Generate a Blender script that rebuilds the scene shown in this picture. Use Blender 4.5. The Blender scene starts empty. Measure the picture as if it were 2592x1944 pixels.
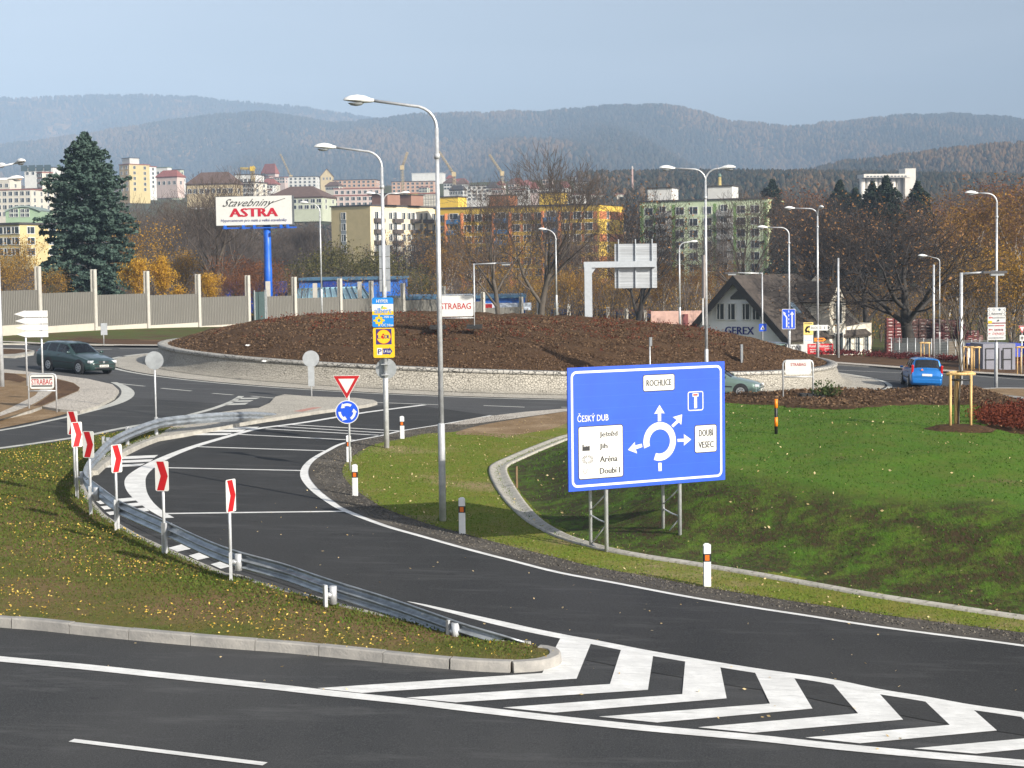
import bpy, bmesh, math, random
import numpy as np
from mathutils import Vector, Matrix
from mathutils.geometry import tessellate_polygon
R = math.radians
random.seed(7); RNG = np.random.default_rng(7)
sc = bpy.context.scene
COL = sc.collection
# ------------------------------------------------------------------ camera
FPX = 4500.0; CX = 1296.0; CY = 972.0; CAMZ = 6.1
PITCH = math.atan(298.0 / FPX); ROLL = R(0.75)
cam_f = Vector((0, math.cos(PITCH), -math.sin(PITCH)))
_r0 = Vector((1, 0, 0)); _u0 = Vector((0, math.sin(PITCH), math.cos(PITCH)))
cam_r = _r0 * math.cos(ROLL) - _u0 * math.sin(ROLL)
cam_u = _r0 * math.sin(ROLL) + _u0 * math.cos(ROLL)
CAM = Vector((0, 0, CAMZ))
cd = bpy.data.cameras.new('camera'); cam = bpy.data.objects.new('camera', cd); COL.objects.link(cam)
cd.sensor_width = 36; cd.lens = 36 * FPX / 2592; cd.clip_start = .5; cd.clip_end = 30000
M4 = Matrix((( cam_r.x, cam_u.x, -cam_f.x, 0), (cam_r.y, cam_u.y, -cam_f.y, 0), (cam_r.z, cam_u.z, -cam_f.z, CAMZ), (0, 0, 0, 1)))
cam.matrix_world = M4
sc.camera = cam
# ------------------------------------------------------------------ sky and sun
SUN_EL = R(24); SUN_AZ = R(135)          # azimuth measured clockwise from +Y: behind the camera, to the right
w = bpy.data.worlds.new('World'); sc.world = w; w.use_nodes = True
nt = w.node_tree; bg = nt.nodes['Background']
sky = nt.nodes.new('ShaderNodeTexSky'); sky.sky_type = 'NISHITA'; sky.sun_disc = False
sky.sun_elevation = SUN_EL; sky.sun_rotation = SUN_AZ; sky.altitude = 400
sky.air_density = 1.0; sky.dust_density = 3.2; sky.ozone_density = 3.5
hsv = nt.nodes.new('ShaderNodeHueSaturation'); hsv.inputs['Saturation'].default_value = .44   # thin autumn overcast veil
nt.links.new(sky.outputs[0], hsv.inputs['Color']); 
wt_ = nt.nodes.new('ShaderNodeTexCoord'); wm_ = nt.nodes.new('ShaderNodeMapping'); wm_.inputs['Scale'].default_value = (1.2, 1.2, 7); wn_ = nt.nodes.new('ShaderNodeTexNoise'); wn_.inputs['Scale'].default_value = 2.2; wn_.inputs['Detail'].default_value = 5; wr_ = nt.nodes.new('ShaderNodeMapRange'); wr_.inputs[1].default_value = .45; wr_.inputs[2].default_value = .8; wr_.inputs[4].default_value = .30
wx_ = nt.nodes.new('ShaderNodeMix'); wx_.data_type = 'RGBA'; wx_.inputs[7].default_value = (6.2, 6.6, 7.1, 1)      # thin streaky veil of cloud
nt.links.new(wt_.outputs['Generated'], wm_.inputs[0]); nt.links.new(wm_.outputs[0], wn_.inputs['Vector']); nt.links.new(wn_.outputs['Fac'], wr_.inputs[0]); nt.links.new(wr_.outputs[0], wx_.inputs[0]); nt.links.new(hsv.outputs[0], wx_.inputs[6]); nt.links.new(wx_.outputs[2], bg.inputs[0]); bg.inputs[1].default_value = 0.118
sd = bpy.data.lights.new('sun', 'SUN'); sun = bpy.data.objects.new('sun', sd); COL.objects.link(sun)
sd.energy = 4.9; sd.angle = R(.5); sd.color = (1, .93, .82)
_s = Vector((math.sin(SUN_AZ) * math.cos(SUN_EL), math.cos(SUN_AZ) * math.cos(SUN_EL), math.sin(SUN_EL)))
sun.rotation_euler = _s.to_track_quat('Z', 'Y').to_euler()
sc.view_settings.view_transform = 'Standard'; sc.view_settings.look = 'None'
sc.view_settings.exposure = 0.5; sc.view_settings.gamma = 1.0
sc.cycles.max_bounces = 6; sc.cycles.volume_bounces = 0; sc.cycles.transparent_max_bounces = 6
sc.cycles.use_denoising = True
# ------------------------------------------------------------------ pixel <-> world
def ray(px, py):
    return cam_f + cam_r * ((px - CX) / FPX) - cam_u * ((py - CY) / FPX)
def P(x, y):                              # the tilted plane all roads lie on
    return CAMZ - 5.78 - .043 * x + .0035 * (y - 98)
def U(px, py, h=0.0):                     # where a sight line meets the road plane raised by h
    d = ray(px, py)
    t = (P(0, 0) + h - CAM.z) / (d.z + .043 * d.x - .0035 * d.y)
    return CAM + d * t
def at(px, py, Y):                        # the point of a sight line at distance Y
    d = ray(px, py); return CAM + d * (Y / d.y)
S = 700 / 2212
OX = {'0': 0, '1': 600, '2': 1200, '3': 1892}; OY = {'a': 300, 'b': 650, 'c': 950, 'd': 1419}
def K(k, *pts):                           # survey sheets -> full coordinates
    return [(OX[k[1]] + x * S, OY[k[0]] + y * S) for x, y in pts]
def K1(k, x, y): return K(k, (x, y))[0]
def ss(a, b, x):
    t = np.clip((x - a) / (b - a), 0, 1); return t * t * (3 - 2 * t)
def terrain(x, y):
    x = np.asarray(x, float); y = np.asarray(y, float)
    near = CAMZ - 5.78 - .043 * np.clip(x, -42, 48) + .0035 * (np.minimum(y, 150) - 98)
    near = near - 1.4 * ss(124, 136, y) * ss(3, 9, x)
    far = -3 + 66 * ss(480, 1350, y) + 6 * np.sin(x * .006 + 1) * ss(500, 1200, y)
    t = ss(135, 300, y)
    return near * (1 - t) + far * t
def catmull(pts, n=6, closed=False):
    p = [Vector(q) for q in pts]; out = []
    N = len(p); rng = range(N) if closed else range(N - 1)
    for i in rng:
        if closed: a, b, c, d = p[i - 1], p[i], p[(i + 1) % N], p[(i + 2) % N]
        else: a, b, c, d = p[max(i - 1, 0)], p[i], p[i + 1], p[min(i + 2, N - 1)]
        for k in range(n):
            t = k / n
            out.append(.5 * ((2 * b) + (c - a) * t + (2 * a - 5 * b + 4 * c - d) * t * t + (3 * b - a - 3 * c + d) * t ** 3))
    if not closed: out.append(p[-1])
    return out
# ------------------------------------------------------------------ materials
MATS = {}
def mat(name, col, rough=.6, metal=0.0, var=.12, scale=6.0, bump=0.0, bscale=None, col2=None, coord='Object', spec=.5, stretch=None, thr=(.35, .65), coat=0.0):
    if name in MATS: return MATS[name]
    m = bpy.data.materials.new(name); m.use_nodes = True; n = m.node_tree; b = n.nodes['Principled BSDF']
    b.inputs['Roughness'].default_value = rough; b.inputs['Metallic'].default_value = metal
    b.inputs['Specular IOR Level'].default_value = spec
    if coat: b.inputs['Coat Weight'].default_value = coat; b.inputs['Coat Roughness'].default_value = .05
    tc = n.nodes.new('ShaderNodeTexCoord'); mp = n.nodes.new('ShaderNodeMapping')
    n.links.new(tc.outputs[coord], mp.inputs[0])
    if stretch: mp.inputs['Scale'].default_value = stretch
    nz = n.nodes.new('ShaderNodeTexNoise'); nz.inputs['Scale'].default_value = scale; nz.inputs['Detail'].default_value = 8; nz.inputs['Roughness'].default_value = .65
    n.links.new(mp.outputs[0], nz.inputs['Vector'])
    rp = n.nodes.new('ShaderNodeValToRGB')
    c2 = col2 or tuple(min(1, c * (1 + var)) for c in col); c1 = col if col2 else tuple(c * (1 - var) for c in col)
    rp.color_ramp.elements[0].color = (*c1, 1); rp.color_ramp.elements[1].color = (*c2, 1)
    rp.color_ramp.elements[0].position = thr[0]; rp.color_ramp.elements[1].position = thr[1]
    n.links.new(nz.outputs['Fac'], rp.inputs[0]); n.links.new(rp.outputs[0], b.inputs['Base Color'])
    if bump:
        nb = n.nodes.new('ShaderNodeTexNoise'); nb.inputs['Scale'].default_value = bscale or scale * 4; nb.inputs['Detail'].default_value = 4
        n.links.new(mp.outputs[0], nb.inputs['Vector'])
        bp = n.nodes.new('ShaderNodeBump'); bp.inputs['Strength'].default_value = min(1, bump); bp.inputs['Distance'].default_value = .03
        n.links.new(nb.outputs['Fac'], bp.inputs['Height']); n.links.new(bp.outputs[0], b.inputs['Normal'])
    MATS[name] = m; return m
def mix_node(n, fac, a, b):
    mx = n.nodes.new('ShaderNodeMix'); mx.data_type = 'RGBA'
    for s, v in ((0, fac), (6, a), (7, b)):
        if hasattr(v, 'default_value'): n.links.new(v, mx.inputs[s])
        elif s == 0: mx.inputs[0].default_value = v
        else: mx.inputs[s].default_value = (*v, 1)
    return mx.outputs[2]
def noise(n, vec, scale, detail=6, rough=.6):
    z = n.nodes.new('ShaderNodeTexNoise'); z.inputs['Scale'].default_value = scale; z.inputs['Detail'].default_value = detail; z.inputs['Roughness'].default_value = rough
    n.links.new(vec, z.inputs['Vector']); return z.outputs['Fac']
def ramp(n, v, a, b, smooth=True):
    r = n.nodes.new('ShaderNodeMapRange'); r.inputs[1].default_value = a; r.inputs[2].default_value = b
    if smooth: r.interpolation_type = 'SMOOTHSTEP'
    n.links.new(v, r.inputs[0]); return r.outputs[0]
def newmat(name):
    m = bpy.data.materials.new(name); m.use_nodes = True; n = m.node_tree
    g = n.nodes.new('ShaderNodeNewGeometry'); MATS[name] = m
    return m, n, n.nodes['Principled BSDF'], g.outputs['Position']
def bumpto(n, b, h, strength, dist):
    bp = n.nodes.new('ShaderNodeBump'); bp.inputs['Strength'].default_value = strength; bp.inputs['Distance'].default_value = dist
    n.links.new(h, bp.inputs['Height']); n.links.new(bp.outputs[0], b.inputs['Normal'])
def scaled(n, pos, s):
    mp = n.nodes.new('ShaderNodeMapping'); mp.inputs['Scale'].default_value = s; n.links.new(pos, mp.inputs[0]); return mp.outputs[0]
def attr(n, name, out='Fac'):
    a = n.nodes.new('ShaderNodeAttribute'); a.attribute_name = name; return a.outputs[out]
# ------------------------------------------------------------------ mesh builder
class MB:
    def __init__(s): s.v = []; s.f = []; s.m = []; s.k = 0; s.sm = []; s.smooth = False
    def add(s, vs, fs):
        o = len(s.v); s.v += [tuple(q) for q in vs]; s.f += [tuple(i + o for i in f) for f in fs]
        s.m += [s.k] * len(fs); s.sm += [s.smooth] * len(fs); return s
    def box(s, c, d, rz=0.0):
        x, y, z = d[0] / 2, d[1] / 2, d[2] / 2; cs, sn = math.cos(rz), math.sin(rz)
        vs = [(c[0] + a * x * cs - b * y * sn, c[1] + a * x * sn + b * y * cs, c[2] + e * z) for a in (-1, 1) for b in (-1, 1) for e in (-1, 1)]
        return s.add(vs, [(0, 1, 3, 2), (4, 6, 7, 5), (0, 4, 5, 1), (2, 3, 7, 6), (0, 2, 6, 4), (1, 5, 7, 3)])
    def tube(s, path, r, n=8, cap=True):
        p = [Vector(q) for q in path]; N = len(p); rr = r if hasattr(r, '__len__') else [r] * N
        vs = []; up = None
        for i in range(N):
            t = (p[min(i + 1, N - 1)] - p[max(i - 1, 0)]).normalized()
            if up is None: up = t.orthogonal().normalized()
            a = (up - t * up.dot(t))
            a = a.normalized() if a.length > 1e-6 else t.orthogonal().normalized()
            up = a; b = t.cross(a)
            for k in range(n):
                w_ = 2 * math.pi * k / n; vs.append(p[i] + (a * math.cos(w_) + b * math.sin(w_)) * rr[i])
        fs = [(i * n + k, i * n + (k + 1) % n, (i + 1) * n + (k + 1) % n, (i + 1) * n + k) for i in range(N - 1) for k in range(n)]
        sm = s.smooth; s.smooth = True; s.add(vs, fs); s.smooth = sm
        if cap:
            o = len(s.v) - N * n
            s.f += [tuple(o + k for k in range(n - 1, -1, -1)), tuple(o + (N - 1) * n + k for k in range(n))]; s.m += [s.k] * 2; s.sm += [False] * 2
        return s
    def poly(s, pts, y, th=0.0):          # outline given in (x, z), standing at y, with thickness backwards
        n = len(pts); vs = [(a, y, b) for a, b in pts]
        if th:
            vs += [(a, y + th, b) for a, b in pts]
            return s.add(vs, [tuple(range(n)), tuple(range(2 * n - 1, n - 1, -1))] + [(i, n + i, n + (i + 1) % n, (i + 1) % n) for i in range(n)])
        return s.add(vs, [tuple(range(n))])
    def ring(s, outer, inner, y):         # frame between two outlines of equal count
        n = len(outer); vs = [(a, y, b) for a, b in outer] + [(a, y, b) for a, b in inner]
        return s.add(vs, [(i, (i + 1) % n, n + (i + 1) % n, n + i) for i in range(n)])
    def grid(s, rows):
        h, w_ = len(rows), len(rows[0]); vs = [q for r_ in rows for q in r_]
        return s.add(vs, [(i * w_ + j, i * w_ + j + 1, (i + 1) * w_ + j + 1, (i + 1) * w_ + j) for i in range(h - 1) for j in range(w_ - 1)])
    def build(s, name, mats, parent=None, kind=None, loc=None):
        me = bpy.data.meshes.new(name); me.from_pydata(s.v, [], s.f)
        if not isinstance(mats, (list, tuple)): mats = [mats]
        for m_ in mats: me.materials.append(m_)
        me.polygons.foreach_set('material_index', s.m); me.polygons.foreach_set('use_smooth', s.sm)
        bm = bmesh.new(); bm.from_mesh(me); bmesh.ops.recalc_face_normals(bm, faces=bm.faces); bm.to_mesh(me); bm.free()
        o = bpy.data.objects.new(name, me); COL.objects.link(o)
        if parent: o.parent = parent
        if kind: o['kind'] = kind
        if loc is not None: o.location = loc
        return o
def tag(o, label, cat, group=None):
    o['label'] = label; o['category'] = cat
    if group: o['group'] = group
    return o
def thing(name, label, cat, loc, rz=0.0, group=None):
    o = bpy.data.objects.new(name, None); COL.objects.link(o); o.location = loc; o.rotation_euler = (0, 0, rz); o.empty_display_size = .2
    return tag(o, label, cat, group)
def copy_tree(o, parent=None):
    c = o.copy(); COL.objects.link(c)
    if parent: c.parent = parent
    for ch in o.children: copy_tree(ch, c)
    return c
def npmesh(name, verts, faces, m, kind=None, attrs=None, parent=None, smooth=False):
    verts = np.asarray(verts, np.float32); faces = np.asarray(faces, np.int32); k = faces.shape[1]
    me = bpy.data.meshes.new(name); me.vertices.add(len(verts)); me.vertices.foreach_set('co', verts.ravel())
    me.loops.add(faces.size); me.loops.foreach_set('vertex_index', faces.ravel())
    me.polygons.add(len(faces)); me.polygons.foreach_set('loop_start', np.arange(0, faces.size, k, dtype=np.int32))
    if smooth: me.polygons.foreach_set('use_smooth', np.ones(len(faces), bool))
    me.update(calc_edges=True)
    for nm, val in (attrs or {}).items():
        val = np.asarray(val, np.float32)
        if val.ndim == 1: a = me.attributes.new(nm, 'FLOAT', 'POINT'); a.data.foreach_set('value', val)
        else:
            a = me.attributes.new(nm, 'FLOAT_COLOR', 'POINT'); a.data.foreach_set('color', np.hstack([val, np.ones((len(val), 1), np.float32)]).ravel())
    me.materials.append(m)
    o = bpy.data.objects.new(name, me); COL.objects.link(o)
    if kind: o['kind'] = kind
    if parent: o.parent = parent
    return o
def rrect(x0, z0, x1, z1, r, n=5):
    out = []
    for cx, cz, a0 in ((x1 - r, z1 - r, 0), (x0 + r, z1 - r, 90), (x0 + r, z0 + r, 180), (x1 - r, z0 + r, 270)):
        for k in range(n + 1):
            a = R(a0 + 90 * k / n); out.append((cx + r * math.cos(a), cz + r * math.sin(a)))
    return out
def disc(cx, cz, r, n=28): return [(cx + r * math.cos(2 * math.pi * k / n), cz + r * math.sin(2 * math.pi * k / n)) for k in range(n)]
def text(parent, s, x0, z0, x1, z1, y, m, name='lettering', bold=0.0, shear=0.0, skew=0.0):
    cu = bpy.data.curves.new('t', 'FONT'); cu.body = s; cu.shear = shear; cu.resolution_u = 2
    to = bpy.data.objects.new('t', cu); COL.objects.link(to)
    dg = bpy.context.evaluated_depsgraph_get(); me = bpy.data.meshes.new_from_object(to.evaluated_get(dg))
    bpy.data.objects.remove(to); bpy.data.curves.remove(cu)
    n = len(me.vertices); co = np.zeros(n * 3); me.vertices.foreach_get('co', co); co = co.reshape(-1, 3)
    lo = co.min(0); hi = co.max(0); sx = (x1 - x0) / max(hi[0] - lo[0], 1e-6); sz = (z1 - z0) / max(hi[1] - lo[1], 1e-6)
    nx = x0 + (co[:, 0] - lo[0]) * sx; nz = z0 + (co[:, 1] - lo[1]) * sz + skew * (nx - x0)
    me.vertices.foreach_set('co', np.stack([nx, np.full(n, y), nz], 1).ravel()); me.update()
    if bold:                              # heavier strokes: the letters laid three times, a hair apart
        bm = bmesh.new(); bm.from_mesh(me); d_ = bold * sx * .8
        for k in (-1, 1):
            g = bmesh.ops.duplicate(bm, geom=bm.verts[:n] + bm.edges[:] + bm.faces[:] if k < 0 else bm.verts[:n] + [e for e in bm.edges if all(v.index < n and v.index >= 0 for v in e.verts)] + [f for f in bm.faces if all(0 <= v.index < n for v in f.verts)])
            for v in g['geom']:
                if isinstance(v, bmesh.types.BMVert): v.co.x += k * d_; v.co.y -= .0006 * (k + 2); v.index = -1
            bm.verts.ensure_lookup_table()
        bm.to_mesh(me); bm.free()
    me.materials.clear(); me.materials.append(m); me.name = name
    o = bpy.data.objects.new(name, me); COL.objects.link(o); o.parent = parent
    return o
def sheet(name, pts, m, kind='structure', skirt=0.0, mside=None):   # flat polygon of world points, optional side faces (kerb)
    p = [Vector(q) for q in pts]; tri = tessellate_polygon([p]); b = MB(); b.add(p, [tuple(t) for t in tri])
    if skirt:
        n = len(p); b.k = 1; b.add(p + [q - Vector((0, 0, skirt)) for q in p], [(i, (i + 1) % n, n + (i + 1) % n, n + i) for i in range(n)])
    me_o = b.build(name, [m, mside or m], kind=kind)
    me = me_o.data
    for f in me.polygons:                # tops look up
        if f.material_index == 0 and f.normal.z < 0: f.flip()
    return me_o
def strip(name, pts, wid, m, kind='structure', dz=0.0, off=0.0):     # painted line of true width along world points
    p = [Vector(q) for q in pts]; N = len(p); vs = []
    ws = wid if hasattr(wid, '__len__') else [wid] * N
    for i in range(N):
        t = p[min(i + 1, N - 1)] - p[max(i - 1, 0)]; t.z = 0; t.normalize(); nn = Vector((-t.y, t.x, 0))
        for sgn in (-1, 1):
            q = p[i] + nn * (off + sgn * ws[i] / 2); vs.append((q.x, q.y, P(q.x, q.y) + dz))
    b = MB(); b.add(vs, [(2 * i, 2 * i + 1, 2 * i + 3, 2 * i + 2) for i in range(N - 1)])
    o = b.build(name, m, kind=kind)
    for f in o.data.polygons:
        if f.normal.z < 0: f.flip()
    return o
def UW(pts, n=5, closed=False, h=0.0): return catmull([U(a, b, h) for a, b in pts], n, closed)
# ------------------------------------------------------------------ ground materials
def asphalt(name, c0, c1, sc_=40):
    m, n, b, pos = newmat(name)
    f = noise(n, pos, sc_, 3, .8); big = noise(n, scaled(n, pos, (.5, .16, 1)), .55, 6, .6); wear = noise(n, scaled(n, pos, (.25, 1, 1)), 1.6, 5, .7)
    base = mix_node(n, ramp(n, big, .34, .66), c0, c1)
    base = mix_node(n, ramp(n, wear, .50, .72), base, tuple(c * 1.55 for c in c1)); base = mix_node(n, ramp(n, noise(n, pos, 1.1, 7, .72), .60, .74), base, tuple(c * .62 for c in c0))
    base = mix_node(n, ramp(n, f, .4, .75), base, tuple(c * 1.7 for c in c1))
    base = mix_node(n, ramp(n, f, .32, .2), base, tuple(c * .45 for c in c0))
    n.links.new(base, b.inputs['Base Color']); b.inputs['Roughness'].default_value = .9; b.inputs['Specular IOR Level'].default_value = .12
    bumpto(n, b, f, .35, .012); return m
A_NEW = asphalt('asphalt_new', (.023, .024, .025), (.038, .0385, .039)); A_OLD = asphalt('asphalt_grey', (.050, .051, .053), (.064, .065, .067)); A_ROAD = asphalt('asphalt_road', (.029, .031, .033), (.050, .0505, .051), 55)
def paint(name, c, holes=.3):
    m, n, b, pos = newmat(name)
    f = noise(n, pos, 35, 3, .7); g = noise(n, scaled(n, pos, (1, 1, 1)), 2.2, 6, .7)
    a = mix_node(n, ramp(n, g, .35, .7), tuple(x * .8 for x in c), c); a = mix_node(n, ramp(n, f, holes + .04, holes - .08), a, (.09, .09, .088))
    a = mix_node(n, ramp(n, noise(n, scaled(n, pos, (.6, 2.4, 1)), 3, 7, .78), .48, .68), a, tuple(x * .68 for x in c)); a = mix_node(n, ramp(n, noise(n, pos, 13, 5, .8), .60, .72), a, tuple(x * .55 for x in c))
    n.links.new(a, b.inputs['Base Color']); b.inputs['Roughness'].default_value = .75; bumpto(n, b, f, .3, .01); return m
PAINT = paint('road_paint', (.76, .76, .74)); PAINT_OLD = paint('road_paint_worn', (.52, .52, .48), .36)
def grassmat(name, green, olive, brown, kb=.5, fine=14.0):
    m, n, b, pos = newmat(name)
    big = noise(n, pos, .33, 6, .65); mid = noise(n, scaled(n, pos, (1, .6, 1)), 1.5, 7, .7); fn = noise(n, scaled(n, pos, (1, .45, 1)), fine, 4, .75); ff = noise(n, pos, 70, 2, .6)
    a = mix_node(n, ramp(n, mid, .36, .62), olive, green); a = mix_node(n, ramp(n, big, kb, kb + .2), a, brown)
    a = mix_node(n, ramp(n, fn, .56, .72), a, tuple(x * .45 for x in olive)); a = mix_node(n, ramp(n, fn, .42, .28), a, tuple(x * 1.6 for x in green))
    a = mix_node(n, ramp(n, ff, .62, .78), a, tuple(min(1, x * 1.7) for x in brown))
    n.links.new(a, b.inputs['Base Color']); b.inputs['Roughness'].default_value = .9; b.inputs['Specular IOR Level'].default_value = .15
    bumpto(n, b, fn, .8, .06); return m, n, b, pos, a
G_ISL = grassmat('island_grass', (.085, .098, .016), (.128, .105, .028), (.16, .105, .048), .42)[0]
G_STRIP = grassmat('verge_grass', (.125, .165, .014), (.17, .165, .028), (.27, .205, .105), .50)[0]
G_FAR = grassmat('far_grass', (.07, .105, .022), (.10, .09, .03), (.09, .055, .03), .44)[0]
SOIL = grassmat('bare_soil', (.24, .165, .095), (.19, .125, .065), (.32, .235, .145), .5)[0]
SOIL_DARK = grassmat('brown_soil', (.105, .06, .032), (.075, .042, .022), (.15, .09, .05), .5)[0]
GRAVEL = grassmat('gravel', (.095, .086, .075), (.07, .062, .053), (.15, .135, .115), .5, 22)[0]
CONC = mat('concrete', (.33, .315, .28), .85, var=.22, scale=3, bump=.3, bscale=40, coord='Object'); KERB = mat('kerb_stone', (.21, .205, .195), .85, var=.3, scale=2.2, bump=.35, bscale=30, col2=(.33, .315, .29))
def cobble(name, c0, c1, scale, joint):
    m, n, b, pos = newmat(name)
    v = n.nodes.new('ShaderNodeTexVoronoi'); v.feature = 'DISTANCE_TO_EDGE'; v.inputs['Scale'].default_value = scale; n.links.new(pos, v.inputs['Vector'])
    v2 = n.nodes.new('ShaderNodeTexVoronoi'); v2.inputs['Scale'].default_value = scale; n.links.new(pos, v2.inputs['Vector'])
    big = noise(n, pos, .7, 6, .7); bw = n.nodes.new('ShaderNodeRGBToBW'); n.links.new(v2.outputs['Color'], bw.inputs[0])
    a = mix_node(n, bw.outputs[0], c0, c1); a = mix_node(n, ramp(n, big, .42, .72), a, tuple(x * .72 for x in c0)); a = mix_node(n, ramp(n, noise(n, pos, 22, 3, .7), .35, .7), a, tuple(min(1, x * 1.15) for x in c1))
    e = ramp(n, v.outputs['Distance'], .01, .07); a = mix_node(n, e, joint, a)
    n.links.new(a, b.inputs['Base Color']); b.inputs['Roughness'].default_value = .85; bumpto(n, b, e, .9, .05); return m
COBBLE = cobble('small_setts', (.36, .335, .29), (.46, .43, .37), 8.5, (.25, .23, .20)); PAVE = cobble('paving', (.42, .38, .33), (.48, .44, .385), 6, (.30, .27, .23))
STONE = cobble('wall_stone', (.27, .25, .21), (.37, .345, .295), 8.5, (.19, .175, .145)); COPING = cobble('coping_stone', (.28, .27, .25), (.40, .385, .35), 3.6, (.13, .125, .115))
def mulchmat():
    m, n, b, pos = newmat('bark_mulch')
    v = n.nodes.new('ShaderNodeTexVoronoi'); v.inputs['Scale'].default_value = 13; n.links.new(scaled(n, pos, (1, 1, 1.6)), v.inputs['Vector']); bw = n.nodes.new('ShaderNodeRGBToBW'); n.links.new(v.outputs['Color'], bw.inputs[0])
    big = noise(n, pos, .8, 6, .7); f = noise(n, pos, 30, 4, .75)
    a = mix_node(n, bw.outputs[0], (.070, .042, .026), (.145, .088, .049)); a = mix_node(n, ramp(n, big, .45, .72), a, (.085, .050, .030)); a = mix_node(n, ramp(n, f, .6, .78), a, (.24, .135, .06)); a = mix_node(n, ramp(n, f, .4, .28), a, (.028, .017, .012))
    n.links.new(a, b.inputs['Base Color']); b.inputs['Roughness'].default_value = .95; b.inputs['Specular IOR Level'].default_value = .1; bumpto(n, b, f, .9, .12); return m, n, b, pos, a
MULCH = mulchmat()[0]
# ------------------------------------------------------------------ ground sheet of the whole valley
def build_ground():
    xs = np.concatenate([np.linspace(-2500, -120, 30), np.linspace(-110, 110, 56), np.linspace(120, 2500, 30)]); ys = np.concatenate([np.linspace(-60, 300, 61), np.linspace(315, 2600, 90), np.linspace(2700, 7400, 12)])
    X, Y = np.meshgrid(xs, ys); Z = terrain(X, Y) - .16
    v = np.stack([X.ravel(), Y.ravel(), Z.ravel()], 1); h, w_ = X.shape; i = np.arange((h - 1) * (w_ - 1)); r_, c_ = i // (w_ - 1), i % (w_ - 1); a = r_ * w_ + c_
    npmesh('ground', v, np.stack([a, a + 1, a + w_ + 1, a + w_], 1), MATS['far_grass'], 'structure')
build_ground()
# ------------------------------------------------------------------ roundabout geometry
RC = Vector((-.75, 99.0, 0)); RX, RY = 21.4, 20.6
def circ(r, a, dz=0.0):                   # r in metres on the near side scale, a in degrees (0 = right, -90 = towards the camera)
    k = r / 20.6; x = RC.x + RX * k * math.cos(R(a)); y = RC.y + RY * k * math.sin(R(a)); return Vector((x, y, P(x, y) + dz))
L = lambda *p, h=0.0: [U(a, b, h) for a, b in p]
# asphalt
far_l = L((-160, 873), (0, 873), (440, 876)); far_r = L((2098, 924), (2287, 936), (2390, 940), (2592, 951), (2800, 965))
road = far_l + [circ(29.5, a) for a in (125, 110, 95, 80, 65, 50)] + far_r
road = [Vector((-62, 100, P(-62, 100)))] + road + [Vector((62, 88, P(62, 88))), Vector((62, 8, P(62, 8))), Vector((-62, 8, P(-62, 8)))]
sheet('road', road, A_ROAD)
sheet('roundabout_lane', [circ(29.6, a, .004) for a in range(0, 360, 4)][::-1], A_OLD)
# right-hand painted edge of the slip lane, its left edge and the edge of the near road (surveyed points)
RL = UW(K('b1', (2050, 1272), (1650, 1345), (1340, 1395), (1170, 1435)) + K('c1', (880, 545), (740, 610), (640, 670), (585, 730), (572, 790), (597, 850), (668, 930), (785, 1020), (890, 1083), (1200, 1203), (1500, 1290), (1900, 1402), (2212, 1482)) + K('d2', (700, 97), (1200, 190), (1700, 285), (2212, 370)) + K('d3', (500, 442), (1000, 520), (1500, 587), (2212, 680)) + [(2900, 1682)], 5)
LL = UW([(1075, 1025.5), (983, 1037), (913, 1046.5), (790, 1067), (727, 1076)] + K('c0', (2060, 430), (1830, 490), (1530, 580), (1300, 672), (1170, 745), (1095, 810), (1080, 870), (1100, 940), (1155, 1010), (1240, 1080), (1350, 1145), (1520, 1222)) + [(590, 1383), (700, 1422), (850, 1468), (983, 1513)] + K('d1', (1500, 362), (2212, 532)) + K('d2', (700, 612), (940, 655), (1440, 752), (2212, 880)) + K('d3', (600, 962), (1030, 1050), (1400, 1110), (1760, 1175), (2212, 1240)) + [(2900, 1858)], 5)
NL = UW([(-250, 1645)] + K('d0', (0, 792), (700, 858), (1400, 933), (2212, 1018)) + K('d1', (700, 1062), (1400, 1136)) + K('d2', (0, 1195), (700, 1275), (1400, 1348), (2212, 1420)) + K('d3', (700, 1492), (1400, 1558), (2212, 1628)) + [(2900, 1965)], 4)
def offs(pts, d, dz):
    out = []
    for i, q in enumerate(pts):
        t = pts[min(i + 1, len(pts) - 1)] - pts[max(i - 1, 0)]; t.z = 0; t.normalize(); x, y = q.x - t.y * d, q.y + t.x * d; out.append(Vector((x, y, P(x, y) + dz)))
    return out
sheet('slip_road', offs(LL, -1.1, .008)[:] + offs(RL, 0, .008)[::-1], A_NEW)
def w_of(pts, f): return [f(i / (len(pts) - 1)) for i in range(len(pts))]
strip('edge_line', RL, w_of(RL, lambda t: .29 + .20 * math.exp(-((t - .36) / .12) ** 2)), PAINT, dz=.014)
LL1 = LL[:5 * 15 + 1]; LL2 = LL[5 * 20 + 3:]
strip('edge_line', LL1, w_of(LL1, lambda t: .24 + .30 * math.exp(-((t - .72) / .16) ** 2)), PAINT, dz=.014); strip('edge_line', LL2, [min(.30, .02 + .045 * i) for i in range(len(LL2))], PAINT, dz=.014)
strip('edge_line', NL, .31, PAINT, dz=.0125)
strip('lane_dash', L((181, 1876), (671, 1936)), .14, PAINT, dz=.0125); strip('lane_dash', L((-900, 1760), (-350, 1816)), .14, PAINT, dz=.0125)
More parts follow.
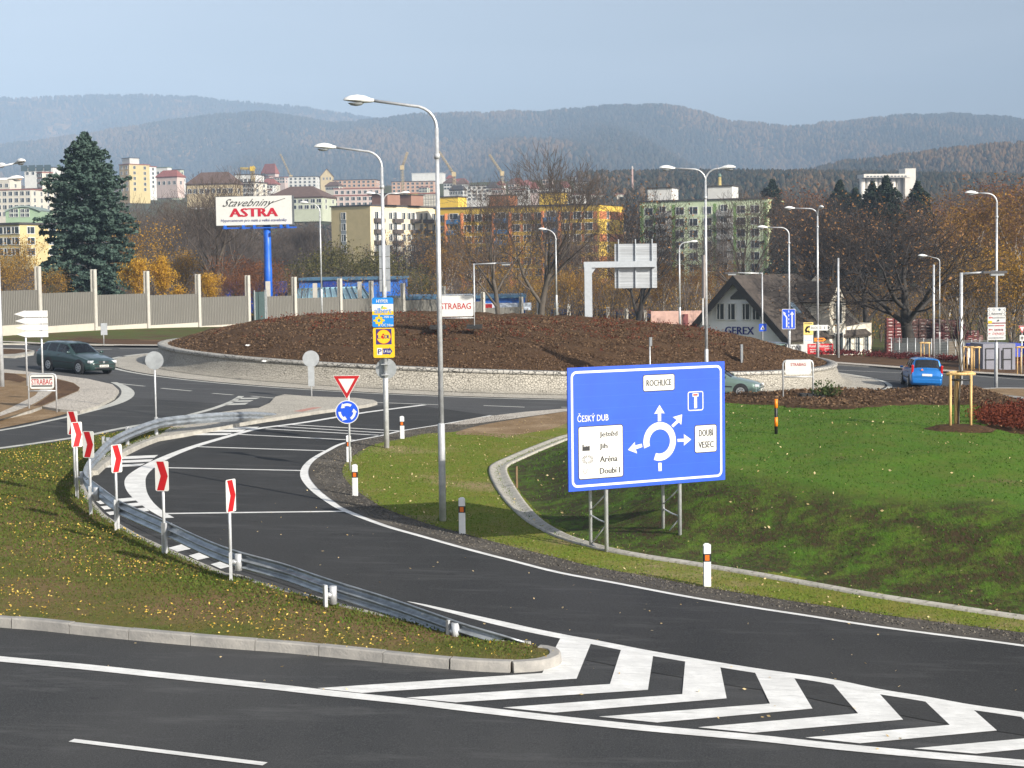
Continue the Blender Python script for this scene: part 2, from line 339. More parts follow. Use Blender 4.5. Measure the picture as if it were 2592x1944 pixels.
# chevron hatching between the two roads
def patch(name, pts, m=None, dz=.012): return sheet(name, [Vector((q.x, q.y, P(q.x, q.y) + dz)) for q in L(*pts)], m or PAINT)
for q in ([(1420, 1614), (1497.5, 1626), (1459.5, 1719.7), (916.5, 1756), (802.6, 1744), (1372.5, 1705.5)],
          [(1573.5, 1641), (1654, 1656), (1640, 1748), (1153.9, 1780), (1027, 1768), (1544, 1733.3)],
          [(1735, 1669), (1822, 1684), (1839.3, 1769.7), (1402.6, 1806), (1272.8, 1793), (1727, 1759)],
          [(1907.8, 1697), (2009, 1716), (2056.6, 1795.6), (1663.7, 1831), (1516.5, 1816), (1949, 1783)],
          [(2107, 1732), (2218, 1749), (2286, 1823.5), (1906, 1857), (1766.5, 1843), (2172, 1807.7)],
          [(2330, 1766), (2449, 1785), (2523.4, 1851), (2177, 1883.6), (2039, 1869), (2404, 1836.8)],
          [(2571, 1804), (2690, 1824), (2775, 1880), (2471, 1910), (2313, 1896.5), (2640, 1867)]):
    patch('hatch_chevron', q)
# transverse rumble lines and hatch bars
for a, b in (((383, 1184), (769, 1192)), ((415, 1301), (882, 1295)), ((484, 1131), (828, 1142)), ((579, 1099), (900, 1115)), ((673, 1086), (958, 1102.5)), ((704, 1080), (980, 1097)), ((730, 1075), (1011, 1091.5))):
    strip('rumble_line', L(a, b), .17, PAINT, dz=.0115)
for q in (((975, 652), (1265, 640), (1235, 662), (975, 674)), ((975, 684), (1225, 674), (1200, 694), (975, 704)), ((870, 722), (1160, 708), (1120, 728), (842, 742)), ((1690, 418), (2075, 414), (2035, 432), (1660, 432)), ((1570, 441), (1970, 436), (1930, 455), (1540, 456)), ((1475, 467), (1855, 464), (1815, 480), (1450, 482)),
          ((762, 1008), (1090, 978), (1112, 1002), (800, 1034)), ((803, 1052), (1120, 1020), (1143, 1044), (835, 1078)), ((848, 1098), (1165, 1062), (1195, 1088), (880, 1122)),
          ((1345, 1385), (1480, 1348), (1560, 1385), (1420, 1415)), ((1508, 1446), (1640, 1410), (1722, 1450), (1580, 1482)), ((1685, 1516), (1822, 1478), (1910, 1518), (1765, 1552))):
    patch('hatch_bar', K('c0', *q), dz=.0118)
# roundabout paint
strip('ring_line', [circ(20.6, a) for a in range(-184, 6, 3)], .27, PAINT_OLD, dz=.008); strip('ring_line', [circ(20.6, a) for a in range(6, 177, 6)], .27, PAINT_OLD, dz=.008)
for a, b in (((290, 970), (366, 978)), ((408, 983), (484, 990)), ((538, 996), (590, 1000)), ((636, 1003), (693, 1008)), ((950, 1019), (1113, 1025)), ((1224, 1027), (1328, 1031)), ((1421, 1031), (1500, 1033)), ((240, 885), (282, 884)), ((302, 883), (421, 883)), ((2366, 997), (2440, 993)), ((2120, 966), (2205, 972))):
    strip('lane_dash', L(a, b), .2, PAINT_OLD, dz=.0085)
strip('edge_line', UW([(611, 1003), (585, 1018), (538, 1035), (487, 1049), (430, 1064), (316, 1083), (240, 1099), (183, 1109), (0, 1135), (-300, 1172)], 4), .25, PAINT_OLD, dz=.0095)
strip('edge_line', UW([(288, 968), (312, 979), (324, 993), (316, 1008), (285, 1024), (209, 1046), (127, 1065), (0, 1090), (-300, 1130)], 4), w_of(range(33), lambda t: .2 + .35 * math.exp(-((t - .3) / .25) ** 2)), PAINT_OLD, dz=.0095)
for q in (((1890, 1130), (2080, 1128), (2050, 1138), (1870, 1142)), ((1850, 1152), (2030, 1148), (2000, 1160), (1830, 1164)), ((1815, 1176), (1990, 1168), (1960, 1184), (1790, 1190))): patch('hatch_bar', K('b0', *q), PAINT_OLD, .0095)
patch('edge_line', K('b0', (0, 790), (100, 800), (265, 778), (270, 790), (160, 808), (0, 806)), PAINT_OLD, .0095)
strip('edge_line', UW(K('b3', (670, 905), (1250, 930), (1570, 935), (2212, 985)), 3), .2, PAINT_OLD, dz=.0095)
# apron of setts inside the ring line
def annulus(name, r0, r1, z0, z1, m, a0=0, a1=360, step=3):
    b = MB(); aa = list(range(a0, a1 + 1, step)); b.grid([[circ(r0, a, z0) for a in aa], [circ(r1, a, z1) for a in aa]]); o = b.build(name, m, kind='structure')
    for f in o.data.polygons:
        if f.normal.z < 0: f.flip()
    return o
annulus('sett_apron', 17.6, 20.35, .10, .03, COBBLE)
# stone wall round the central island: battered face, coping course, inner edge
wall = thing('stone_wall', 'round pale stone wall with flared foot holding the brown mound', 'wall', (RC.x, RC.y, P(RC.x, RC.y)))
def ringsweep(b, prof, step=2):
    o = Vector(wall.location); b.smooth = True
    b.grid([[circ(r, a, z) - o for a in range(0, 361, step)] for r, z in prof]); b.smooth = False
b = MB(); ringsweep(b, [(18.7, .09), (18.38, .16), (18.15, .32), (18.0, .55), (17.92, .80), (17.86, .93)]); b.build('face', STONE, wall)
b = MB(); ringsweep(b, [(17.86, .93), (17.93, .935), (17.94, 1.07), (17.9, 1.09), (17.45, 1.10), (17.42, .9)]); b.build('coping', COPING, wall)
# mound of bark mulch
def moundz(r): return 1.0 + 1.95 * (1 - np.clip(np.asarray(r) / 17.5, 0, 1) ** 3.4)
def build_mound():
    rr = np.concatenate([[.01], np.linspace(.6, 17.5, 44)]); aa = np.linspace(0, 2 * np.pi, 181)[:-1]
    Rr, Aa = np.meshgrid(rr, aa, indexing='ij'); k = Rr / 20.6; X = RC.x + RX * k * np.cos(Aa); Y = RC.y + RY * k * np.sin(Aa)
    nz = .06 * np.sin(X * 2.1 + 1.3 * np.sin(Y * 1.7)) + .05 * np.sin(Y * 3.3 + X) + .03 * RNG.standard_normal(X.shape)
    Z = P(X, Y) + moundz(Rr) + nz * np.clip((17.5 - Rr) / 1.5, 0, 1); n_r, n_a = X.shape; i = np.arange((n_r - 1) * n_a); a, c = i // n_a, i % n_a; d = (c + 1) % n_a
    npmesh('mulch_mound', np.stack([X.ravel(), Y.ravel(), Z.ravel()], 1), np.stack([a * n_a + c, (a + 1) * n_a + c, (a + 1) * n_a + d, a * n_a + d], 1), MULCH, 'structure', smooth=True)
build_mound()
# near island with kerb
front = [(-250, 1538)] + K('d0', (0, 455), (300, 478), (800, 530), (1300, 578), (1800, 620), (2212, 650)) + K('d1', (600, 675), (1000, 715), (1500, 765), (1900, 800), (2212, 812)) + K('d2', (300, 812), (500, 800), (620, 770), (650, 735), (610, 700), (520, 688))
front = catmull([U(a, b, .14) for a, b in front], 4)
back_px = [(1340, 1627), (1250, 1617), (1100, 1583)] + K('d1', (1000, 400), (680, 310), (430, 250), (250, 200), (0, 120)) + K('c0', (1830, 1605), (1600, 1510), (1340, 1400), (1250, 1358), (1100, 1288), (960, 1208), (830, 1128), (760, 1058), (700, 985), (658, 900), (655, 845), (700, 790), (790, 705), (900, 640), (980, 600), (1100, 545), (1250, 490), (1400, 445), (1560, 412))
back = catmull([U(a, b, .10) for a, b in back_px], 4)
up_px = [(487, 1056), (430, 1068), (330, 1089), (240, 1104), (183, 1114), (0, 1140), (-300, 1178)]
up = catmull([U(a, b, .10) for a, b in up_px], 3)
isl = front + back[1:] + up + [Vector((-34, 34, P(-34, 34) + .12))]
sheet('island_lawn', isl, G_ISL, skirt=.14, mside=SOIL_DARK)
# kerb stones along the near road and around the nose
def kerb_line(name, pts, wid, h, m, seg=None):
    p = [Vector(q) for q in pts]; b = MB(); N = len(p); rows = []
    for i in range(N):
        t = p[min(i + 1, N - 1)] - p[max(i - 1, 0)]; t.z = 0; t.normalize(); nn = Vector((-t.y, t.x, 0)); q = p[i]; rows.append([Vector((q.x, q.y, P(q.x, q.y))) + nn * o + Vector((0, 0, z)) for o, z in ((-wid / 2 - .015, -.02), (-wid / 2, h - .02), (-wid / 2 + .02, h), (wid / 2 - .01, h), (wid / 2, h - .01), (wid / 2, -.02))])
    b.grid(rows); b.add(rows[0], [tuple(range(6))]); b.add(rows[-1], [tuple(range(6))]); return b.build(name, m, kind='structure')
def resample(p, d):
    out = [p[0]]; acc = 0
    for a, c in zip(p, p[1:]):
        l = (c - a).length
        while acc + l >= d:
            t = (d - acc) / l; a = a.lerp(c, t); l = (c - a).length; acc = 0; out.append(a)
        acc += l
    return out
kl = resample(front, .15) + [front[-1]]
for i in range(0, len(kl) - 1, 7):
    c_ = kl[i:i + 8]; c_ = [c_[0].lerp(c_[1], .04 if (i // 7) % 9 else .14)] + c_[1:-1] + [c_[-1].lerp(c_[-2], .04)]
    kerb_line('kerb', c_, .17, .165 + random.uniform(-.008, .008), KERB)
kb = resample(back, .5); kerb_line('kerb', kb[:int(len(kb) * .66)], .16, .115, CONC); kerb_line('kerb', kb[int(len(kb) * .66) - 1:], .42, .125, CONC)
# paved splitter island on the far side of the slip lane
sp = [(396, 1108), (420, 1088), (470, 1063), (540, 1046), (610, 1036), (655, 1032), (682, 1020), (697, 1004), (720, 998), (787, 1003), (900, 1007), (945, 1012), (955, 1017), (930, 1024), (885, 1030), (790, 1042), (700, 1056), (600, 1072), (540, 1083), (470, 1096)]
sheet('splitter_paving', [U(a, b, .13) for a, b in sp], COBBLE, skirt=.13, mside=CONC)
sheet('tactile_paving', [U(a, b, .135) for a, b in ((742, 1041), (790, 1031), (815, 1031), (765, 1042))], mat('red_paving', (.40, .20, .16), .85))
# left paved island, soil bed and path
sheet('corner_paving', [U(a, b, .12) for a, b in [(-120, 931)] + K('b0', (0, 896), (200, 914), (480, 948), (700, 975), (900, 1020), (952, 1068), (915, 1120), (780, 1190), (640, 1232), (480, 1218), (335, 1196))] + [U(a, b, .12) for a, b in K('b0', (250, 1230), (-200, 1330))] + [U(-150, 1000, .12)], PAVE, skirt=.12, mside=CONC)
sheet('corner_soil', [U(a, b, .135) for a, b in [(-120, 938)] + K('b0', (0, 925), (200, 938), (440, 970), (590, 1008), (640, 1045), (628, 1072), (500, 1125), (335, 1196), (200, 1240), (0, 1300), (-200, 1350))] + [U(-150, 1000, .135)], SOIL)
sheet('brown_bed', [U(a, b, .14) for a, b in K('b0', (440, 975), (585, 1010), (636, 1045), (622, 1070), (500, 1120), (330, 1190), (270, 1190), (380, 1120), (425, 1075), (430, 1020))], SOIL_DARK)
sheet('brown_bed', [U(a, b, .14) for a, b in K('b0', (0, 922), (120, 935), (230, 980), (160, 1005), (60, 985), (0, 988))], SOIL_DARK)
sheet('foot_path', catmull([U(a, b, .145) for a, b in K('b0', (-150, 1330), (0, 1275), (240, 1190), (370, 1115), (418, 1072), (400, 1055), (320, 1060), (285, 1105), (200, 1150), (0, 1245), (-150, 1300))], 3, True), PAVE)
sheet('corner_verge', [U(a, b, .02) for a, b in K('b0', (-300, 1350), (0, 1275), (200, 1225), (335, 1198), (480, 1220), (600, 1236), (400, 1290), (0, 1372), (-300, 1430))], SOIL)
sheet('traffic_island', [U(a, b, .12) for a, b in K('b0', (-300, 725), (0, 728), (180, 732), (275, 750), (270, 765), (120, 795), (0, 790), (-300, 790))], CONC, skirt=.12)
sheet('island_soil', [U(a, b, .13) for a, b in K('b0', (-300, 732), (0, 735), (170, 738), (262, 752), (120, 775), (0, 778), (-300, 778))], SOIL_DARK)
# verge right of the slip lane: gravel, grass, bare soil, berm
arc = [circ(30.2, a) for a in (-38, -48, -58, -68, -78)]
arc0 = [U(1431, 1038), U(1330, 1046), U(1246, 1054)]
vr = [q for q in RL] + [Vector((34, 24, 0)), Vector((62, 24, 0)), Vector((62, 66, 0)), Vector((30, 70, 0))] + arc + arc0
vr = [Vector((q.x, q.y, P(q.x, q.y) + .022)) for q in vr]
sheet('gravel_verge', vr, GRAVEL)
CHpx = [(1470, 1104)] + K('c2', (740, 505), (520, 590), (340, 668), (215, 728), (190, 775), (225, 870), (330, 1030), (480, 1180), (660, 1285), (820, 1345), (1100, 1420), (1400, 1475), (1700, 1520)) + K('d3', (0, 118), (500, 208), (1000, 298), (1500, 375), (2212, 480)) + [(2900, 1612)]
CH = UW(CHpx, 5)
strip_in = offs(RL, .95, .026)
i0 = 12
gs = strip_in[i0:] + [Vector((q.x + .3, q.y + .5, P(q.x, q.y) + .026)) for q in CH[::-1]] + [U(a, b, .026) for a, b in [(1560, 1060)] + K('b2', (730, 1250), (200, 1330), (0, 1360)) + [(1190, 1085), (1150, 1093)]]
sheet('verge_grass', gs, G_STRIP)
sheet('soil_patch', catmull([U(a, b, .031) for a, b in K('b2', (900, 1225), (730, 1238), (200, 1320), (-60, 1375), (-150, 1420), (20, 1425), (180, 1440), (330, 1470), (480, 1500), (640, 1490), (760, 1440), (900, 1400))], 3, True), SOIL)
sheet('kerb_paving', [U(a, b, .03) for a, b in [(1560, 1030)] + K('b2', (730, 1213), (400, 1240), (200, 1264), (0, 1290), (-120, 1316), (-220, 1338), (-100, 1342), (0, 1335), (200, 1309), (730, 1236)) + [(1560, 1037)]], PAVE)
# drainage channel of concrete trays
def channel():
    p = resample(CH, .33); b = MB(); rows = []
    for i in range(len(p)):
        t = p[min(i + 1, len(p) - 1)] - p[max(i - 1, 0)]; t.z = 0; t.normalize(); nn = Vector((-t.y, t.x, 0)); q = p[i]; g = P(q.x, q.y); w_c = 1 - .55 * float(ss(.40, .75, i / len(p))); rows.append([Vector((q.x, q.y, g)) + nn * o + Vector((0, 0, z)) for o, z in [(a_ * w_c, b_) for a_, b_ in ((-.27, .02), (-.26, .08), (-.2, .08), (-.1, .045), (0, .035), (.1, .045), (.2, .08), (.26, .08), (.27, .02))]])
    b.smooth = True; b.grid(rows); b.build('drain_channel', CHM, kind='structure')
def chmat():
    m, n, b, pos = newmat('channel_concrete'); v = noise(n, pos, 3, 6, .7); br = n.nodes.new('ShaderNodeTexWave'); br.wave_type = 'BANDS'; br.bands_direction = 'Y'; br.inputs['Scale'].default_value = .95; br.inputs['Distortion'].default_value = .4; n.links.new(pos, br.inputs[0])
    a = mix_node(n, ramp(n, v, .3, .7), (.30, .285, .245), (.44, .42, .365)); a = mix_node(n, ramp(n, noise(n, pos, 9, 5, .7), .58, .75), a, (.16, .125, .085)); a = mix_node(n, ramp(n, br.outputs['Fac'], .05, .0), a, (.25, .235, .20))
    n.links.new(a, b.inputs['Base Color']); b.inputs['Roughness'].default_value = .9; return m
CHM = chmat(); channel()
# berm: grassed bank rising from the channel, planted beds on top
CHN = np.array([(q.x, q.y) for q in CH]); BPOLY = np.array([(q.x, q.y) for q in CH] + [(62, 26), (62, 80), (12, 80), (5.2, 66)])
def dist_line(x, y, L_):
    d = np.full(np.shape(x), 1e9)
    for a, b_ in zip(L_[:-1], L_[1:]):
        e = b_ - a; t = np.clip(((x - a[0]) * e[0] + (y - a[1]) * e[1]) / (e @ e + 1e-9), 0, 1); d = np.minimum(d, np.hypot(x - a[0] - t * e[0], y - a[1] - t * e[1]))
    return d
def inside(x, y, poly):
    r_ = np.zeros(np.shape(x), bool); j = len(poly) - 1
    for i in range(len(poly)):
        (xi, yi), (xj, yj) = poly[i], poly[j]
        if yi != yj: r_ ^= ((yi > y) != (yj > y)) & (x < (xj - xi) * (y - yi) / (yj - yi) + xi)
        j = i
    return r_
def rdist(x, y): return np.hypot((x - RC.x) / RX, (y - RC.y) / RY) * 20.6
def berm(x, y):
    x = np.asarray(x, float); y = np.asarray(y, float)
    d = np.where(inside(x, y, BPOLY), dist_line(x, y, CHN), 0) - .3
    h = 1.35 * ss(0, 4.6, d) + 1.02 * ss(4.0, 19, d) * (1 - .62 * ss(8.5, 15, x)); fo = ss(31.2, 35.2, rdist(x, y)) * (1 - ss(17.5, 21, x) * ss(52, 58, y - .2 * (x - 17)))
    return P(x, y) + .035 + h * fo + np.where(d > .2, .03 * np.sin(x * 1.9 + 2 * np.sin(y * .8)) * np.sin(y * 1.3), 0)
def UB(px, py):                           # sight line against the berm
    d = ray(px, py); d = d / d.y; Y = np.arange(28, 63, .1); X = d.x * Y; Z = CAMZ + d.z * Y; g = berm(X, Y); i = np.argmax(Z < g) if (Z < g).any() else np.argmin(Z - g)
    return Vector((X[i], Y[i], g[i]))
BED1 = np.array([UB(a, b)[:2] for a, b in [(1700, 1020)] + K('b3', (0, 1182), (300, 1200), (500, 1218), (830, 1222), (1000, 1205), (1150, 1192), (1400, 1183), (1800, 1183), (1905, 1200), (1915, 1235), (1840, 1285), (1830, 1310), (1900, 1365), (2100, 1412), (2300, 1430)) + [(2760, 1110)]] + [(40, 62), (40, 76), (10, 72), (5, 67)])
CREST = np.array([UB(a, b)[:2] for a, b in [(1600, 1150), (1700, 1165), (1840, 1195)] + K('c3', (0, 805), (300, 835), (700, 905), (1000, 955), (1500, 990), (2212, 1020)) + [(2800, 1278)]])
CREST = np.vstack([CREST, CREST[-1] + (CREST[-1] - CREST[-2]) * 3.5]); SLOPE = np.vstack([CREST, CHN[-1] + (CHN[-1] - CHN[-6]) * 6, CHN[::-1]])
def build_berm():
    xs = np.arange(-1.6, 30, .22); ys = np.arange(29.5, 70, .22); X, Y = np.meshgrid(xs, ys); Z = berm(X, Y); keep = inside(X, Y, BPOLY) & (rdist(X, Y) > 30.6)
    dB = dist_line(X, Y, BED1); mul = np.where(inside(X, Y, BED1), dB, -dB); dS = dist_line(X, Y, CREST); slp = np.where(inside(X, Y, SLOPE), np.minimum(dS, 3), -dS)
    h, w_ = X.shape; i = np.arange((h - 1) * (w_ - 1)); r_, c_ = i // (w_ - 1), i % (w_ - 1); a = r_ * w_ + c_; f = np.stack([a, a + 1, a + w_ + 1, a + w_], 1); f = f[keep.ravel()[f].all(1)]
    ids = np.unique(f); re = np.zeros(X.size, np.int32); re[ids] = np.arange(len(ids)); v = np.stack([X.ravel(), Y.ravel(), Z.ravel()], 1)[ids]
    m, n, b_, pos, col = grassmat('lawn', (.068, .148, .012), (.095, .142, .018), (.14, .095, .05), .60)
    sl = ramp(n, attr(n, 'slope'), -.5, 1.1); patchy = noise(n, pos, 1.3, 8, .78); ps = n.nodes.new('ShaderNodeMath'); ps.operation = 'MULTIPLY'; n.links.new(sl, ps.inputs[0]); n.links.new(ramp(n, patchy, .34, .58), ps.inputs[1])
    thin = mix_node(n, ramp(n, noise(n, scaled(n, pos, (1, .5, 1)), 12, 4, .75), .4, .65), (.055, .036, .020), (.032, .052, .010)); col = mix_node(n, ps.outputs[0], col, thin)  # slope below the crest mottled darker brown and green
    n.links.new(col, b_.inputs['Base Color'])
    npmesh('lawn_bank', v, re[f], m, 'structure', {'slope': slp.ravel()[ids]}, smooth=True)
    k2 = (mul > -.25) & keep; f2 = np.stack([a, a + 1, a + w_ + 1, a + w_], 1); f2 = f2[k2.ravel()[f2].all(1)]; ids = np.unique(f2); re[ids] = np.arange(len(ids)); rough = .03 * np.sin(X * 7 + 3 * np.sin(Y * 5)) + .02 * RNG.standard_normal(X.shape)
    Z2 = Z + .09 * ss(-.2, .35, mul + .15 * np.sin(X * 2.3) * np.sin(Y * 3.1)) - .03 + np.where(mul > 0, rough, 0)
    npmesh('mulch_bed', np.stack([X.ravel(), Y.ravel(), Z2.ravel()], 1)[ids], re[f2], MULCH, 'structure', smooth=True)
build_berm()
# ground beyond the roundabout (verges, pavements)
sheet('far_verge', [q + Vector((0, 0, .10)) for q in far_l] + [circ(29.5, a, .1) for a in (125, 110)] + [Vector((-5, 146, P(-5, 146) - .9)), Vector((-62, 146, P(-62, 146) - .9)), Vector((-62, 104, P(-62, 104) + .1))], G_FAR, skirt=.1, mside=CONC)
sheet('far_verge', [circ(29.5, a, .1) for a in (80, 65, 50)] + [q + Vector((0, 0, .10)) for q in far_r] + [Vector((62, 92, P(62, 92) + .1)), Vector((62, 126, P(62, 126) + .1)), Vector((0, 126, P(0, 126) + .1))], SOIL_DARK, skirt=.1, mside=CONC)
sheet('verge_bed', [U(a, b, .12) for a, b in K('b0', (420, 665), (640, 648), (900, 655), (1400, 668), (1400, 702), (1000, 700), (740, 690))], SOIL_DARK)
strip('pavement', UW([(-200, 872)] + K('b0', (0, 692), (300, 705), (800, 717), (1345, 722)), 3), 1.4, PAVE, dz=.118)
strip('pavement', UW(K('b3', (560, 838), (900, 862), (1250, 888), (1570, 910), (2212, 950), (2600, 975)), 3, h=.1), 1.6, PAVE, dz=.125)
sheet('lamp_island', [U(a, b, .13) for a, b in K('b3', (1812, 1075), (1840, 1052), (2000, 1044), (2212, 1046), (2700, 1060), (2700, 1180), (2212, 1135), (2000, 1108), (1850, 1090))], KERB, skirt=.13)
sheet('island_soil', [U(a, b, .14) for a, b in K('b3', (1835, 1074), (1860, 1060), (2010, 1052), (2212, 1054), (2700, 1068), (2700, 1165), (2212, 1118), (2000, 1095), (1865, 1082))], SOIL)
# ------------------------------------------------------------------ object materials
GALV = mat('galvanised_steel', (.50, .515, .53), .42, .35, var=.18, scale=5, bump=.05); GALV_D = mat('weathered_zinc', (.34, .37, .40), .38, .6, var=.3, scale=3, stretch=(1, 1, .3))
WHITE = mat('white_sheet', (.62, .62, .61), .5, var=.05); SIGNW = mat('sign_white', (.58, .58, .555), .45, var=.04); SIGNB = mat('sign_blue', (.006, .068, .54), .45, var=.10, scale=1.2); RED = mat('sign_red', (.36, .006, .009), .45, var=.1); BLACK = mat('sign_black', (.012, .012, .014), .5); YEL = mat('sign_yellow', (.66, .42, .008), .45, var=.05)
NAVY = mat('navy_print', (.02, .02, .16), .5); CYAN = mat('cyan_print', (.0, .18, .55), .5, var=.05); ALU = mat('sign_back', (.35, .37, .385), .45, .45, var=.15, scale=3); ORANGE = mat('orange_reflector', (.55, .12, .01), .35); ORG = mat('orange_print', (.85, .22, .01), .5)
LAMPW = mat('lamp_shell', (.70, .71, .70), .4, var=.06, scale=8); GLASS = mat('lamp_glass', (.30, .32, .33), .15, var=.1); WOOD = mat('peeled_wood', (.55, .36, .15), .7, var=.3, scale=4, stretch=(4, 4, .6)); RUBBER = mat('rubber', (.02, .02, .02), .9, var=.4); GREY = mat('grey_print', (.13, .13, .135), .6)
POSTW = mat('white_plastic', (.62, .63, .64), .5, var=.06, scale=4)
def frame_at(pt, yaw=0.0): return pt
def lerp2(q, u, v):                       # bilinear on four corners TL TR BR BL
    return [(1 - v) * ((1 - u) * q[0][i] + u * q[1][i]) + v * ((1 - u) * q[3][i] + u * q[2][i]) for i in (0, 1)]
def inv_quad(q, px, py):
    u = v = .5
    for _ in range(25):
        x, y = lerp2(q, u, v); e = 1e-4; xu, yu = lerp2(q, u + e, v); xv, yv = lerp2(q, u, v + e)
        a, b, c, d = (xu - x) / e, (xv - x) / e, (yu - y) / e, (yv - y) / e; D = a * d - b * c
        u += ((px - x) * d - (py - y) * b) / D; v += ((py - y) * a - (px - x) * c) / D
    return u, v
# ------------------------------------------------------------------ big direction sign
def big_sign():
    s2 = 420 / 2212; Q = [((1432.6 - 1430) / s2, (928 - 900) / s2), ((1832 - 1430) / s2, (907 - 900) / s2), ((1835.6 - 1430) / s2, (1213.5 - 900) / s2), ((1439.6 - 1430) / s2, (1246 - 900) / s2)]
    A = at(1439.6, 1246, 36.7); B = at(1835.6, 1213.5, 38.45); base = A.copy(); W_ = math.hypot(B.x - A.x, B.y - A.y); yaw = math.atan2(B.y - A.y, B.x - A.x); H_ = 2.58; zb = (A.z + B.z) / 2
    g = Vector((A.x, A.y, P(A.x, A.y))); t = thing('direction_sign', 'big blue roundabout direction sign on four steel legs by the slip road', 'road sign', g, yaw); z0 = zb - g.z
    uv = lambda px, py: (lambda r_: (r_[0] * W_, z0 + (1 - r_[1]) * H_))(inv_quad(Q, px, py))
    b = MB(); b.poly([(0, z0), (W_, z0), (W_, z0 + H_), (0, z0 + H_)], 0, .035); b.build('panel', SIGNB, t)
    b = MB(); b.ring(rrect(.075, z0 + .075, W_ - .075, z0 + H_ - .075, .13), rrect(.125, z0 + .125, W_ - .125, z0 + H_ - .125, .09), -.003); b.build('border', SIGNW, t)
    b = MB()                              # seams of the aluminium boards
    for k in (.16, .26, .36, .46, .56, .66, .76, .86): b.poly([(.14, z0 + H_ * k), (W_ - .14, z0 + H_ * k), (W_ - .14, z0 + H_ * k + .004), (.14, z0 + H_ * k + .004)], -.0022)
    b.build('seam', mat('seam_blue', (.03, .11, .60), .4), t)
    def box2(p, r, name='plate'):
        q = [uv(*c) for c in p]; x0, x1 = (q[0][0] + q[3][0]) / 2, (q[1][0] + q[2][0]) / 2; z1, z0_ = (q[0][1] + q[1][1]) / 2, (q[2][1] + q[3][1]) / 2
        b = MB(); b.ring(rrect(x0 - .018, z0_ - .018, x1 + .018, z1 + .018, r + .018), rrect(x0, z0_, x1, z1, r), -.0045); b.build(name + '_rim', BLACK, t)
        b = MB(); b.poly(rrect(x0, z0_, x1, z1, r), -.004); return b.build(name, SIGNW, t)
    box2(((1007, 240), (1422, 222), (1425, 430), (1012, 450)), .04); box2(((165, 945), (735, 915), (748, 1605), (183, 1650)), .04); box2(((1712, 920), (2005, 900), (2010, 1262), (1718, 1280)), .04)
    def tx(s, p0, p1, m, bold=.0):
        a = uv(*p0); c = uv(*p1); text(t, s, min(a[0], c[0]), a[1], max(a[0], c[0]), c[1], -.0065, m, bold=bold)
    tx('ROCHLICE', (1050, 388), (1383, 283), BLACK, .035); tx('ČESKÝ DUB', (150, 878), (548, 735), SIGNW, .02); tx('Ještěd', (440, 1095), (668, 985), BLACK, .035); tx('Jih', (440, 1255), (540, 1160), BLACK, .035); tx('Aréna', (447, 1418), (672, 1322), BLACK, .035); tx('Doubí I', (447, 1578), (705, 1478), BLACK, .035); tx('DOUBÍ', (1768, 1063), (1962, 935), BLACK, .035); tx('VESEC', (1762, 1222), (1968, 1120), BLACK, .035)
    def sym(name, polys, m, y=-.0062):
        b = MB()
        for p in polys: b.poly([uv(*c) for c in p], y)
        return b.build(name, m, t)
    sym('arrow', [[(1225, 637), (1297, 752), (1248, 748), (1250, 857), (1205, 860), (1203, 752), (1155, 762)]], SIGNW); sym('arrow', [[(1534, 763), (1522, 906), (1490, 870), (1412, 942), (1388, 912), (1462, 842), (1408, 802)]], SIGNW); sym('arrow', [[(1660, 1103), (1560, 1190), (1562, 1134), (1475, 1138), (1472, 1098), (1562, 1094), (1558, 1032)]], SIGNW); sym('arrow', [[(810, 1250), (900, 1142), (905, 1188), (993, 1165), (1002, 1210), (915, 1240), (932, 1298)]], SIGNW); sym('arrow_stem', [[(1215, 1425), (1260, 1422), (1262, 1535), (1220, 1537)]], SIGNW)
    cx, cz = uv(1233, 1133); cr = uv(1452, 1125)[0] - cx; b = MB(); ang = [R(a) for a in range(-112, 199, 5)]
    b.grid([[(cx + cr * math.cos(a), -.0062, cz + cr * 1.02 * math.sin(a)) for a in ang], [(cx + cr * .63 * math.cos(a), -.0062, cz + cr * .64 * math.sin(a)) for a in ang]]); b.build('roundabout_symbol', SIGNW, t)
    x0, zt = uv(1607, 455); x1, zl = uv(1825, 705); b = MB(); b.ring(rrect(x0, zl, x1, zt, .05), rrect(x0 + .022, zl + .022, x1 - .022, zt - .022, .03), -.0062); b.build('symbol_border', SIGNW, t)
    sym('dead_end_symbol', [[(1672, 478), (1755, 472), (1757, 518), (1735, 520), (1737, 676), (1698, 680), (1696, 522), (1674, 524)]], SIGNW); sym('dead_end_bar', [[(1683, 488), (1743, 484), (1743, 506), (1684, 510)]], RED, -.0085)
    sym('factory_symbol', [[(217, 1268), (217, 1180), (232, 1178), (235, 1215), (254, 1196), (256, 1212), (274, 1194), (276, 1210), (294, 1190), (296, 1206), (312, 1188), (313, 1262)]], BLACK)
    ccx, ccz = uv(288, 1382); pp = []
    b = MB()
    for k in range(16):
        for r0, r1 in ((.50, .72), (.77, 1.0)):
            a0, a1 = 2 * math.pi * k / 16 + .06, 2 * math.pi * (k + 1) / 16 - .06; b.poly([(ccx + r_ * .135 * math.copysign(abs(math.cos(a)) ** .8, math.cos(a)), ccz + r_ * .088 * math.copysign(abs(math.sin(a)) ** .8, math.sin(a))) for r_, a in ((r0, a0), (r1, a0), (r1, a1), (r0, a1))], -.0062)
    b.build('arena_symbol', GREY, t)
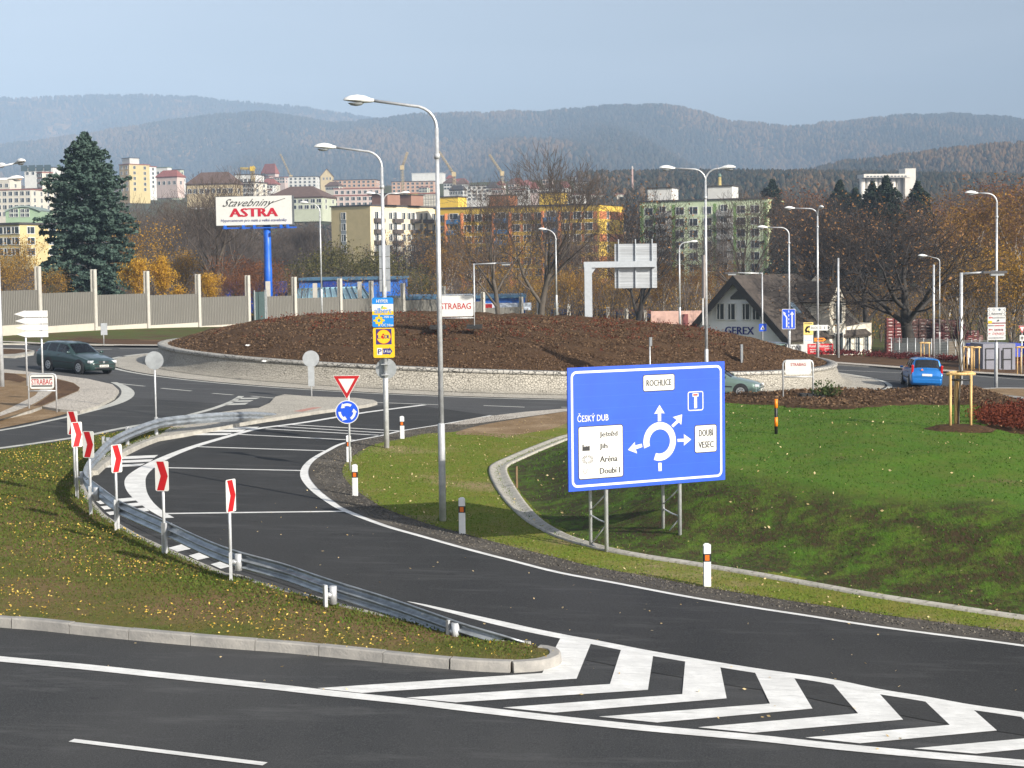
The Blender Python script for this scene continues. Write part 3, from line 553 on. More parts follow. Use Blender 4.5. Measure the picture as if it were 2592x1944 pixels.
    sym('trolley_symbol', [[(223, 1520), (285, 1508), (285, 1513), (223, 1525)], [(228, 1540), (282, 1528), (282, 1533), (228, 1545)], [(234, 1558), (280, 1546), (280, 1551), (234, 1563)], [(222, 1520), (228, 1520), (240, 1562), (234, 1564)], [(288, 1504), (306, 1500), (306, 1505), (291, 1509), (276, 1566), (270, 1565)], [(240, 1566), (278, 1584), (276, 1590), (238, 1572)], [(272, 1564), (242, 1590), (238, 1586), (266, 1562)]], GREY)
    for k, (fx) in enumerate((.245, .715)):
        lx = fx * W_
        for dy, rr, nm in ((.10, .042, 'leg'), (.78, .036, 'leg')):
            p = Matrix.Rotation(yaw, 3, 'Z') @ Vector((lx, dy, 0)) + g; gz = float(berm(p.x, p.y)) - g.z - .05
            b = MB(); b.tube([(lx, dy, gz), (lx, dy, z0 + H_ - .25 if dy < .5 else z0 + H_ * .62)], rr, 10); b.build('leg', GALV, t)
        b = MB(); ys = (.10, .78); zz = [.06, .62, .64, z0 + .1, z0 + .16, z0 + 1.1]
        b.tube([(lx, .10, zz[0] - .1), (lx, .78, zz[0] + .02)], .018, 6); b.tube([(lx, .78, zz[0]), (lx, .10, .58)], .014, 6); b.tube([(lx, .10, .62), (lx, .40, .64), (lx, .74, .70), (lx, .78, .76)], .018, 6); b.tube([(lx, .78, .8), (lx, .10, z0 - .12)], .014, 6); b.tube([(lx, .10, z0 + .05), (lx, .78, z0 + .08)], .018, 6); b.build('brace', GALV, t)
    b = MB()
    for fz in (.1, .35, .6, .88): b.box((W_ / 2, .055, z0 + H_ * fz), (W_ - .2, .035, .06))
    b.build('rail', ALU, t)
big_sign()
# ------------------------------------------------------------------ guard rail and chevron boards
def guard_rail():
    top = [(700, 1046, .16), (640, 1042, .42), (580, 1043, .66), (525, 1046, .72), (443, 1053, .72), (392, 1062, .72), (316, 1090, .72), (272, 1115, .72), (244, 1143, .72), (222, 1166, .74), (212, 1188, .76), (218, 1204, .77), (232, 1215, .77), (250, 1228, .77), (285, 1254, .77), (316, 1273, .76), (411, 1314, .74), (506, 1358, .70), (592, 1391, .65), (717, 1425, .55), (822, 1461, .53), (983, 1511, .42), (1119, 1558, .38), (1180, 1579, .33), (1300, 1614, .18), (1362, 1634, .10)]
    w3 = [U(a, b, h) for a, b, h in top]; g = Vector((w3[12].x, w3[12].y, P(w3[12].x, w3[12].y)))
    t = thing('guard_rail', 'curved galvanised guard rail dipping into the ground at both ends', 'guard rail', g); p = [q - g for q in resample(catmull(w3, 5), .3)]
    prof = [(.0, 0), (.012, -.03), (-.05, -.06), (-.06, -.115), (.012, -.15), (.022, -.165), (.012, -.18), (-.06, -.215), (-.05, -.27), (.012, -.30), (0, -.335)]; b = MB(); rows = []
    for i in range(len(p)):
        tt = p[min(i + 1, len(p) - 1)] - p[max(i - 1, 0)]; tt.z = 0; tt.normalize(); nn = Vector((-tt.y, tt.x, 0)); rows.append([p[i] + nn * (o * -1.3) + Vector((0, 0, z * .96)) for o, z in prof])
    b.smooth = True; b.grid(rows); b.smooth = False; bm_ = b.build('beam', GALV_D, t); bm_.modifiers.new('s', 'SOLIDIFY').thickness = .005
    for i in range(6, len(p) - 2, 13): q = p[i]; b = MB(); b.box((q.x, q.y, q.z - .085), (.035, .035, .02)); b.build('bolt', GALV, t)
    posts = [(323, 1129), (263, 1157), (396, 1102), (195, 1258), (230, 1303), (297, 1342), (417, 1402), (585, 1469), (824, 1536), (1138, 1607)]
    for k, (a, c) in enumerate(posts):
        q = U(a, c, .1) - g; j = min(range(len(p)), key=lambda i: (p[i].xy - q.xy).length); e = p[j] - q; e.z = 0; L_ = e.length; e.normalize(); z = p[j].z - (.03 if L_ < 2 else 0)
        rz = math.atan2(e.y, e.x); b = MB(); h = z + .0 - q.z + .02; b.box((q.x, q.y, q.z + h / 2 - .05), (.055, .11, h + .1), rz); b.build('post', GALV, t)
        b = MB(); b.tube([(q.x + e.x * s_, q.y + e.y * s_, z - .16) for s_ in (.02, .13)], .05, 6); s_ = .14; b.tube([(q.x + e.x * s_, q.y + e.y * s_, z - .32), (q.x + e.x * s_, q.y + e.y * s_, z - .01)], .065, 12); b.build('spacer', GALV, t)
guard_rail()
def chevron(px, py, topy, wpx, dz_panel, yaw, label):
    q = U(px, py, .1); D = q.y; ztop = at(px, topy, D).z; h = .60; t = thing('chevron_sign', label, 'road sign', q, yaw, 'red chevron boards along the curve'); zt = ztop - q.z
    b = MB(); b.tube([(0, 0, -.05), (0, 0, zt - .03)], .03, 10); b.build('post', GALV, t)
    W_ = .28; b = MB(); b.poly(rrect(-W_ / 2, zt - h, W_ / 2, zt, .035), -.045, .012); b.build('panel', SIGNW, t); b = MB(); x = W_ / 2 - .012; m_ = zt - h / 2
    b.poly([(-x + .02, zt - .012), (-x + .17, zt - .012), (x, m_), (-x + .17, zt - h + .012), (-x + .02, zt - h + .012), (x - .15, m_)], -.0485); b.build('chevron_mark', RED, t)
    b = MB(); b.box((0, -.03, zt - .12), (.09, .02, .05)); b.box((0, -.03, zt - .45), (.09, .02, .05)); b.build('clamp', ALU, t)
chevron(190, 1232, 1040, 28, 0, R(-14), 'chevron board half hidden behind its neighbour, farthest of the row'); chevron(197, 1262, 1068, 24, 0, R(40), 'narrow looking chevron board overlapping the farthest one'); chevron(231, 1302, 1091, 30, 0, R(-18), 'chevron board over the tightest bend of the guard rail'); chevron(297, 1342, 1125, 24, 0, R(50), 'turned chevron board in front of the three hatch bars'); chevron(417, 1402, 1166, 31, 0, R(-12), 'chevron board seen flat on against the asphalt, second from the right'); chevron(585, 1469, 1213, 20, 0, R(61), 'chevron board seen nearly edge on, nearest of the row')
# ------------------------------------------------------------------ delineator posts
def delineator(px, py, toppy, label):
    q = U(px, py, .02); h = at(px, toppy, q.y).z - q.z; t = thing('delineator_post', label, 'marker post', q, R(random.uniform(-8, 8)), 'white delineator posts along the slip road')
    prof = [(-.06, -.03), (.06, -.03), (.075, 0), (.03, .05), (-.03, .05), (-.075, 0)]
    def body(z0, z1, k, slant=0):
        b = MB(); n = len(prof); vs = [(x * k, y * k, z0) for x, y in prof] + [(x * k, y * k, z1 + slant * y) for x, y in prof]; b.add(vs, [tuple(range(n))[::-1], tuple(range(n, 2 * n))] + [(i, (i + 1) % n, n + (i + 1) % n, n + i) for i in range(n)]); return b
    body(-.05, h, 1, .5).build('body', POSTW, t); body(h * .60, h * .79, 1.05).build('band', BLACK, t); b = MB(); b.poly(rrect(-.042, h * .625, .042, h * .765, .01), -.036, .003); b.build('reflector', ORANGE, t)
delineator(1018, 1111, 1055, 'smallest delineator post, right of the sign pole at the far kerb'); delineator(883, 1170, 1104, 'delineator post standing behind the give way sign pole'); delineator(899, 1255, 1178, 'delineator post at the inner bend, beside the gravel'); delineator(1170, 1351, 1262, 'delineator post right of the tallest lamp pole'); delineator(1790, 1485, 1379, 'largest delineator post, right of the big blue sign')
# ------------------------------------------------------------------ road signs on poles
def pole_sign(name, label, cat, px, py, topy, r=.03, yaw=0.0, h0=.03, m=GALV):
    q = U(px, py, h0); h = at(px, topy, q.y).z - q.z; t = thing(name, label, cat, q, yaw); b = MB(); b.tube([(0, 0, -.08), (0, 0, h)], r, 10); b.build('pole', m, t); return t, h, q.y / FPX
def give_way():
    t, h, s = pole_sign('give_way_sign', 'red and white give way triangle above blue roundabout disc on one pole', 'road sign', 886, 1191, 950, .03)
    zc = h - (1043 - 950) * s; r = 30 * s; xo = (882 - 886) * s - .0; b = MB(); b.poly(disc(xo, zc, r), -.05, .012); b.build('disc', SIGNW, t); b = MB(); b.poly(disc(xo, zc, r * .93), -.053); b.build('disc_face', SIGNB, t); b = MB()
    for k in range(3):
        a0 = R(58 + 120 * k); aa = [a0 + R(x) for x in range(0, 66, 6)]; b.grid([[(xo + r * .74 * math.cos(a), -.0565, zc + r * .74 * math.sin(a)) for a in aa], [(xo + r * .52 * math.cos(a), -.0565, zc + r * .52 * math.sin(a)) for a in aa]]); e = aa[-1]; b.poly([(xo + r * q_ * math.cos(e + f), zc + r * q_ * math.sin(e + f)) for q_, f in ((.86, 0), (.40, 0), (.62, R(30)))], -.0565)
    b.build('arrow_ring', SIGNW, t)
    tri = lambda k: [(xo - (.5 * 69.5 * s) * k + 0, 0), (xo + (.5 * 69.5 * s) * k, 0), (xo, 0)]
    Wt = 69.5 * s; zt = h - 0; Ht = 61.5 * s; cz = zt - Ht / 3
    def tr(k): return [(xo - Wt / 2 * k, cz + Ht / 3 * k), (xo, cz - Ht * 2 / 3 * k), (xo + Wt / 2 * k, cz + Ht / 3 * k)]
    b = MB(); b.poly(tr(1), -.05, .012); b.build('triangle', SIGNW, t); b = MB(); b.ring(tr(.95), tr(.60), -.053); b.build('triangle_border', RED, t)
give_way()
def disc_back(label, px, py, cy, r, plate=None):
    t, h, s = pole_sign('round_sign', label, 'road sign', px, py, cy - r * .9, .03, R(6)); zc = h - r * .9 * s; b = MB(); b.poly(disc(0, zc, r * s), -.05, .012); b.build('disc', ALU, t)
    b = MB()
    for f in (-.45, .55): b.box((0, -.03, zc + f * r * s), (r * s * 1.1, .025, .045))
    b.build('clamp', GALV, t)
    if plate: b = MB(); b.poly(rrect(plate[0] * s, zc - plate[3] * s, plate[1] * s, zc - plate[2] * s, .03), -.045, .012); b.build('plate', ALU, t)
disc_back('plain back of a round sign on a pole behind the guard rail', 396, 1101, 912, 23); disc_back('back of a round sign with a tall plate under it, on the paved splitter island', 789, 1009, 908, 21, (-8, 8, 20, 70))
def edge_sign(label, px, py, y0, y1, yaw, base_h=.03):
    t, h, s = pole_sign('small_sign', label, 'road sign', px, py, y0 + 4, .03, yaw, base_h); b = MB(); b.box((0, -.05, h - (y1 - y0) * s / 2), (.5, .015, (y1 - y0) * s)); b.build('panel', ALU, t)
edge_sign('thin sign seen edge on in front of the mulch mound', 1646, 1015, 850, 872, R(74)); edge_sign('grey sign plate seen nearly edge on, right of the tall twin lamp', 1876, 988, 868, 930, R(72)); edge_sign('leaning back of a small sign in front of the noise barrier', 263, 871, 814, 844, R(50), .1)
# arrow boards seen from behind
def arrow_boards():
    t, h, s = pole_sign('arrow_signboard', 'four white arrow boards seen from behind on two posts', 'road sign', 69, 976, 786, .04, 0, .14); b = MB(); q = U(107, 946, .14); b.tube([((104 - 66) * s, .12, -.3), ((104 - 66) * s, .12, h)], .04, 10); b.build('pole', GALV, t)
    for z0, z1, x0 in ((786, 803, 38), (804, 820, 40), (821, 837, 41), (838, 854, 42)):
        a, c = h - (z1 - 786) * s, h - (z0 - 786) * s; m_ = (a + c) / 2; xl = (x0 - 65) * s; xr = (123 - 65) * s; b = MB(); b.poly([(xl, m_), (xl + .42, a + .01), (xr, a + .01), (xr, c - .01), (xl + .42, c - .01)], -.07, .02); b.build('board', WHITE, t)
    b = MB()
    for f in (.12, .28, .37, .53, .62, .78, .88): b.box(((85 - 66) * s, -.045, h - .12 - f * 68 * s + .05), (55 * s, .02, .03))
    b.build('clamp', GALV, t)
arrow_boards()
# builder's frames
def board_sign(label, q, W_, H_, leg, Wp, Hp, zc, yaw, words, extra=None, bars=False, red=RED, ratio=.62, feet=False, shift=0):
    t = thing('contractor_sign', label, 'sign board', q, yaw); b = MB(); r = .03; x = W_ / 2; z1 = H_; k = .12
    b.tube([(-x, 0, -.1), (-x, 0, z1 - k), (-x + k * .3, 0, z1 - k * .3), (-x + k, 0, z1), (x - k, 0, z1), (x - k * .3, 0, z1 - k * .3), (x, 0, z1 - k), (x, 0, -.1)], r, 8); b.tube([(-x, 0, zc - Hp / 2 - .08), (x, 0, zc - Hp / 2 - .08)], r * .8, 8); b.build('frame', GALV, t)
    b = MB(); b.poly(rrect(-Wp / 2, zc - Hp / 2, Wp / 2, zc + Hp / 2, .09), -.045, .02); b.build('panel', SIGNW, t); zz = zc + shift * Hp
    text(t, words, -Wp / 2 * .86, zz - Hp * ratio * .24, Wp / 2 * .86 if not extra else Wp * .29, zz + Hp * ratio * .24, -.049, red, bold=.02) if not extra else text(t, words, -Wp * .29, zz - Hp * .09, Wp * .29, zz + Hp * .12, -.049, red, bold=.02)
    if bars:
        b = MB()
        for f in (-.30, .30): b.poly([(-Wp * .43, zc + Hp * f - .025), (Wp * .43, zc + Hp * f - .025), (Wp * .43, zc + Hp * f + .025), (-Wp * .43, zc + Hp * f + .025)], -.049)
        b.build('bar', BLACK, t)
    if extra:
        b = MB()
        for f, l in ((-.12, .36), (-.30, .24)):
            x_ = -l * Wp
            while x_ < l * Wp: wd = random.uniform(.05, .14); b.poly([(x_, zc + Hp * f - .022), (x_ + wd, zc + Hp * f - .022), (x_ + wd, zc + Hp * f + .022), (x_, zc + Hp * f + .022)], -.049); x_ += wd + .04
        b.build('small_print', mat('pale_print', (.55, .55, .57), .6), t)
    if feet:
        for sx in (-1, 1):
            b = MB()
            for k in range(3): b.box((sx * x, -.33 + .33 * k, .06 + .03 * k), (.75, .34, .12))
            b.build('foot', RUBBER, t)
q = U(109, 1037, .1); s = q.y / FPX; board_sign('small contractor sign with black bars above and below red lettering', q, 71 * s, 91 * s, 0, 62 * s, 35 * s, 71 * s, R(-3), 'STRABAG', bars=True, ratio=.85)
Yq = 87.0; c = at(1154, 803, Yq); rr_ = float(rdist(c.x, c.y)); q = Vector((c.x, c.y, P(c.x, c.y) + float(moundz(rr_)))); q.z = at(1154, 832, Yq).z; s = Yq / FPX
board_sign('contractor sign on the mulch mound, partly behind the tallest lamp pole', q, 93 * s, 85 * s, 0, 89 * s, 52 * s, 57 * s, 0, 'STRABAG', ratio=.62, feet=True)
q = UB(2020, 981); s = q.y / FPX; board_sign('white contractor sign with small print in front of the pale stone wall', q, 76 * s, 98 * s, 0, 66 * s, 36 * s, 80 * s, 0, 'STRABAG', extra=True, shift=.20)
qb = UB(2054, 985); t = thing('rubber_weight', 'black rubber foot block lying on the mulch by the white sign', 'block', qb); b = MB()
for k in range(4): b.box((-.3 + .2 * k, .02 * k, .09), (.17, .5, .20 - .02 * k), .1 * k)
b.build('block', RUBBER, t)
# marker stick, peg, tree stakes
q = UB(1964.5, 1099); h = at(1964, 1010, q.y).z - q.z; t = thing('marker_stick', 'orange and black banded marker stick standing in the lawn', 'marker', q); b = MB(); b.tube([(0, 0, -.05), (0, 0, h)], .045, 8); b.build('stick', BLACK, t)
for f0, f1 in ((.74, 1.0), (.22, .48)): b = MB(); b.tube([(0, 0, h * f0), (0, 0, h * f1)], .05, 8); b.build('band', ORG, t)
q = UB(1308, 1235); b = MB(); b.box((0, 0, .25), (.05, .05, .6), .4); b.box((0.01, 0, .56), (.035, .035, .04), .4); tag(b.build('wooden_peg', mat('dark_wood', (.16, .10, .05), .8), loc=q), 'short wooden peg on the dark slope beside the channel bend', 'peg')
def stakes(label, q, w_, h, yaw=0.0, grp=None, n=4, strap=True):
    t = thing('stake_frame', label, 'tree stakes', q, yaw, grp); x = w_ / 2; pts = ((-x, -x * .55), (x, -x * .55), (x * .12, x * .9)) if n == 3 else ((-x, -.5 * x), (x, -.5 * x), (-.18 * x, .7 * x), (.05 * x, .75 * x))
    for a, c in pts: b = MB(); b.tube([(a, c, -.1), (a, c, h - .04)], .04, 8); b.build('stake', WOOD, t)
    b = MB(); b.tube([(-x - .12, -x * .5, h - .03), (x + .12, -x * .5, h - .03)], .042, 8); b.tube([(-x - .05, -x * .5, h), (0, x * .85, h)], .045, 6); b.tube([(x + .05, -x * .5, h), (0, x * .85, h)], .045, 6); b.build('rail', WOOD, t)
    if strap: b = MB(); b.tube([(-x, -x * .52, h * .88), (x, -x * .52, h * .88)], .03, 6); b.build('strap', BLACK, t)
    return t
q = UB(2428, 1088); sc_ = q.y / FPX; stakes('largest tree stake frame with black strap on the lawn', q, 52 * sc_, 145 * sc_)
b = MB(); a_ = np.linspace(0, 2 * np.pi, 17)[:-1]; b.add([(0, 0, .16)] + [(1.05 * math.cos(x) * (1 + .12 * math.sin(5 * x)), .85 * math.sin(x), -.02) for x in a_] + [(.6 * math.cos(x), .5 * math.sin(x), .12) for x in a_], [(0, 17 + i, 17 + (i + 1) % 16) for i in range(16)] + [(17 + i, 1 + i, 1 + (i + 1) % 16, 17 + (i + 1) % 16) for i in range(16)]); o = b.build('mulch_patch', MULCH, kind='structure', loc=q)
for lab, px, py, wp, hp, D in (('small pale stake frame left of the black tree trunk bottom', 2340, 905, 21, 38, 122), ('left one of the two stake frames before the grey container', 2449, 930, 22, 52, 112), ('right one of the two stake frames before the grey container', 2467, 932, 20, 54, 110), ('stake frame cut by the right edge of the view, past the container', 2586, 936, 26, 58, 108)):
    p = at(px, py, D); p.z = min(p.z, P(p.x, p.y) + .15); stakes(lab, p, wp * D / FPX, hp * D / FPX + (at(px, py, D).z - p.z), 0, None, 3, False)
# ------------------------------------------------------------------ street lamps
def lamp_head(parent, p, d, k=1.0):       # p = arm end, d = direction outwards
    d = Vector(d); d.z = 0; d.normalize(); s_ = Vector((-d.y, d.x, 0)); u = Vector((0, 0, 1)); st = [(0, .05, .05, .03), (.10, .07, .07, .05), (.22, .13, .12, .06), (.42, .17, .15, .05), (.60, .155, .12, .03), (.72, .10, .07, .01), (.77, .03, .02, .0)]; b = MB(); rows = []
    for x, w_, t_, dn in st: rows.append([Vector(p) + d * (x * k) + s_ * (w_ * k * math.cos(R(a))) + u * (k * (t_ * math.sin(R(a)) if a <= 180 else dn * math.sin(R(a))) + .03 * x) for a in range(0, 361, 30)])
    b.smooth = True; b.grid(rows); hd = b.build('lamp_head', LAMPW, parent); b = MB(); rows = []
    for x, w_ in ((.26, .02), (.32, .10), (.45, .13), (.58, .10), (.65, .02)): rows.append([Vector(p) + d * (x * k) + s_ * (w_ * k * math.cos(R(a))) + u * (-.045 * k - .08 * k * math.sin(R(a)) * (w_ / .13)) for a in range(0, 181, 30)])
    b.smooth = True; b.grid(rows); b.build('lens', GLASS, hd)
def lamp(label, px, py, D, topy, arms, col=True, rb=.095, base_h=0.0, grp=None, bend=.55, k=.92, group='steel street lamps', rise=.14):
    q = at(px, py, D) if D else U(px, py, base_h); D = q.y
    if base_h is not None and py > 900: pass
    h = at(px, topy, D).z - q.z; t = thing('street_lamp', label, 'street lamp', q, 0, group); zc = h * .235; b = MB()
    rt = rb * .55; b.tube([(0, 0, -.3), (0, 0, zc), (0, 0, zc + .04)], [rb, rb, rb * .8], 12); b.tube([(0, 0, zc + .03), (0, 0, h - bend)], [rb * .78, rt], 12)
    if col: b.tube([(0, 0, h * .87), (0, 0, h * .87 + .12)], rb * .85, 12)
    b.build('pole', GALV, t)
    for (dx, dy, ln) in arms:
        d = Vector((dx, dy, 0)).normalized(); pth = [(0, 0, h - bend - .1)] + [tuple(d * (bend * (1 - math.cos(R(a)))) + Vector((0, 0, h - bend + bend * math.sin(R(a)) * .92))) for a in range(0, 91, 15)] + [tuple(d * ln + Vector((0, 0, h - .04 + rise * (ln - bend))))]
        b = MB(); b.tube(pth, rt * .8, 10); b.build('arm', GALV, t); lamp_head(t, pth[-1], d, k)
    return t, h, D / FPX
lamp('tallest lamp, its arm reaching left over the big blue sign road', 1121, 1321, 0, 262, [(-1, 0, 1.42)], rb=.082)
t2, h2, s2 = lamp('lamp carrying the supermarket signs, second in height', 979, 1136, 0, 378, [(-1, 0, 1.42)], rb=.085)
def shop_sign(t, h, s, px_c, top):
    z = lambda y: h - (y - top) * s; x = lambda v: (v - px_c) * s; g = lambda v: 600 + v * S; gy = lambda v: 650 + v * S
    X0, X1 = x(g(1089)), x(g(1258)); za, zb = z(gy(316)), z(gy(551)); y0 = -.13
    b = MB(); b.poly(rrect(X0, zb, X1, za, .05), y0, .02); pn = b.build('supermarket_panel', CYAN, t); zz = lambda v: z(gy(v)); xx = lambda v: x(g(v))
    b = MB(); b.poly([(X0, zz(452)), (X1, zz(452)), (X1, zz(368)), (X0, zz(368))], y0 - .003); b.build('white_field', SIGNW, t); b = MB(); b.poly([(X0, zz(453)), (X1, zz(453)), (X1, zz(425)), (X0, zz(425))], y0 - .006); b.build('yellow_field', YEL, t)
    text(t, 'HYPER', xx(1124), zz(357), xx(1216), zz(331), y0 - .006, SIGNW, bold=.03); text(t, 'albert', xx(1107), zz(442), xx(1242), zz(397), y0 - .009, mat('albert_blue', (.08, .22, .55), .5), bold=.03); text(t, '700 m', xx(1180), zz(479), xx(1252), zz(461), y0 - .006, SIGNW, bold=.03); text(t, 'OC Nisa', xx(1160), zz(546), xx(1255), zz(525), y0 - .006, SIGNW, bold=.03)
    b = MB(); b.poly([(xx(1158), zz(407)), (xx(1165), zz(385)), (xx(1180), zz(377)), (xx(1172), zz(400))], y0 - .006); b.build('leaf_mark', mat('leaf_green', (.08, .35, .08), .5), t); b = MB(); b.poly([(xx(1166), zz(408)), (xx(1180), zz(390)), (xx(1212), zz(398)), (xx(1205), zz(406))], y0 - .006); b.build('leaf_mark', YEL, t)
    cx, cz, r = xx(1142), zz(498), 29 * S * s; b = MB(); b.ring(disc(cx, cz, r * 1.05), disc(cx, cz, r * .45), y0 - .006)
    for a in range(0, 360, 45): c_, s_ = math.cos(R(a)), math.sin(R(a)); b.poly([(cx + r * (e * c_ - f * s_), cz + r * (e * s_ + f * c_)) for e, f in ((.9, -.28), (1.55 if a % 90 == 0 else 1.25, -.22), (1.55 if a % 90 == 0 else 1.25, .22), (.9, .28))], y0 - .0065)
    b.build('junction_symbol', YEL, t)
    X0, X1 = xx(1093), xx(1263); b = MB(); b.poly(rrect(X0, zz(796), X1, zz(558), .05), y0, .02); b.build('discounter_panel', YEL, t); b = MB(); b.poly([(xx(1115), zz(690)), (xx(1240), zz(690)), (xx(1240), zz(566)), (xx(1115), zz(566))], y0 - .003); b.build('logo_square', NAVY, t)
    cx, cz, r = xx(1177.5), zz(628), 59 * S * s; b = MB(); b.poly(disc(cx, cz, r), y0 - .006); b.build('logo_disc', YEL, t); b = MB(); b.ring(disc(cx, cz, r * 1.0), disc(cx, cz, r * .93), y0 - .0075); b.build('logo_ring', RED, t)
    for ch, u0, u1 in (('L', -.88, -.42), ('D', .12, .52), ('L', .55, .90)): text(t, ch, cx + r * u0, cz - r * .24, cx + r * u1, cz + r * .24, y0 - .009, NAVY, bold=.05)
    b = MB(); b.poly([(cx - .34 * r, cz + .16 * r), (cx - .06 * r, cz + .16 * r), (cx + .06 * r, cz - .2 * r), (cx - .05 * r, cz - .32 * r), (cx - .36 * r, cz - .14 * r)], y0 - .009); b.poly(disc(cx - .06 * r, cz + .30 * r, .13 * r, 10), y0 - .009); b.build('logo_letter', RED, t)
    b = MB(); b.poly(rrect(xx(1122), zz(774), xx(1164), zz(718), .012), y0 - .006); b.build('parking_field', SIGNW, t); text(t, 'P', xx(1131), zz(765), xx(1158), zz(727), y0 - .009, NAVY, bold=.03); b = MB(); b.poly([(xx(1168), zz(768)), (xx(1222), zz(768)), (xx(1222), zz(778)), (xx(1245), zz(745)), (xx(1222), zz(712)), (xx(1222), zz(722)), (xx(1168), zz(722))], y0 - .006); b.build('arrow_field', NAVY, t); text(t, '1,4 km', xx(1172), zz(760), xx(1232), zz(732), y0 - .009, SIGNW, bold=.02)
    b = MB(); b.poly(disc(xx(1187), zz(888), 84 * S * s), .12, .012); b.build('round_plate', ALU, t); b = MB()
    for v in (345, 520, 600, 770, 850, 935): b.box((0, .0, zz(v)), (.24, .22, .02))
    b.build('clamp', GALV, t)
shop_sign(t2, h2, s2, 974.5, 378)
tC, hC, sC = lamp('twin armed lamp rising behind the big blue sign', 1789, 1026, 0, 425, [(-1, 0, 1.32), (1, -.25, .62)], rb=.085, rise=.05)
b = MB(); b.box((-.15, -.35, hC * .545), (.06, .75, hC * .18)); b.build('banner', mat('banner', (.30, .26, .24), .6), tC); b = MB(); b.box((-.14, 0, hC * .40), (.06, .10, hC * .12)); b.build('banner', mat('pale_box', (.5, .5, .5), .6), tC)
lamp('twin armed lamp left of the white gabled bay, one head facing the viewer', 2070, 914, 0, 526, [(-1, 0, 1.5), (.0, -1, 1.0)], rise=.03)
tE, hE, sE = lamp('lamp on the right carrying the stack of white direction plates', 2521, 985, 0, 487, [(-1, 0, 1.0)], rise=.03)
lamp('lamp with blue lane sign beside the house gable', 1998, 905, 118, 574, [(-1, 0, 1.4)], rise=.02); lamp('small lamp between the billboard and the khaki flats', 815, 800, 150, 512, [(-1, 0, .95)], bend=.8, rise=.2); lamp('small lamp in front of the orange yellow flats', 1409, 800, 150, 578, [(-1, 0, .75)], bend=.9, rise=.2); lamp('lamp with its arm reaching right, left of the twin armed lamp', 1721, 830, 140, 612, [(1, 0, .75)], rise=.1)
lamp('slim lamp among the dark trees on the right, head pointing left', 2378, 900, 135, 652, [(-1, 0, .95)], rise=.3, bend=.35, rb=.06)
tJ, hJ, sJ = lamp('twin lamp hidden behind the supermarket sign pole, only heads and banners showing', 976, 800, 125, 488, [(-1, 0, .55), (1, 0, 1.15)], rise=.0)
b = MB()
for k in range(4): b.poly([(-.38, hJ - 6.9 + .82 * k), (.38, hJ - 6.9 + .82 * k), (.38, hJ - 6.12 + .82 * k), (-.38, hJ - 6.12 + .82 * k)], .02, .05)
b.build('banner', ALU, tJ)
q = at(4, 958, 66); t = thing('street_lamp', 'lamp at the left edge of the view with two heads and a horn', 'street lamp', q, 0, 'steel street lamps'); h = at(4, 425, 66).z - q.z; b = MB(); b.tube([(0, 0, -.3), (0, 0, h * .25), (0, 0, h)], [.1, .085, .06], 10); b.build('pole', GALV, t); b = MB(); b.tube([(-.9, 0, h - .1), (0, 0, h + .02), (.85, 0, h + .18)], .035, 8); b.build('arm', GALV, t); lamp_head(t, (.8, 0, h + .18), (.8, -1, 0), .9); lamp_head(t, (-.1, .5, h + .1), (.8, -.6, 0), .7); b = MB(); b.tube([(-.9, 0, h - .42), (.45, .1, h - .40)], .04, 8); b.build('arm', WHITE, t); lamp_head(t, (.42, .1, h - .40), (1, 0, 0), .8)
# plates on lamps
def lane_sign():
    D = 117.8; z = at(1996, 833, D).z; q = at(1996, 880, D); t = thing('lane_sign', 'blue lane sign with two white arrows on a lamp pole', 'road sign', Vector((q.x, q.y, z))); s = D / FPX; W_, H_ = 34 * s, 51 * s
    b = MB(); b.poly(rrect(-W_ / 2, 0, W_ / 2, H_, .06), -.10, .02); b.build('panel', SIGNW, t); b = MB(); b.poly(rrect(-W_ / 2 + .03, .03, W_ / 2 - .03, H_ - .03, .05), -.103); b.build('face', SIGNB, t); b = MB()
    b.poly([(W_ * .2, .12), (W_ * .3, .12), (W_ * .3, H_ * .72), (W_ * .40, H_ * .72), (W_ * .25, H_ * .88), (W_ * .10, H_ * .72), (W_ * .2, H_ * .72)], -.107); b.poly([(-W_ * .2, .12), (-W_ * .1, .12), (-W_ * .1, H_ * .6), (-W_ * .26, H_ * .74), (-W_ * .22, H_ * .80), (-W_ * .42, H_ * .88), (-W_ * .36, H_ * .66), (-W_ * .32, H_ * .71), (-W_ * .2, H_ * .57)], -.107)
    for k in range(5): b.poly([(-.02, .08 + k * H_ * .19), (.03, .08 + k * H_ * .19), (.03, .08 + (k + .55) * H_ * .19), (-.02, .08 + (k + .55) * H_ * .19)], -.107)
    b.build('arrow', SIGNW, t)
lane_sign()
def dashes(t, x0, z0, x1, z1, y, m, name='small_print'):   # lettering too small to read in the photo
    b = MB(); x = x0; u = z1 - z0
    while x < x1 - .3 * u: wd = min(random.uniform(.5, .9) * u, x1 - x); b.poly([(x, z0), (x + wd, z0), (x + wd, z1 - random.uniform(0, .35) * u), (x, z1)], y); x += wd + .22 * u
    return b.build(name, m, t)
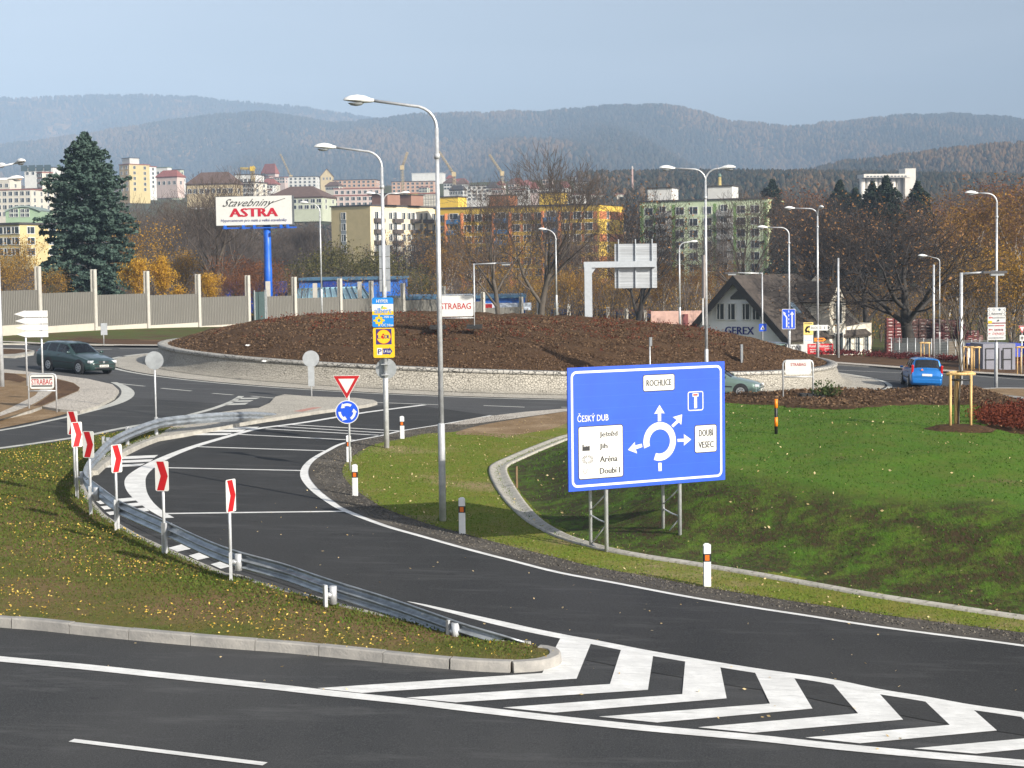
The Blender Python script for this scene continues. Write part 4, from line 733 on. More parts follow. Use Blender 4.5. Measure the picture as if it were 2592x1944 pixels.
def plates():
    D = 320 / 2212; q = tE.location; s = q.y / FPX; t = thing('direction_plates', 'stack of seven white company direction plates on the right lamp pole', 'road sign', Vector((q.x, q.y - .12, at(2520, 860, q.y).z))); zz = lambda v: (860 - (740 + v * D)) * s; xx = lambda v: (2272 + v * D - 2519.5) * s
    for a, c in ((265, 335), (337, 408), (412, 545), (548, 622), (624, 690), (692, 758), (760, 832)): b = MB(); b.poly(rrect(xx(1550), zz(c), xx(1865), zz(a), .04), 0, .02); b.build('plate', mat('plate_grey', (.52, .53, .53), .5), t)
    b = MB(); b.poly([(xx(1550), zz(545)), (xx(1865), zz(545)), (xx(1865), zz(527)), (xx(1550), zz(527))], -.004); b.build('stripe', mat('maroon', (.16, .01, .03), .5), t); b = MB(); b.poly(rrect(xx(1556), zz(540), xx(1626), zz(495), .02), -.007); b.build('field', YEL, t)
    b = MB()
    for v in (302, 372):
        for u in (1575, 1838): b.poly([(xx(u - 14), zz(v)), (xx(u + 12), zz(v + 26)), (xx(u + 20), zz(v + 26)), (xx(u - 4), zz(v)), (xx(u + 20), zz(v - 26)), (xx(u + 12), zz(v - 26))], -.004)
    b.poly([(xx(1700), zz(510)), (xx(1720), zz(485)), (xx(1745), zz(475)), (xx(1752), zz(500)), (xx(1725), zz(508))], -.004); b.build('chevron', BLACK, t); b = MB(); b.ring(disc(xx(1655), zz(302), 20 * D * s), disc(xx(1655), zz(302), 13 * D * s), -.004); b.build('emblem', GREY, t); b = MB(); b.poly(disc(xx(1755), zz(302), 21 * D * s), -.004); b.build('emblem', mat('dark_emblem', (.06, .1, .14), .5), t)
    text(t, 'Autotrend', xx(1605), zz(390), xx(1808), zz(350), -.004, BLACK, bold=.03, shear=.25); dashes(t, xx(1632), zz(455), xx(1850), zz(434), -.004, GREY); dashes(t, xx(1562), zz(592), xx(1655), zz(570), -.004, BLACK); dashes(t, xx(1668), zz(592), xx(1838), zz(570), -.004, RED); dashes(t, xx(1668), zz(672), xx(1838), zz(638), -.004, mat('maroon', (.16, .01, .03), .5)); text(t, 'DENSO', xx(1632), zz(740), xx(1838), zz(704), -.004, RED, bold=.02, shear=.3); dashes(t, xx(1565), zz(806), xx(1835), zz(785), -.004, GREY)
    b = MB()
    for v in (442, 652): b.poly([(xx(1562), zz(v)), (xx(1592), zz(v + 20)), (xx(1592), zz(v + 8)), (xx(1640), zz(v + 8)), (xx(1640), zz(v - 8)), (xx(1592), zz(v - 8)), (xx(1592), zz(v - 20))], -.004)
    b.poly([(xx(1562), zz(720)), (xx(1580), zz(735)), (xx(1580), zz(724)), (xx(1605), zz(724)), (xx(1605), zz(716)), (xx(1580), zz(716)), (xx(1580), zz(705))], -.004); b.build('arrow', RED, t)
plates()
# crossing lights and bare poles
def crossing_light(label, px, py, D, topy, armx, rb=.06):
    q = at(px, py, D); h = at(px, topy, D).z - q.z; t = thing('crossing_light', label, 'street lamp', q, 0, 'crossing lights on right-angled poles'); L_ = (armx - px) * D / FPX; b = MB(); b.tube([(0, 0, -.4), (0, 0, h)], [rb, rb * .8], 10); b.build('pole', GALV, t); b = MB(); b.tube([(0, 0, h - .05), (L_, 0, h + .02)], .045, 8); b.build('arm', GALV, t); b = MB(); x0 = L_; sg = math.copysign(1, L_); b.box((x0 - sg * .1, 0, h + .0), (1.0, .3, .10)); b.build('lamp_housing', mat('dark_housing', (.06, .06, .065), .5), t); b = MB(); b.box((x0 - sg * .1 + .1, 0, h - .10), (.55, .24, .09)); b.build('lens', GLASS, t); return t, h
crossing_light('crossing light standing behind the sign on the mound', 1202, 850, 118, 667, 1283); crossing_light('crossing light with its arm reaching left before the gabled house', 1930, 880, 122, 690, 1846)
q4 = U(2432, 1012); crossing_light('crossing light in front of the birches with its arm reaching right', 2432, 1014 + 20, 74, 690, 2522, .085)
D = 121.8; c = at(1930, 829, D); b = MB(); s = D / FPX; t = thing('crossing_sign', 'small blue pedestrian crossing sign beside the lettered gable', 'road sign', c + Vector((0, -.12, 0))); b.poly(rrect(-9.5 * s, -9.5 * s, 9.5 * s, 9.5 * s, .05), 0, .02); b.build('panel', SIGNB, t); b = MB(); b.poly([(-6 * s, -5 * s), (6 * s, -5 * s), (0, 6 * s)], -.004); b.build('triangle', SIGNW, t); b = MB(); b.poly([(-2 * s, -4 * s), (2 * s, -4 * s), (1 * s, 0), (0, 3 * s), (-1 * s, 0)], -.007); b.build('walker_symbol', BLACK, t)
for lab, px, D, y0, y1 in (('bare metal pole in front of the white gabled bay', 2122, 122, 653, 905), ('bare metal pole right of the big black tree', 2363, 122, 670, 903)):
    q = at(px, y1, D); b = MB(); b.tube([(0, 0, -.3), (0, 0, at(px, y0, D).z - q.z)], [.09, .07], 8); tag(b.build('flag_pole', GALV, loc=q), lab, 'pole')
# arrow, orange and give way signs on the right
D = 119; s = D / FPX; q = at(2073, 829, D); t = thing('arrow_sign', 'white arrow sign pointing right on the twin lamp pole', 'road sign', Vector((q.x, 118.5, q.z))); b = MB(); b.poly([(-26 * s, -7 * s), (19 * s, -7 * s), (27 * s, 0), (19 * s, 7 * s), (-26 * s, 7 * s)], 0, .02); b.build('board', SIGNW, t); b = MB(); b.poly([(19 * s, -5 * s), (25 * s, 0), (19 * s, 5 * s)], -.004); b.build('arrow_tip', BLACK, t); text(t, 'ROCHLICE', -23 * s, -3.2 * s, 3 * s, 3.2 * s, -.004, BLACK); text(t, '1', 10 * s, -3 * s, 12 * s, 3 * s, -.004, GREY)
q = at(2073, 859, D); t = thing('orange_sign', 'small orange arrow sign with black lettering under the white arrow', 'road sign', Vector((q.x, 118.5, q.z))); b = MB(); b.poly([(-15 * s, -4.5 * s), (9 * s, -4.5 * s), (15 * s, 0), (9 * s, 4.5 * s), (-15 * s, 4.5 * s)], 0, .02); b.build('board', ORG, t); b = MB(); b.poly([(-9 * s, -1.2 * s), (7 * s, -1.2 * s), (7 * s, 1.4 * s), (-9 * s, 1.4 * s)], -.004); b.build('bar', BLACK, t)
D = 110; s = D / FPX; q = at(2586, 940, D); t = thing('give_way_sign', 'small give way sign with white plate at the right edge', 'road sign', q); h = (940 - 824) * s; b = MB(); b.tube([(0, 0, -.3), (0, 0, h)], .04, 8); b.build('pole', GALV, t); b = MB(); tr = lambda k: [(-9.5 * s * k, h - 7 * s + 7 * s * k), (0, h - 7 * s - 14 * s * k), (9.5 * s * k, h - 7 * s + 7 * s * k)]; b.poly(tr(1), -.06, .015); b.build('triangle', SIGNW, t); b = MB(); b.ring(tr(.94), tr(.6), -.064); b.build('triangle_border', RED, t); b = MB(); b.poly(rrect(-6 * s, h - 39 * s, 6 * s, h - 24 * s, .03), -.06, .015); b.build('plate', SIGNW, t); b = MB(); b.box((0, -.068, h - 31.5 * s), (1.6 * s, .004, 10 * s)); b.box((0, -.0695, h - 31 * s), (7 * s, .004, 2.5 * s)); b.build('junction_symbol', BLACK, t)
# overhead gantry seen from behind
def gantry():
    D = 112; s = D / FPX; q = at(1490, 830, D); t = thing('sign_gantry', 'grey cantilever gantry with back of two ribbed sign panels', 'gantry', q); z = lambda y: (830 - y) * s; x = lambda v: (v - 1490) * s; GP = mat('gantry_paint', (.40, .43, .46), .5, .2, var=.06)
    b = MB(); b.box((0, 0, z(803 - 65) / 2 + z(675) / 2 - z(738) / 2), (19 * s, .45, z(675))); b.build('column', GP, t); b = MB(); b.box((x(1571), 0, z(670.5)), (183 * s, .42, 15 * s)); b.build('beam', GP, t); b = MB(); b.add([(x(1500), -.1, z(692)), (x(1510), -.1, z(678.5)), (x(1500), -.1, z(678.5)), (x(1500), .1, z(692)), (x(1510), .1, z(678.5)), (x(1500), .1, z(678.5))], [(0, 1, 2), (3, 4, 5), (0, 1, 4, 3)]); b.build('gusset', GP, t)
    RB = mat('ribbed_alu', (.40, .42, .44), .5, .4, var=.3, scale=1, stretch=(.2, .2, 9))
    for y0, y1 in ((619, 664), (677, 731)): b = MB(); b.poly([(x(1558), z(y1)), (x(1665), z(y1)), (x(1665), z(y0)), (x(1558), z(y0))], .30, .05); b.build('sign_panel', RB, t)
    for v in (1568, 1611, 1653): b = MB(); b.box((x(v), .22, z(669)), (2.4 * s, .12, 123 * s)); b.build('upright', GP, t)
    b = MB()
    for k in range(12):
        zz_ = z(623 + k * 9.3)
        b.box((x(1611.5), .292, zz_), (106 * s, .02, .02))
    b.build('rib', GP, t)
gantry()
# ------------------------------------------------------------------ noise barrier
BPOST = mat('barrier_concrete', (.44, .42, .375), .8, var=.08, scale=3); PLINTH = mat('plinth_concrete', (.47, .435, .37), .85, var=.06, scale=1.5)
def ribbed(name, c0, c1, per):
    m = bpy.data.materials.new(name); m.use_nodes = True; n = m.node_tree; b = n.nodes['Principled BSDF']; tc = n.nodes.new('ShaderNodeTexCoord'); wv = n.nodes.new('ShaderNodeTexWave'); wv.bands_direction = 'X'; wv.inputs['Scale'].default_value = per; wv.inputs['Distortion'].default_value = 0; n.links.new(tc.outputs['Object'], wv.inputs[0])
    a = mix_node(n, wv.outputs['Fac'], c0, c1); a = mix_node(n, ramp(n, noise(n, tc.outputs['Object'], .8, 5), .3, .7), a, tuple((p + q) * .46 for p, q in zip(c0, c1))); n.links.new(a, b.inputs['Base Color']); b.inputs['Roughness'].default_value = .85; bumpto(n, b, wv.outputs['Fac'], .8, .08); MATS[name] = m; return m
RIB = ribbed('ribbed_panel', (.075, .072, .064), (.225, .215, .188), 1.35)
def barrier():
    ps = [(-55, 665), (95, 674), (236, 682), (370, 686), (500, 694), (626, 697), (744, 701), (859.5, 705), (939, 711), (1019, 717), (1123, 724), (1222, 739), (1319, 751)]; far = [(1364, 763), (1408, 767), (1494, 775), (1585, 781)]
    Yd = lambda p: 128 + (p - 95) * 77 / 1490; w3 = [at(a, b, Yd(a)) for a, b in ps + far]; t = thing('noise_barrier', 'long beige ribbed noise barrier with tall pale posts behind the roundabout', 'barrier', Vector((w3[1].x, w3[1].y, 0))); g = t.location
    for i, q in enumerate(w3):
        yaw = math.atan2(w3[min(i + 1, len(w3) - 1)].y - w3[max(i - 1, 0)].y, w3[min(i + 1, len(w3) - 1)].x - w3[max(i - 1, 0)].x); b = MB(); l = q - g; zb = q.z - 5.6
        for dy in (-.13, .13): b.box((l.x - dy * math.sin(yaw), l.y + dy * math.cos(yaw), (q.z + zb) / 2), (.33, .10, q.z - zb), yaw)
        b.box((l.x, l.y, (q.z + zb) / 2 - .02), (.14, .16, q.z - zb), yaw); b.build('post', BPOST, t)
    for i in range(len(ps) - 1):
        if i == 5: continue
        a, c = w3[i], w3[i + 1]; d = c - a; L_ = math.hypot(d.x, d.y) - .42; yaw = math.atan2(d.y, d.x); m_ = (a + c) / 2; zt = (a.z - 1.95 if i < 8 else a.z - 1.7); zp = zt - 2.4
        for nm, z0, z1, mm, th in (('panel', zp, zt, RIB, .12), ('plinth', zp - 2.0, zp, PLINTH, .16)):
            b = MB(); b.box((0, 0, (z0 + z1) / 2), (L_, th, z1 - z0)); o = b.build(nm, mm, t); o.location = (m_.x - g.x, m_.y - g.y, 0); o.rotation_euler = (0, 0, yaw)
    a, c = w3[5], w3[6]; d = (c - a); ln = math.hypot(d.x, d.y); yaw = math.atan2(d.y, d.x); zt = a.z - 1.9
    b = MB(); b.box((0, 0, zt - 2.4), (ln * .66, .12, 4.8)); o = b.build('panel', RIB, t); o.location = (a.x + d.x * .63 - g.x, a.y + d.y * .63 - g.y, 0); o.rotation_euler = (0, 0, yaw)
    b = MB(); b.box((0, -.3, zt - 2.0), (ln * .26, .06, 4.9)); o = b.build('gate_panel', mat('dark_glass', (.06, .09, .09), .25), t); o.location = (a.x + d.x * .19 - g.x, a.y + d.y * .19 - g.y, 0); o.rotation_euler = (0, 0, yaw)
    b = MB()
    for f in (-.12, .10, .13): b.box((ln * f, -.36, zt - 1.9), (.07, .07, 5.0))
    o = b.build('gate_frame', GALV, t); o.location = (a.x + d.x * .19 - g.x, a.y + d.y * .19 - g.y, 0); o.rotation_euler = (0, 0, yaw)
    for k, (px, py) in enumerate(((678, 712), (797, 717), (910, 713), (1440, 771), (1539, 777), (1633, 785))):
        D = Yd(px) + 9; q = at(px, py, D); b = MB(); b.box((0, -.14, -2.4), (.40, .1, 4.8)); b.box((0, .14, -2.4), (.40, .1, 4.8)); b.box((0, 0, -2.42), (.14, .18, 4.76)); tag(b.build('barrier_post', BPOST, loc=q), ['pale post behind the dark barrier gate', 'shorter pale barrier post left of the small lamp pole', 'shorter pale barrier post before the glazed blue roof', 'stub of a barrier post left of the gantry column', 'stub of a barrier post below the gantry panels', 'last barrier post stub, nearest to the gabled house'][k], 'post', 'posts of the second barrier row')
barrier()
# ------------------------------------------------------------------ billboard
def billboard():
    D = 168; s = D / FPX; q = at(676, 800, D); x = lambda v: (v - 676) * s; z = lambda y: (800 - y) * s; t = thing('billboard', 'white billboard with red and black lettering on a blue column', 'billboard', q, R(-4)); BL = mat('column_blue', (.008, .10, .52), .45, var=.12, scale=2)
    b = MB(); b.tube([(0, .9, 0), (0, .9, z(680)), (0, .9, z(676)), (0, .9, z(625)), (0, .9, z(560))], [10.5 * s, 10.5 * s, 9.5 * s, 9.5 * s, 9.5 * s], 16); b.build('column', BL, t); b = MB(); b.box(((x(550) + x(747)) / 2, .45, (z(497) + z(571)) / 2), (197 * s, .7, 74 * s)); b.build('panel', mat('billboard_frame', (.10, .11, .12), .5), t); b = MB(); b.poly([(x(551), z(570.5)), (x(745), z(569)), (x(745), z(497)), (x(551), z(498.5))], .08); b.build('poster', SIGNW, t)
    RD = mat('poster_red', (.42, .006, .025), .5); text(t, 'ASTRA', x(587), z(549), x(708), z(527.5), .05, RD, bold=.06); text(t, 'Hypercentrum pro malé a velké stavebníky', x(563), z(563.5), x(732), z(554.5), .05, NAVY, bold=.005, shear=.2); text(t, 'Stavebniny', x(568), z(529), x(700), z(504), .05, BLACK, shear=.75)
    b = MB(); b.tube([(x(690), .05, z(516)), (x(728), .05, z(504))], .03, 4); b.build('flourish', BLACK, t)
    b = MB(); b.box(((x(560) + x(757)) / 2, .5, z(577)), (190 * s, .3, .12))
    for v in (575, 622, 650, 718, 735): b.box((x(v), -.1, z(575)), (.12, 1.0, .35))
    b.build('lighting_rail', BL, t)
billboard()
# ------------------------------------------------------------------ buildings
def wallmat(name, c, v=.07): return mat('wall_' + name, c, .85, var=v, scale=.5)
WIN = mat('window_glass', (.035, .045, .055), .12, var=.6, scale=.35, coord='Object'); FRAME = mat('window_frame', (.62, .62, .6), .6); ROOFD = mat('roof_dark', (.055, .05, .05), .8, var=.2, scale=2); ROOFB = mat('roof_brown', (.12, .075, .06), .85, var=.15, scale=1); ROOFR = mat('roof_red', (.26, .09, .075), .85, var=.15, scale=1)
_WM = {}
def window(parent, p, yaw, w_, h_, fr=.12, pane=True):     # window part with its frame; copies share the mesh
    k = (round(w_, 2), round(h_, 2), fr)
    if k not in _WM:
        b = MB(); b.poly([(-w_ / 2, 0), (w_ / 2, 0), (w_ / 2, h_), (-w_ / 2, h_)], -.05, .1); b.k = 1; f = fr
        for x0, z0, x1, z1 in ((-w_ / 2 - f, -f, w_ / 2 + f, 0), (-w_ / 2 - f, h_, w_ / 2 + f, h_ + f), (-w_ / 2 - f, 0, -w_ / 2, h_), (w_ / 2, 0, w_ / 2 + f, h_), (-f * .4 - w_ * .12, 0, f * .4 - w_ * .12, h_)): b.poly([(x0, z0), (x1, z0), (x1, z1), (x0, z1)], -.11, .16)
        o = b.build('window', [WIN, FRAME], parent); _WM[k] = o.data
    else: o = bpy.data.objects.new('window', _WM[k]); COL.objects.link(o); o.parent = parent
    o.location = p; o.rotation_euler = (0, 0, yaw); return o
class Slab:                               # block seen at its near corner: left and right faces
    def __init__(s, name, label, cat, px, ytop, ybase, D, a, LL_, LR, wl, wr, roof=ROOFD, group=None):
        q = at(px, ybase, D); s.h = at(px, ytop, D).z - q.z; s.t = thing(name, label, cat, q, 0, group); s.a = a; s.dl = Vector((-math.cos(a), math.sin(a), 0)); s.dr = Vector((math.sin(a), math.cos(a), 0)); s.LL, s.LR = LL_, LR
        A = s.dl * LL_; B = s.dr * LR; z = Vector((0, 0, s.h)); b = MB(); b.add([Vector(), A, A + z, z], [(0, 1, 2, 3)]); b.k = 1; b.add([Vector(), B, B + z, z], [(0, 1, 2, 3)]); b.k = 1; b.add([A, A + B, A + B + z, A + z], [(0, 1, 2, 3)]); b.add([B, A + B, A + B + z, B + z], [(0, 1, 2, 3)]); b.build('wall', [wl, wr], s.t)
        o = .3; b = MB(); c0, c1, c2, c3 = [v + z for v in (-(s.dl + s.dr) * o, A + (s.dl - s.dr) * o, A + B + (s.dl + s.dr) * o, B + (s.dr - s.dl) * o)]; up = Vector((0, 0, .35)); b.add([c0, c1, c2, c3] + [c + up for c in (c0, c1, c2, c3)], [(0, 1, 2, 3), (4, 5, 6, 7), (0, 1, 5, 4), (1, 2, 6, 5), (2, 3, 7, 6), (3, 0, 4, 7)]); s.top = s.h + .35
        b.build('roof', roof, s.t)
    def pos(s, side, u, z, out=0.0):
        d, nrm = (s.dl, -s.dr) if side == 'L' else (s.dr, -s.dl); return d * u + nrm * out + Vector((0, 0, z))
    def yaw(s, side): return math.atan2(s.dl.y, s.dl.x) + math.pi if side == 'L' else math.atan2(s.dr.y, s.dr.x)
    def win(s, side, us, zs, w_, h_, fr=.12):
        for z in zs:
            for u in us: window(s.t, s.pos(side, u, z), s.yaw(side), w_, h_, fr)
    def panel(s, name, side, u0, u1, z0, z1, m, out=.06):
        b = MB(); b.add([s.pos(side, u, z, o) for o in (0, out) for u, z in ((u0, z0), (u1, z0), (u1, z1), (u0, z1))], [(4, 5, 6, 7), (0, 1, 5, 4), (1, 2, 6, 5), (2, 3, 7, 6), (3, 0, 4, 7)]); return b.build(name, m, s.t)
    def roofbox(s, u, v, w_, d_, h_, m, name='roof_house'):
        p = s.dl * u + s.dr * v; b = MB(); b.box((p.x, p.y, s.top + h_ / 2), (w_, d_, h_), -s.a); b.build(name, m, s.t); b = MB(); b.box((p.x, p.y, s.top + h_ + .12), (w_ + .6, d_ + .6, .24), -s.a); b.build('roof_slab', ROOFD, s.t)
# the three large blocks of flats
F = 2.72
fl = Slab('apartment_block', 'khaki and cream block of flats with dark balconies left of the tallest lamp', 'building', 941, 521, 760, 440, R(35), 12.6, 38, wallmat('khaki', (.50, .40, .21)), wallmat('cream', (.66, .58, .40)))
fl.win('L', [8.6], [fl.h - 3.1 - F * k for k in range(4)], 1.4, 1.6); zf = [fl.h - 3.3 - F * k for k in range(6)]
for k in range(3): fl.panel('infill_panel', 'L', 7.8, 9.4, zf[k] - F + 1.9, zf[k] + .1, ALU, .04)
fl.win('R', [7.9, 13.2, 15.3, 20.3, 25.6, 28.0], [z + .2 for z in zf], 1.2, 1.6)
for u in (3.0, 10.3, 17.6, 23.0):
    for z in zf[:5]:
        fl.panel('loggia', 'R', u - 1.7, u + 1.7, z - .3, z + 2.0, mat('loggia_white', (.60, .59, .55), .8), .05); fl.panel('balcony_rail', 'R', u - 1.75, u + 1.75, z - .75, z + .25, mat('balcony_dark', (.075, .06, .055), .6), 1.0); window(fl.t, fl.pos('R', u - .7, z + .2, .08), fl.yaw('R'), 1.3, 1.7)
BRK = wallmat('brick', (.27, .15, .11)); fl.roofbox(1.0, 7.5, 5, 5, 2.6, BRK); fl.roofbox(1.0, 17, 5, 5, 2.6, BRK)
YW = wallmat('shaded_yellow', (.52, .35, .045)); YR = wallmat('bright_yellow', (.74, .50, .07)); TC = wallmat('terracotta', (.48, .17, .06))  # long front in a darker yellow: its shade is put into the colour
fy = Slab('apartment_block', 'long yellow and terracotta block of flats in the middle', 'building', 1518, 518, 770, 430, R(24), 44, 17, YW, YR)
zf = [fy.h - 3.2 - F * k for k in range(7)]
for z in zf: fy.panel('band', 'L', .4, 43.6, z - .1, z + 1.6, TC, .04)
for z in (zf[0], zf[2], zf[4], zf[6]): fy.panel('band', 'R', .3, 16.7, z - .2, z + 1.7, TC, .04)
fy.win('R', [6], zf, 1.3, 1.6)
us = [2.6, 5.6, 8.6, 15.8, 18.8, 21.8, 29, 32, 35, 40.8, 42.8]; fy.win('L', us, [z + .0 for z in zf[:6]], 1.9, 1.6)
for u in (12.2, 25.4, 38.4):
    fy.panel('loggia_shaft', 'L', u - 2.1, u + 2.1, 0, fy.h - 1.6, mat('loggia_grey', (.33, .31, .29), .8), .10)
    for s_ in (-2.3, 2.1): fy.panel('fin', 'L', u + s_, u + s_ + .3, 0, fy.h - 1.2, TC, 1.3)
    for z in zf[:6]: fy.panel('balcony_rail', 'L', u - 2.05, u + 2.05, z - .6, z + .4, mat('balcony_blue', (.05, .15, .32), .5), 1.1); window(fy.t, fy.pos('L', u + .3, z + .6, .12), fy.yaw('L'), 2.2, 1.3)
fy.roofbox(13.5, 4, 5.5, 5, 2.9, YR); fy.roofbox(27, 4, 5.5, 5, 2.6, TC); fy.roofbox(41, 4, 5.5, 5, 2.6, YR)
GA = wallmat('pale_green', (.52, .60, .40)); GR = wallmat('sun_green', (.72, .80, .46)); GM = wallmat('mid_green', (.20, .34, .11))  # end face in a lighter green: the sunlight is put into its colour
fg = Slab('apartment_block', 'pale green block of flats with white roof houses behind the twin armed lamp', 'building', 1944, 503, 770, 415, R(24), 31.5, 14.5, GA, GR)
zf = [fg.h - 3.1 - F * k for k in range(7)]; us = [3, 6.4, 14.6, 18, 21.4, 29.2]; fg.win('L', us, zf, 1.9, 1.6); fg.win('R', [5.2], zf, 1.2, 1.5, .2)
for u in (10.3, 25.5):
    fg.panel('loggia_shaft', 'L', u - 2.0, u + 2.0, 0, fg.h - 2.2, mat('loggia_grey', (.33, .31, .29), .8), .10)
    for z in zf[:6]: fg.panel('balcony_rail', 'L', u - 1.95, u + 1.95, z - .7, z + .4, mat('balcony_grey', (.27, .27, .26), .6), 1.1); window(fg.t, fg.pos('L', u + .2, z + .5, .12), fg.yaw('L'), 1.5, 1.4)
for u in (.6, 7.9, 12.8, 23, 27.7, 31): fg.panel('stripe', 'L', u - .35, u + .35, 0, fg.h - .8, GM, .05)
WH = wallmat('white', (.66, .65, .62)); fg.roofbox(12, 4, 6, 5, 2.9, WH); fg.roofbox(27, 4, 6, 5, 2.9, WH)
# city on the slope
def city(name, label, x0, x1, yt, yb, D, a, wl, rows, cols, roof=ROOFD, wr=None, hip=0, ws=1.4, hs=1.5, frac=.82, cat='building', pitch=0.0):
    px = x0 + (x1 - x0) * frac; D_ = D; wl_ = (px - x0) * D / FPX / math.cos(a); wr_ = max((x1 - px) * D / FPX / max(math.sin(a), .1), 4); b = Slab(name, label, cat, px, yt, yb + 30, D, a, wl_, wr_, wl, wr or wl, roof); hv = (yb - yt) * D / FPX
    if rows:
        st = hv / rows
        b.win('L', [wl_ * (i + .5) / cols for i in range(cols)], [b.h - st * (k + .82) for k in range(rows)], ws, min(hs, st * .6), .1)
        nr = max(1, int(wr_ / 5)); b.win('R', [wr_ * (i + .5) / nr for i in range(nr)], [b.h - st * (k + .82) for k in range(rows)], ws, min(hs, st * .6), .1)
    if hip:                               # hipped or gabled roof on top
        o = .5; A = b.dl * (wl_ + o) - b.dr * o; B = b.dr * (wr_ + o) - b.dl * o; C0 = -(b.dl + b.dr) * o; C3 = b.dl * (wl_ + o) + b.dr * (wr_ + o); z = Vector((0, 0, b.top)); zr = Vector((0, 0, b.top + hip)); ins = min(wl_, wr_) * .45 * (1 if pitch == 0 else 0); r0 = (C0 + B) / 2 + b.dl * ins; r1 = (A + C3) / 2 - b.dl * ins
        m_ = MB(); m_.add([C0 + z, A + z, C3 + z, B + z, r0 + zr, r1 + zr], [(0, 1, 5, 4), (3, 2, 5, 4), (0, 3, 4), (1, 2, 5)]); m_.build('roof', roof, b.t)
    return b
C = lambda n_, c: wallmat(n_, c); IV = C('ivory', (.58, .54, .46)); PK = C('pink', (.55, .44, .40)); OR_ = C('orange', (.60, .42, .24)); SAL = C('salmon', (.52, .32, .23)); OCH = C('ochre', (.48, .39, .24)); LG = C('light_green', (.45, .48, .37)); BG = C('grey_white', (.50, .50, .48)); GRN = C('arch_green', (.25, .35, .23)); YL2 = C('straw', (.50, .41, .21)); BRW = C('brick_red', (.36, .17, .14))
city('flat_block', 'long cream block with small balconies behind the blue spruce, at the left edge', -60, 112, 480, 548, 640, R(12), IV, 4, 9, ROOFR); city('flat_block', 'low pale building with orange trim above the cream block at the left edge', -40, 40, 453, 478, 760, R(15), IV, 1, 4, mat('orange_trim', (.55, .25, .05), .7)); t_ = city('terraced_block', 'white terraces with slanted dark glazing left of the spruce top', 60, 152, 424, 445, 900, R(10), WH, 1, 5, ROOFD)
for k in range(4): t_.panel('slanted_glazing', 'L', 1 + k * 4.2, 4.4 + k * 4.2, t_.h - 1.5, t_.h + 1.4, mat('dark_glazing', (.06, .09, .10), .3), .5)
city('flat_block', 'brick red block with white balconies left of the spruce', 92, 128, 437, 475, 720, R(40), BRW, 3, 3, ROOFR, wr=IV, frac=.45)
def arched():
    D = 470; s = D / FPX; q = at(60, 600, D); t = thing('arched_hall', 'green building with arched roof at the left edge', 'building', q); x = lambda v: (v - 60) * s; z = lambda y: (600 - y) * s; arc = [(x(16 + 90 * k / 12), z(536 - 20 * math.sin(math.pi * (.12 + .76 * k / 12)) + 7)) for k in range(13)]; b = MB(); b.poly([(x(16), 0)] + [(x(106), 0)] + arc[::-1], 0, 12); b.build('wall', GRN, t)
    b = MB(); b.grid([[(a * 1.03, -.6, c + .25) for a, c in arc], [(a * 1.03, 12.4, c + .25) for a, c in arc]]); o = b.build('roof', mat('roof_grey', (.22, .27, .25), .6), t); o.modifiers.new('s', 'SOLIDIFY').thickness = .4
    for v in (31, 43, 59, 71):
        for y in (538, 549): window(t, Vector((x(v), -.05, z(y))), 0, 1.0, .85, .08)
arched()
fb = city('flat_roofed_house', 'yellow building with dark flat roof behind the left trees', -70, 128, 568, 650, 300, R(30), YL2, 3, 5, ROOFD, frac=.62, ws=1.6)
city('tower_block', 'orange tower block right of the spruce top', 299, 371, 416, 484, 900, R(40), OR_, 5, 2, ROOFR, wr=YL2, frac=.42).roofbox(5, 5, 6, 6, 3, BG); city('tower_block', 'white block with red roof edge beside the orange tower', 371, 393, 422, 476, 910, R(30), PK, 5, 2, ROOFR, wr=WH, frac=.4)
city('terraced_block', 'small white terraces with green roofs right of the orange tower', 394, 432, 424, 444, 1000, R(20), WH, 1, 3, mat('roof_green', (.15, .22, .17), .6)); city('terraced_block', 'row of white stepped terraces left of the brown hipped roof', 434, 462, 430, 444, 1010, R(20), LG, 1, 3); city('old_house', 'reddish roofed house among bare trees below the terraces', 392, 462, 448, 470, 800, R(25), PK, 1, 4, ROOFR, hip=3)
hb = city('hotel', 'ochre building with a large brown hipped roof above the billboard', 470, 606, 466, 492, 620, R(12), OCH, 1, 8, ROOFB, hip=4.2, frac=.9)
city('flat_block', 'tall white block with many windows right of the ochre building', 603, 668, 462, 500, 640, R(20), BG, 3, 4, ROOFD, wr=IV, frac=.62); city('flat_block', 'white block with dark roof behind the yellow crane', 595, 660, 442, 464, 900, R(10), WH, 1, 5, ROOFD)
city('old_house', 'pink old house with a steep roof on the ridge', 660, 705, 440, 458, 1250, R(30), PK, 1, 3, ROOFR, hip=7); city('flat_block', 'white terrace with black roof on the ridge left of the church gable', 695, 809, 447, 473, 1200, R(6), WH, 3, 9, ROOFD, frac=.94)
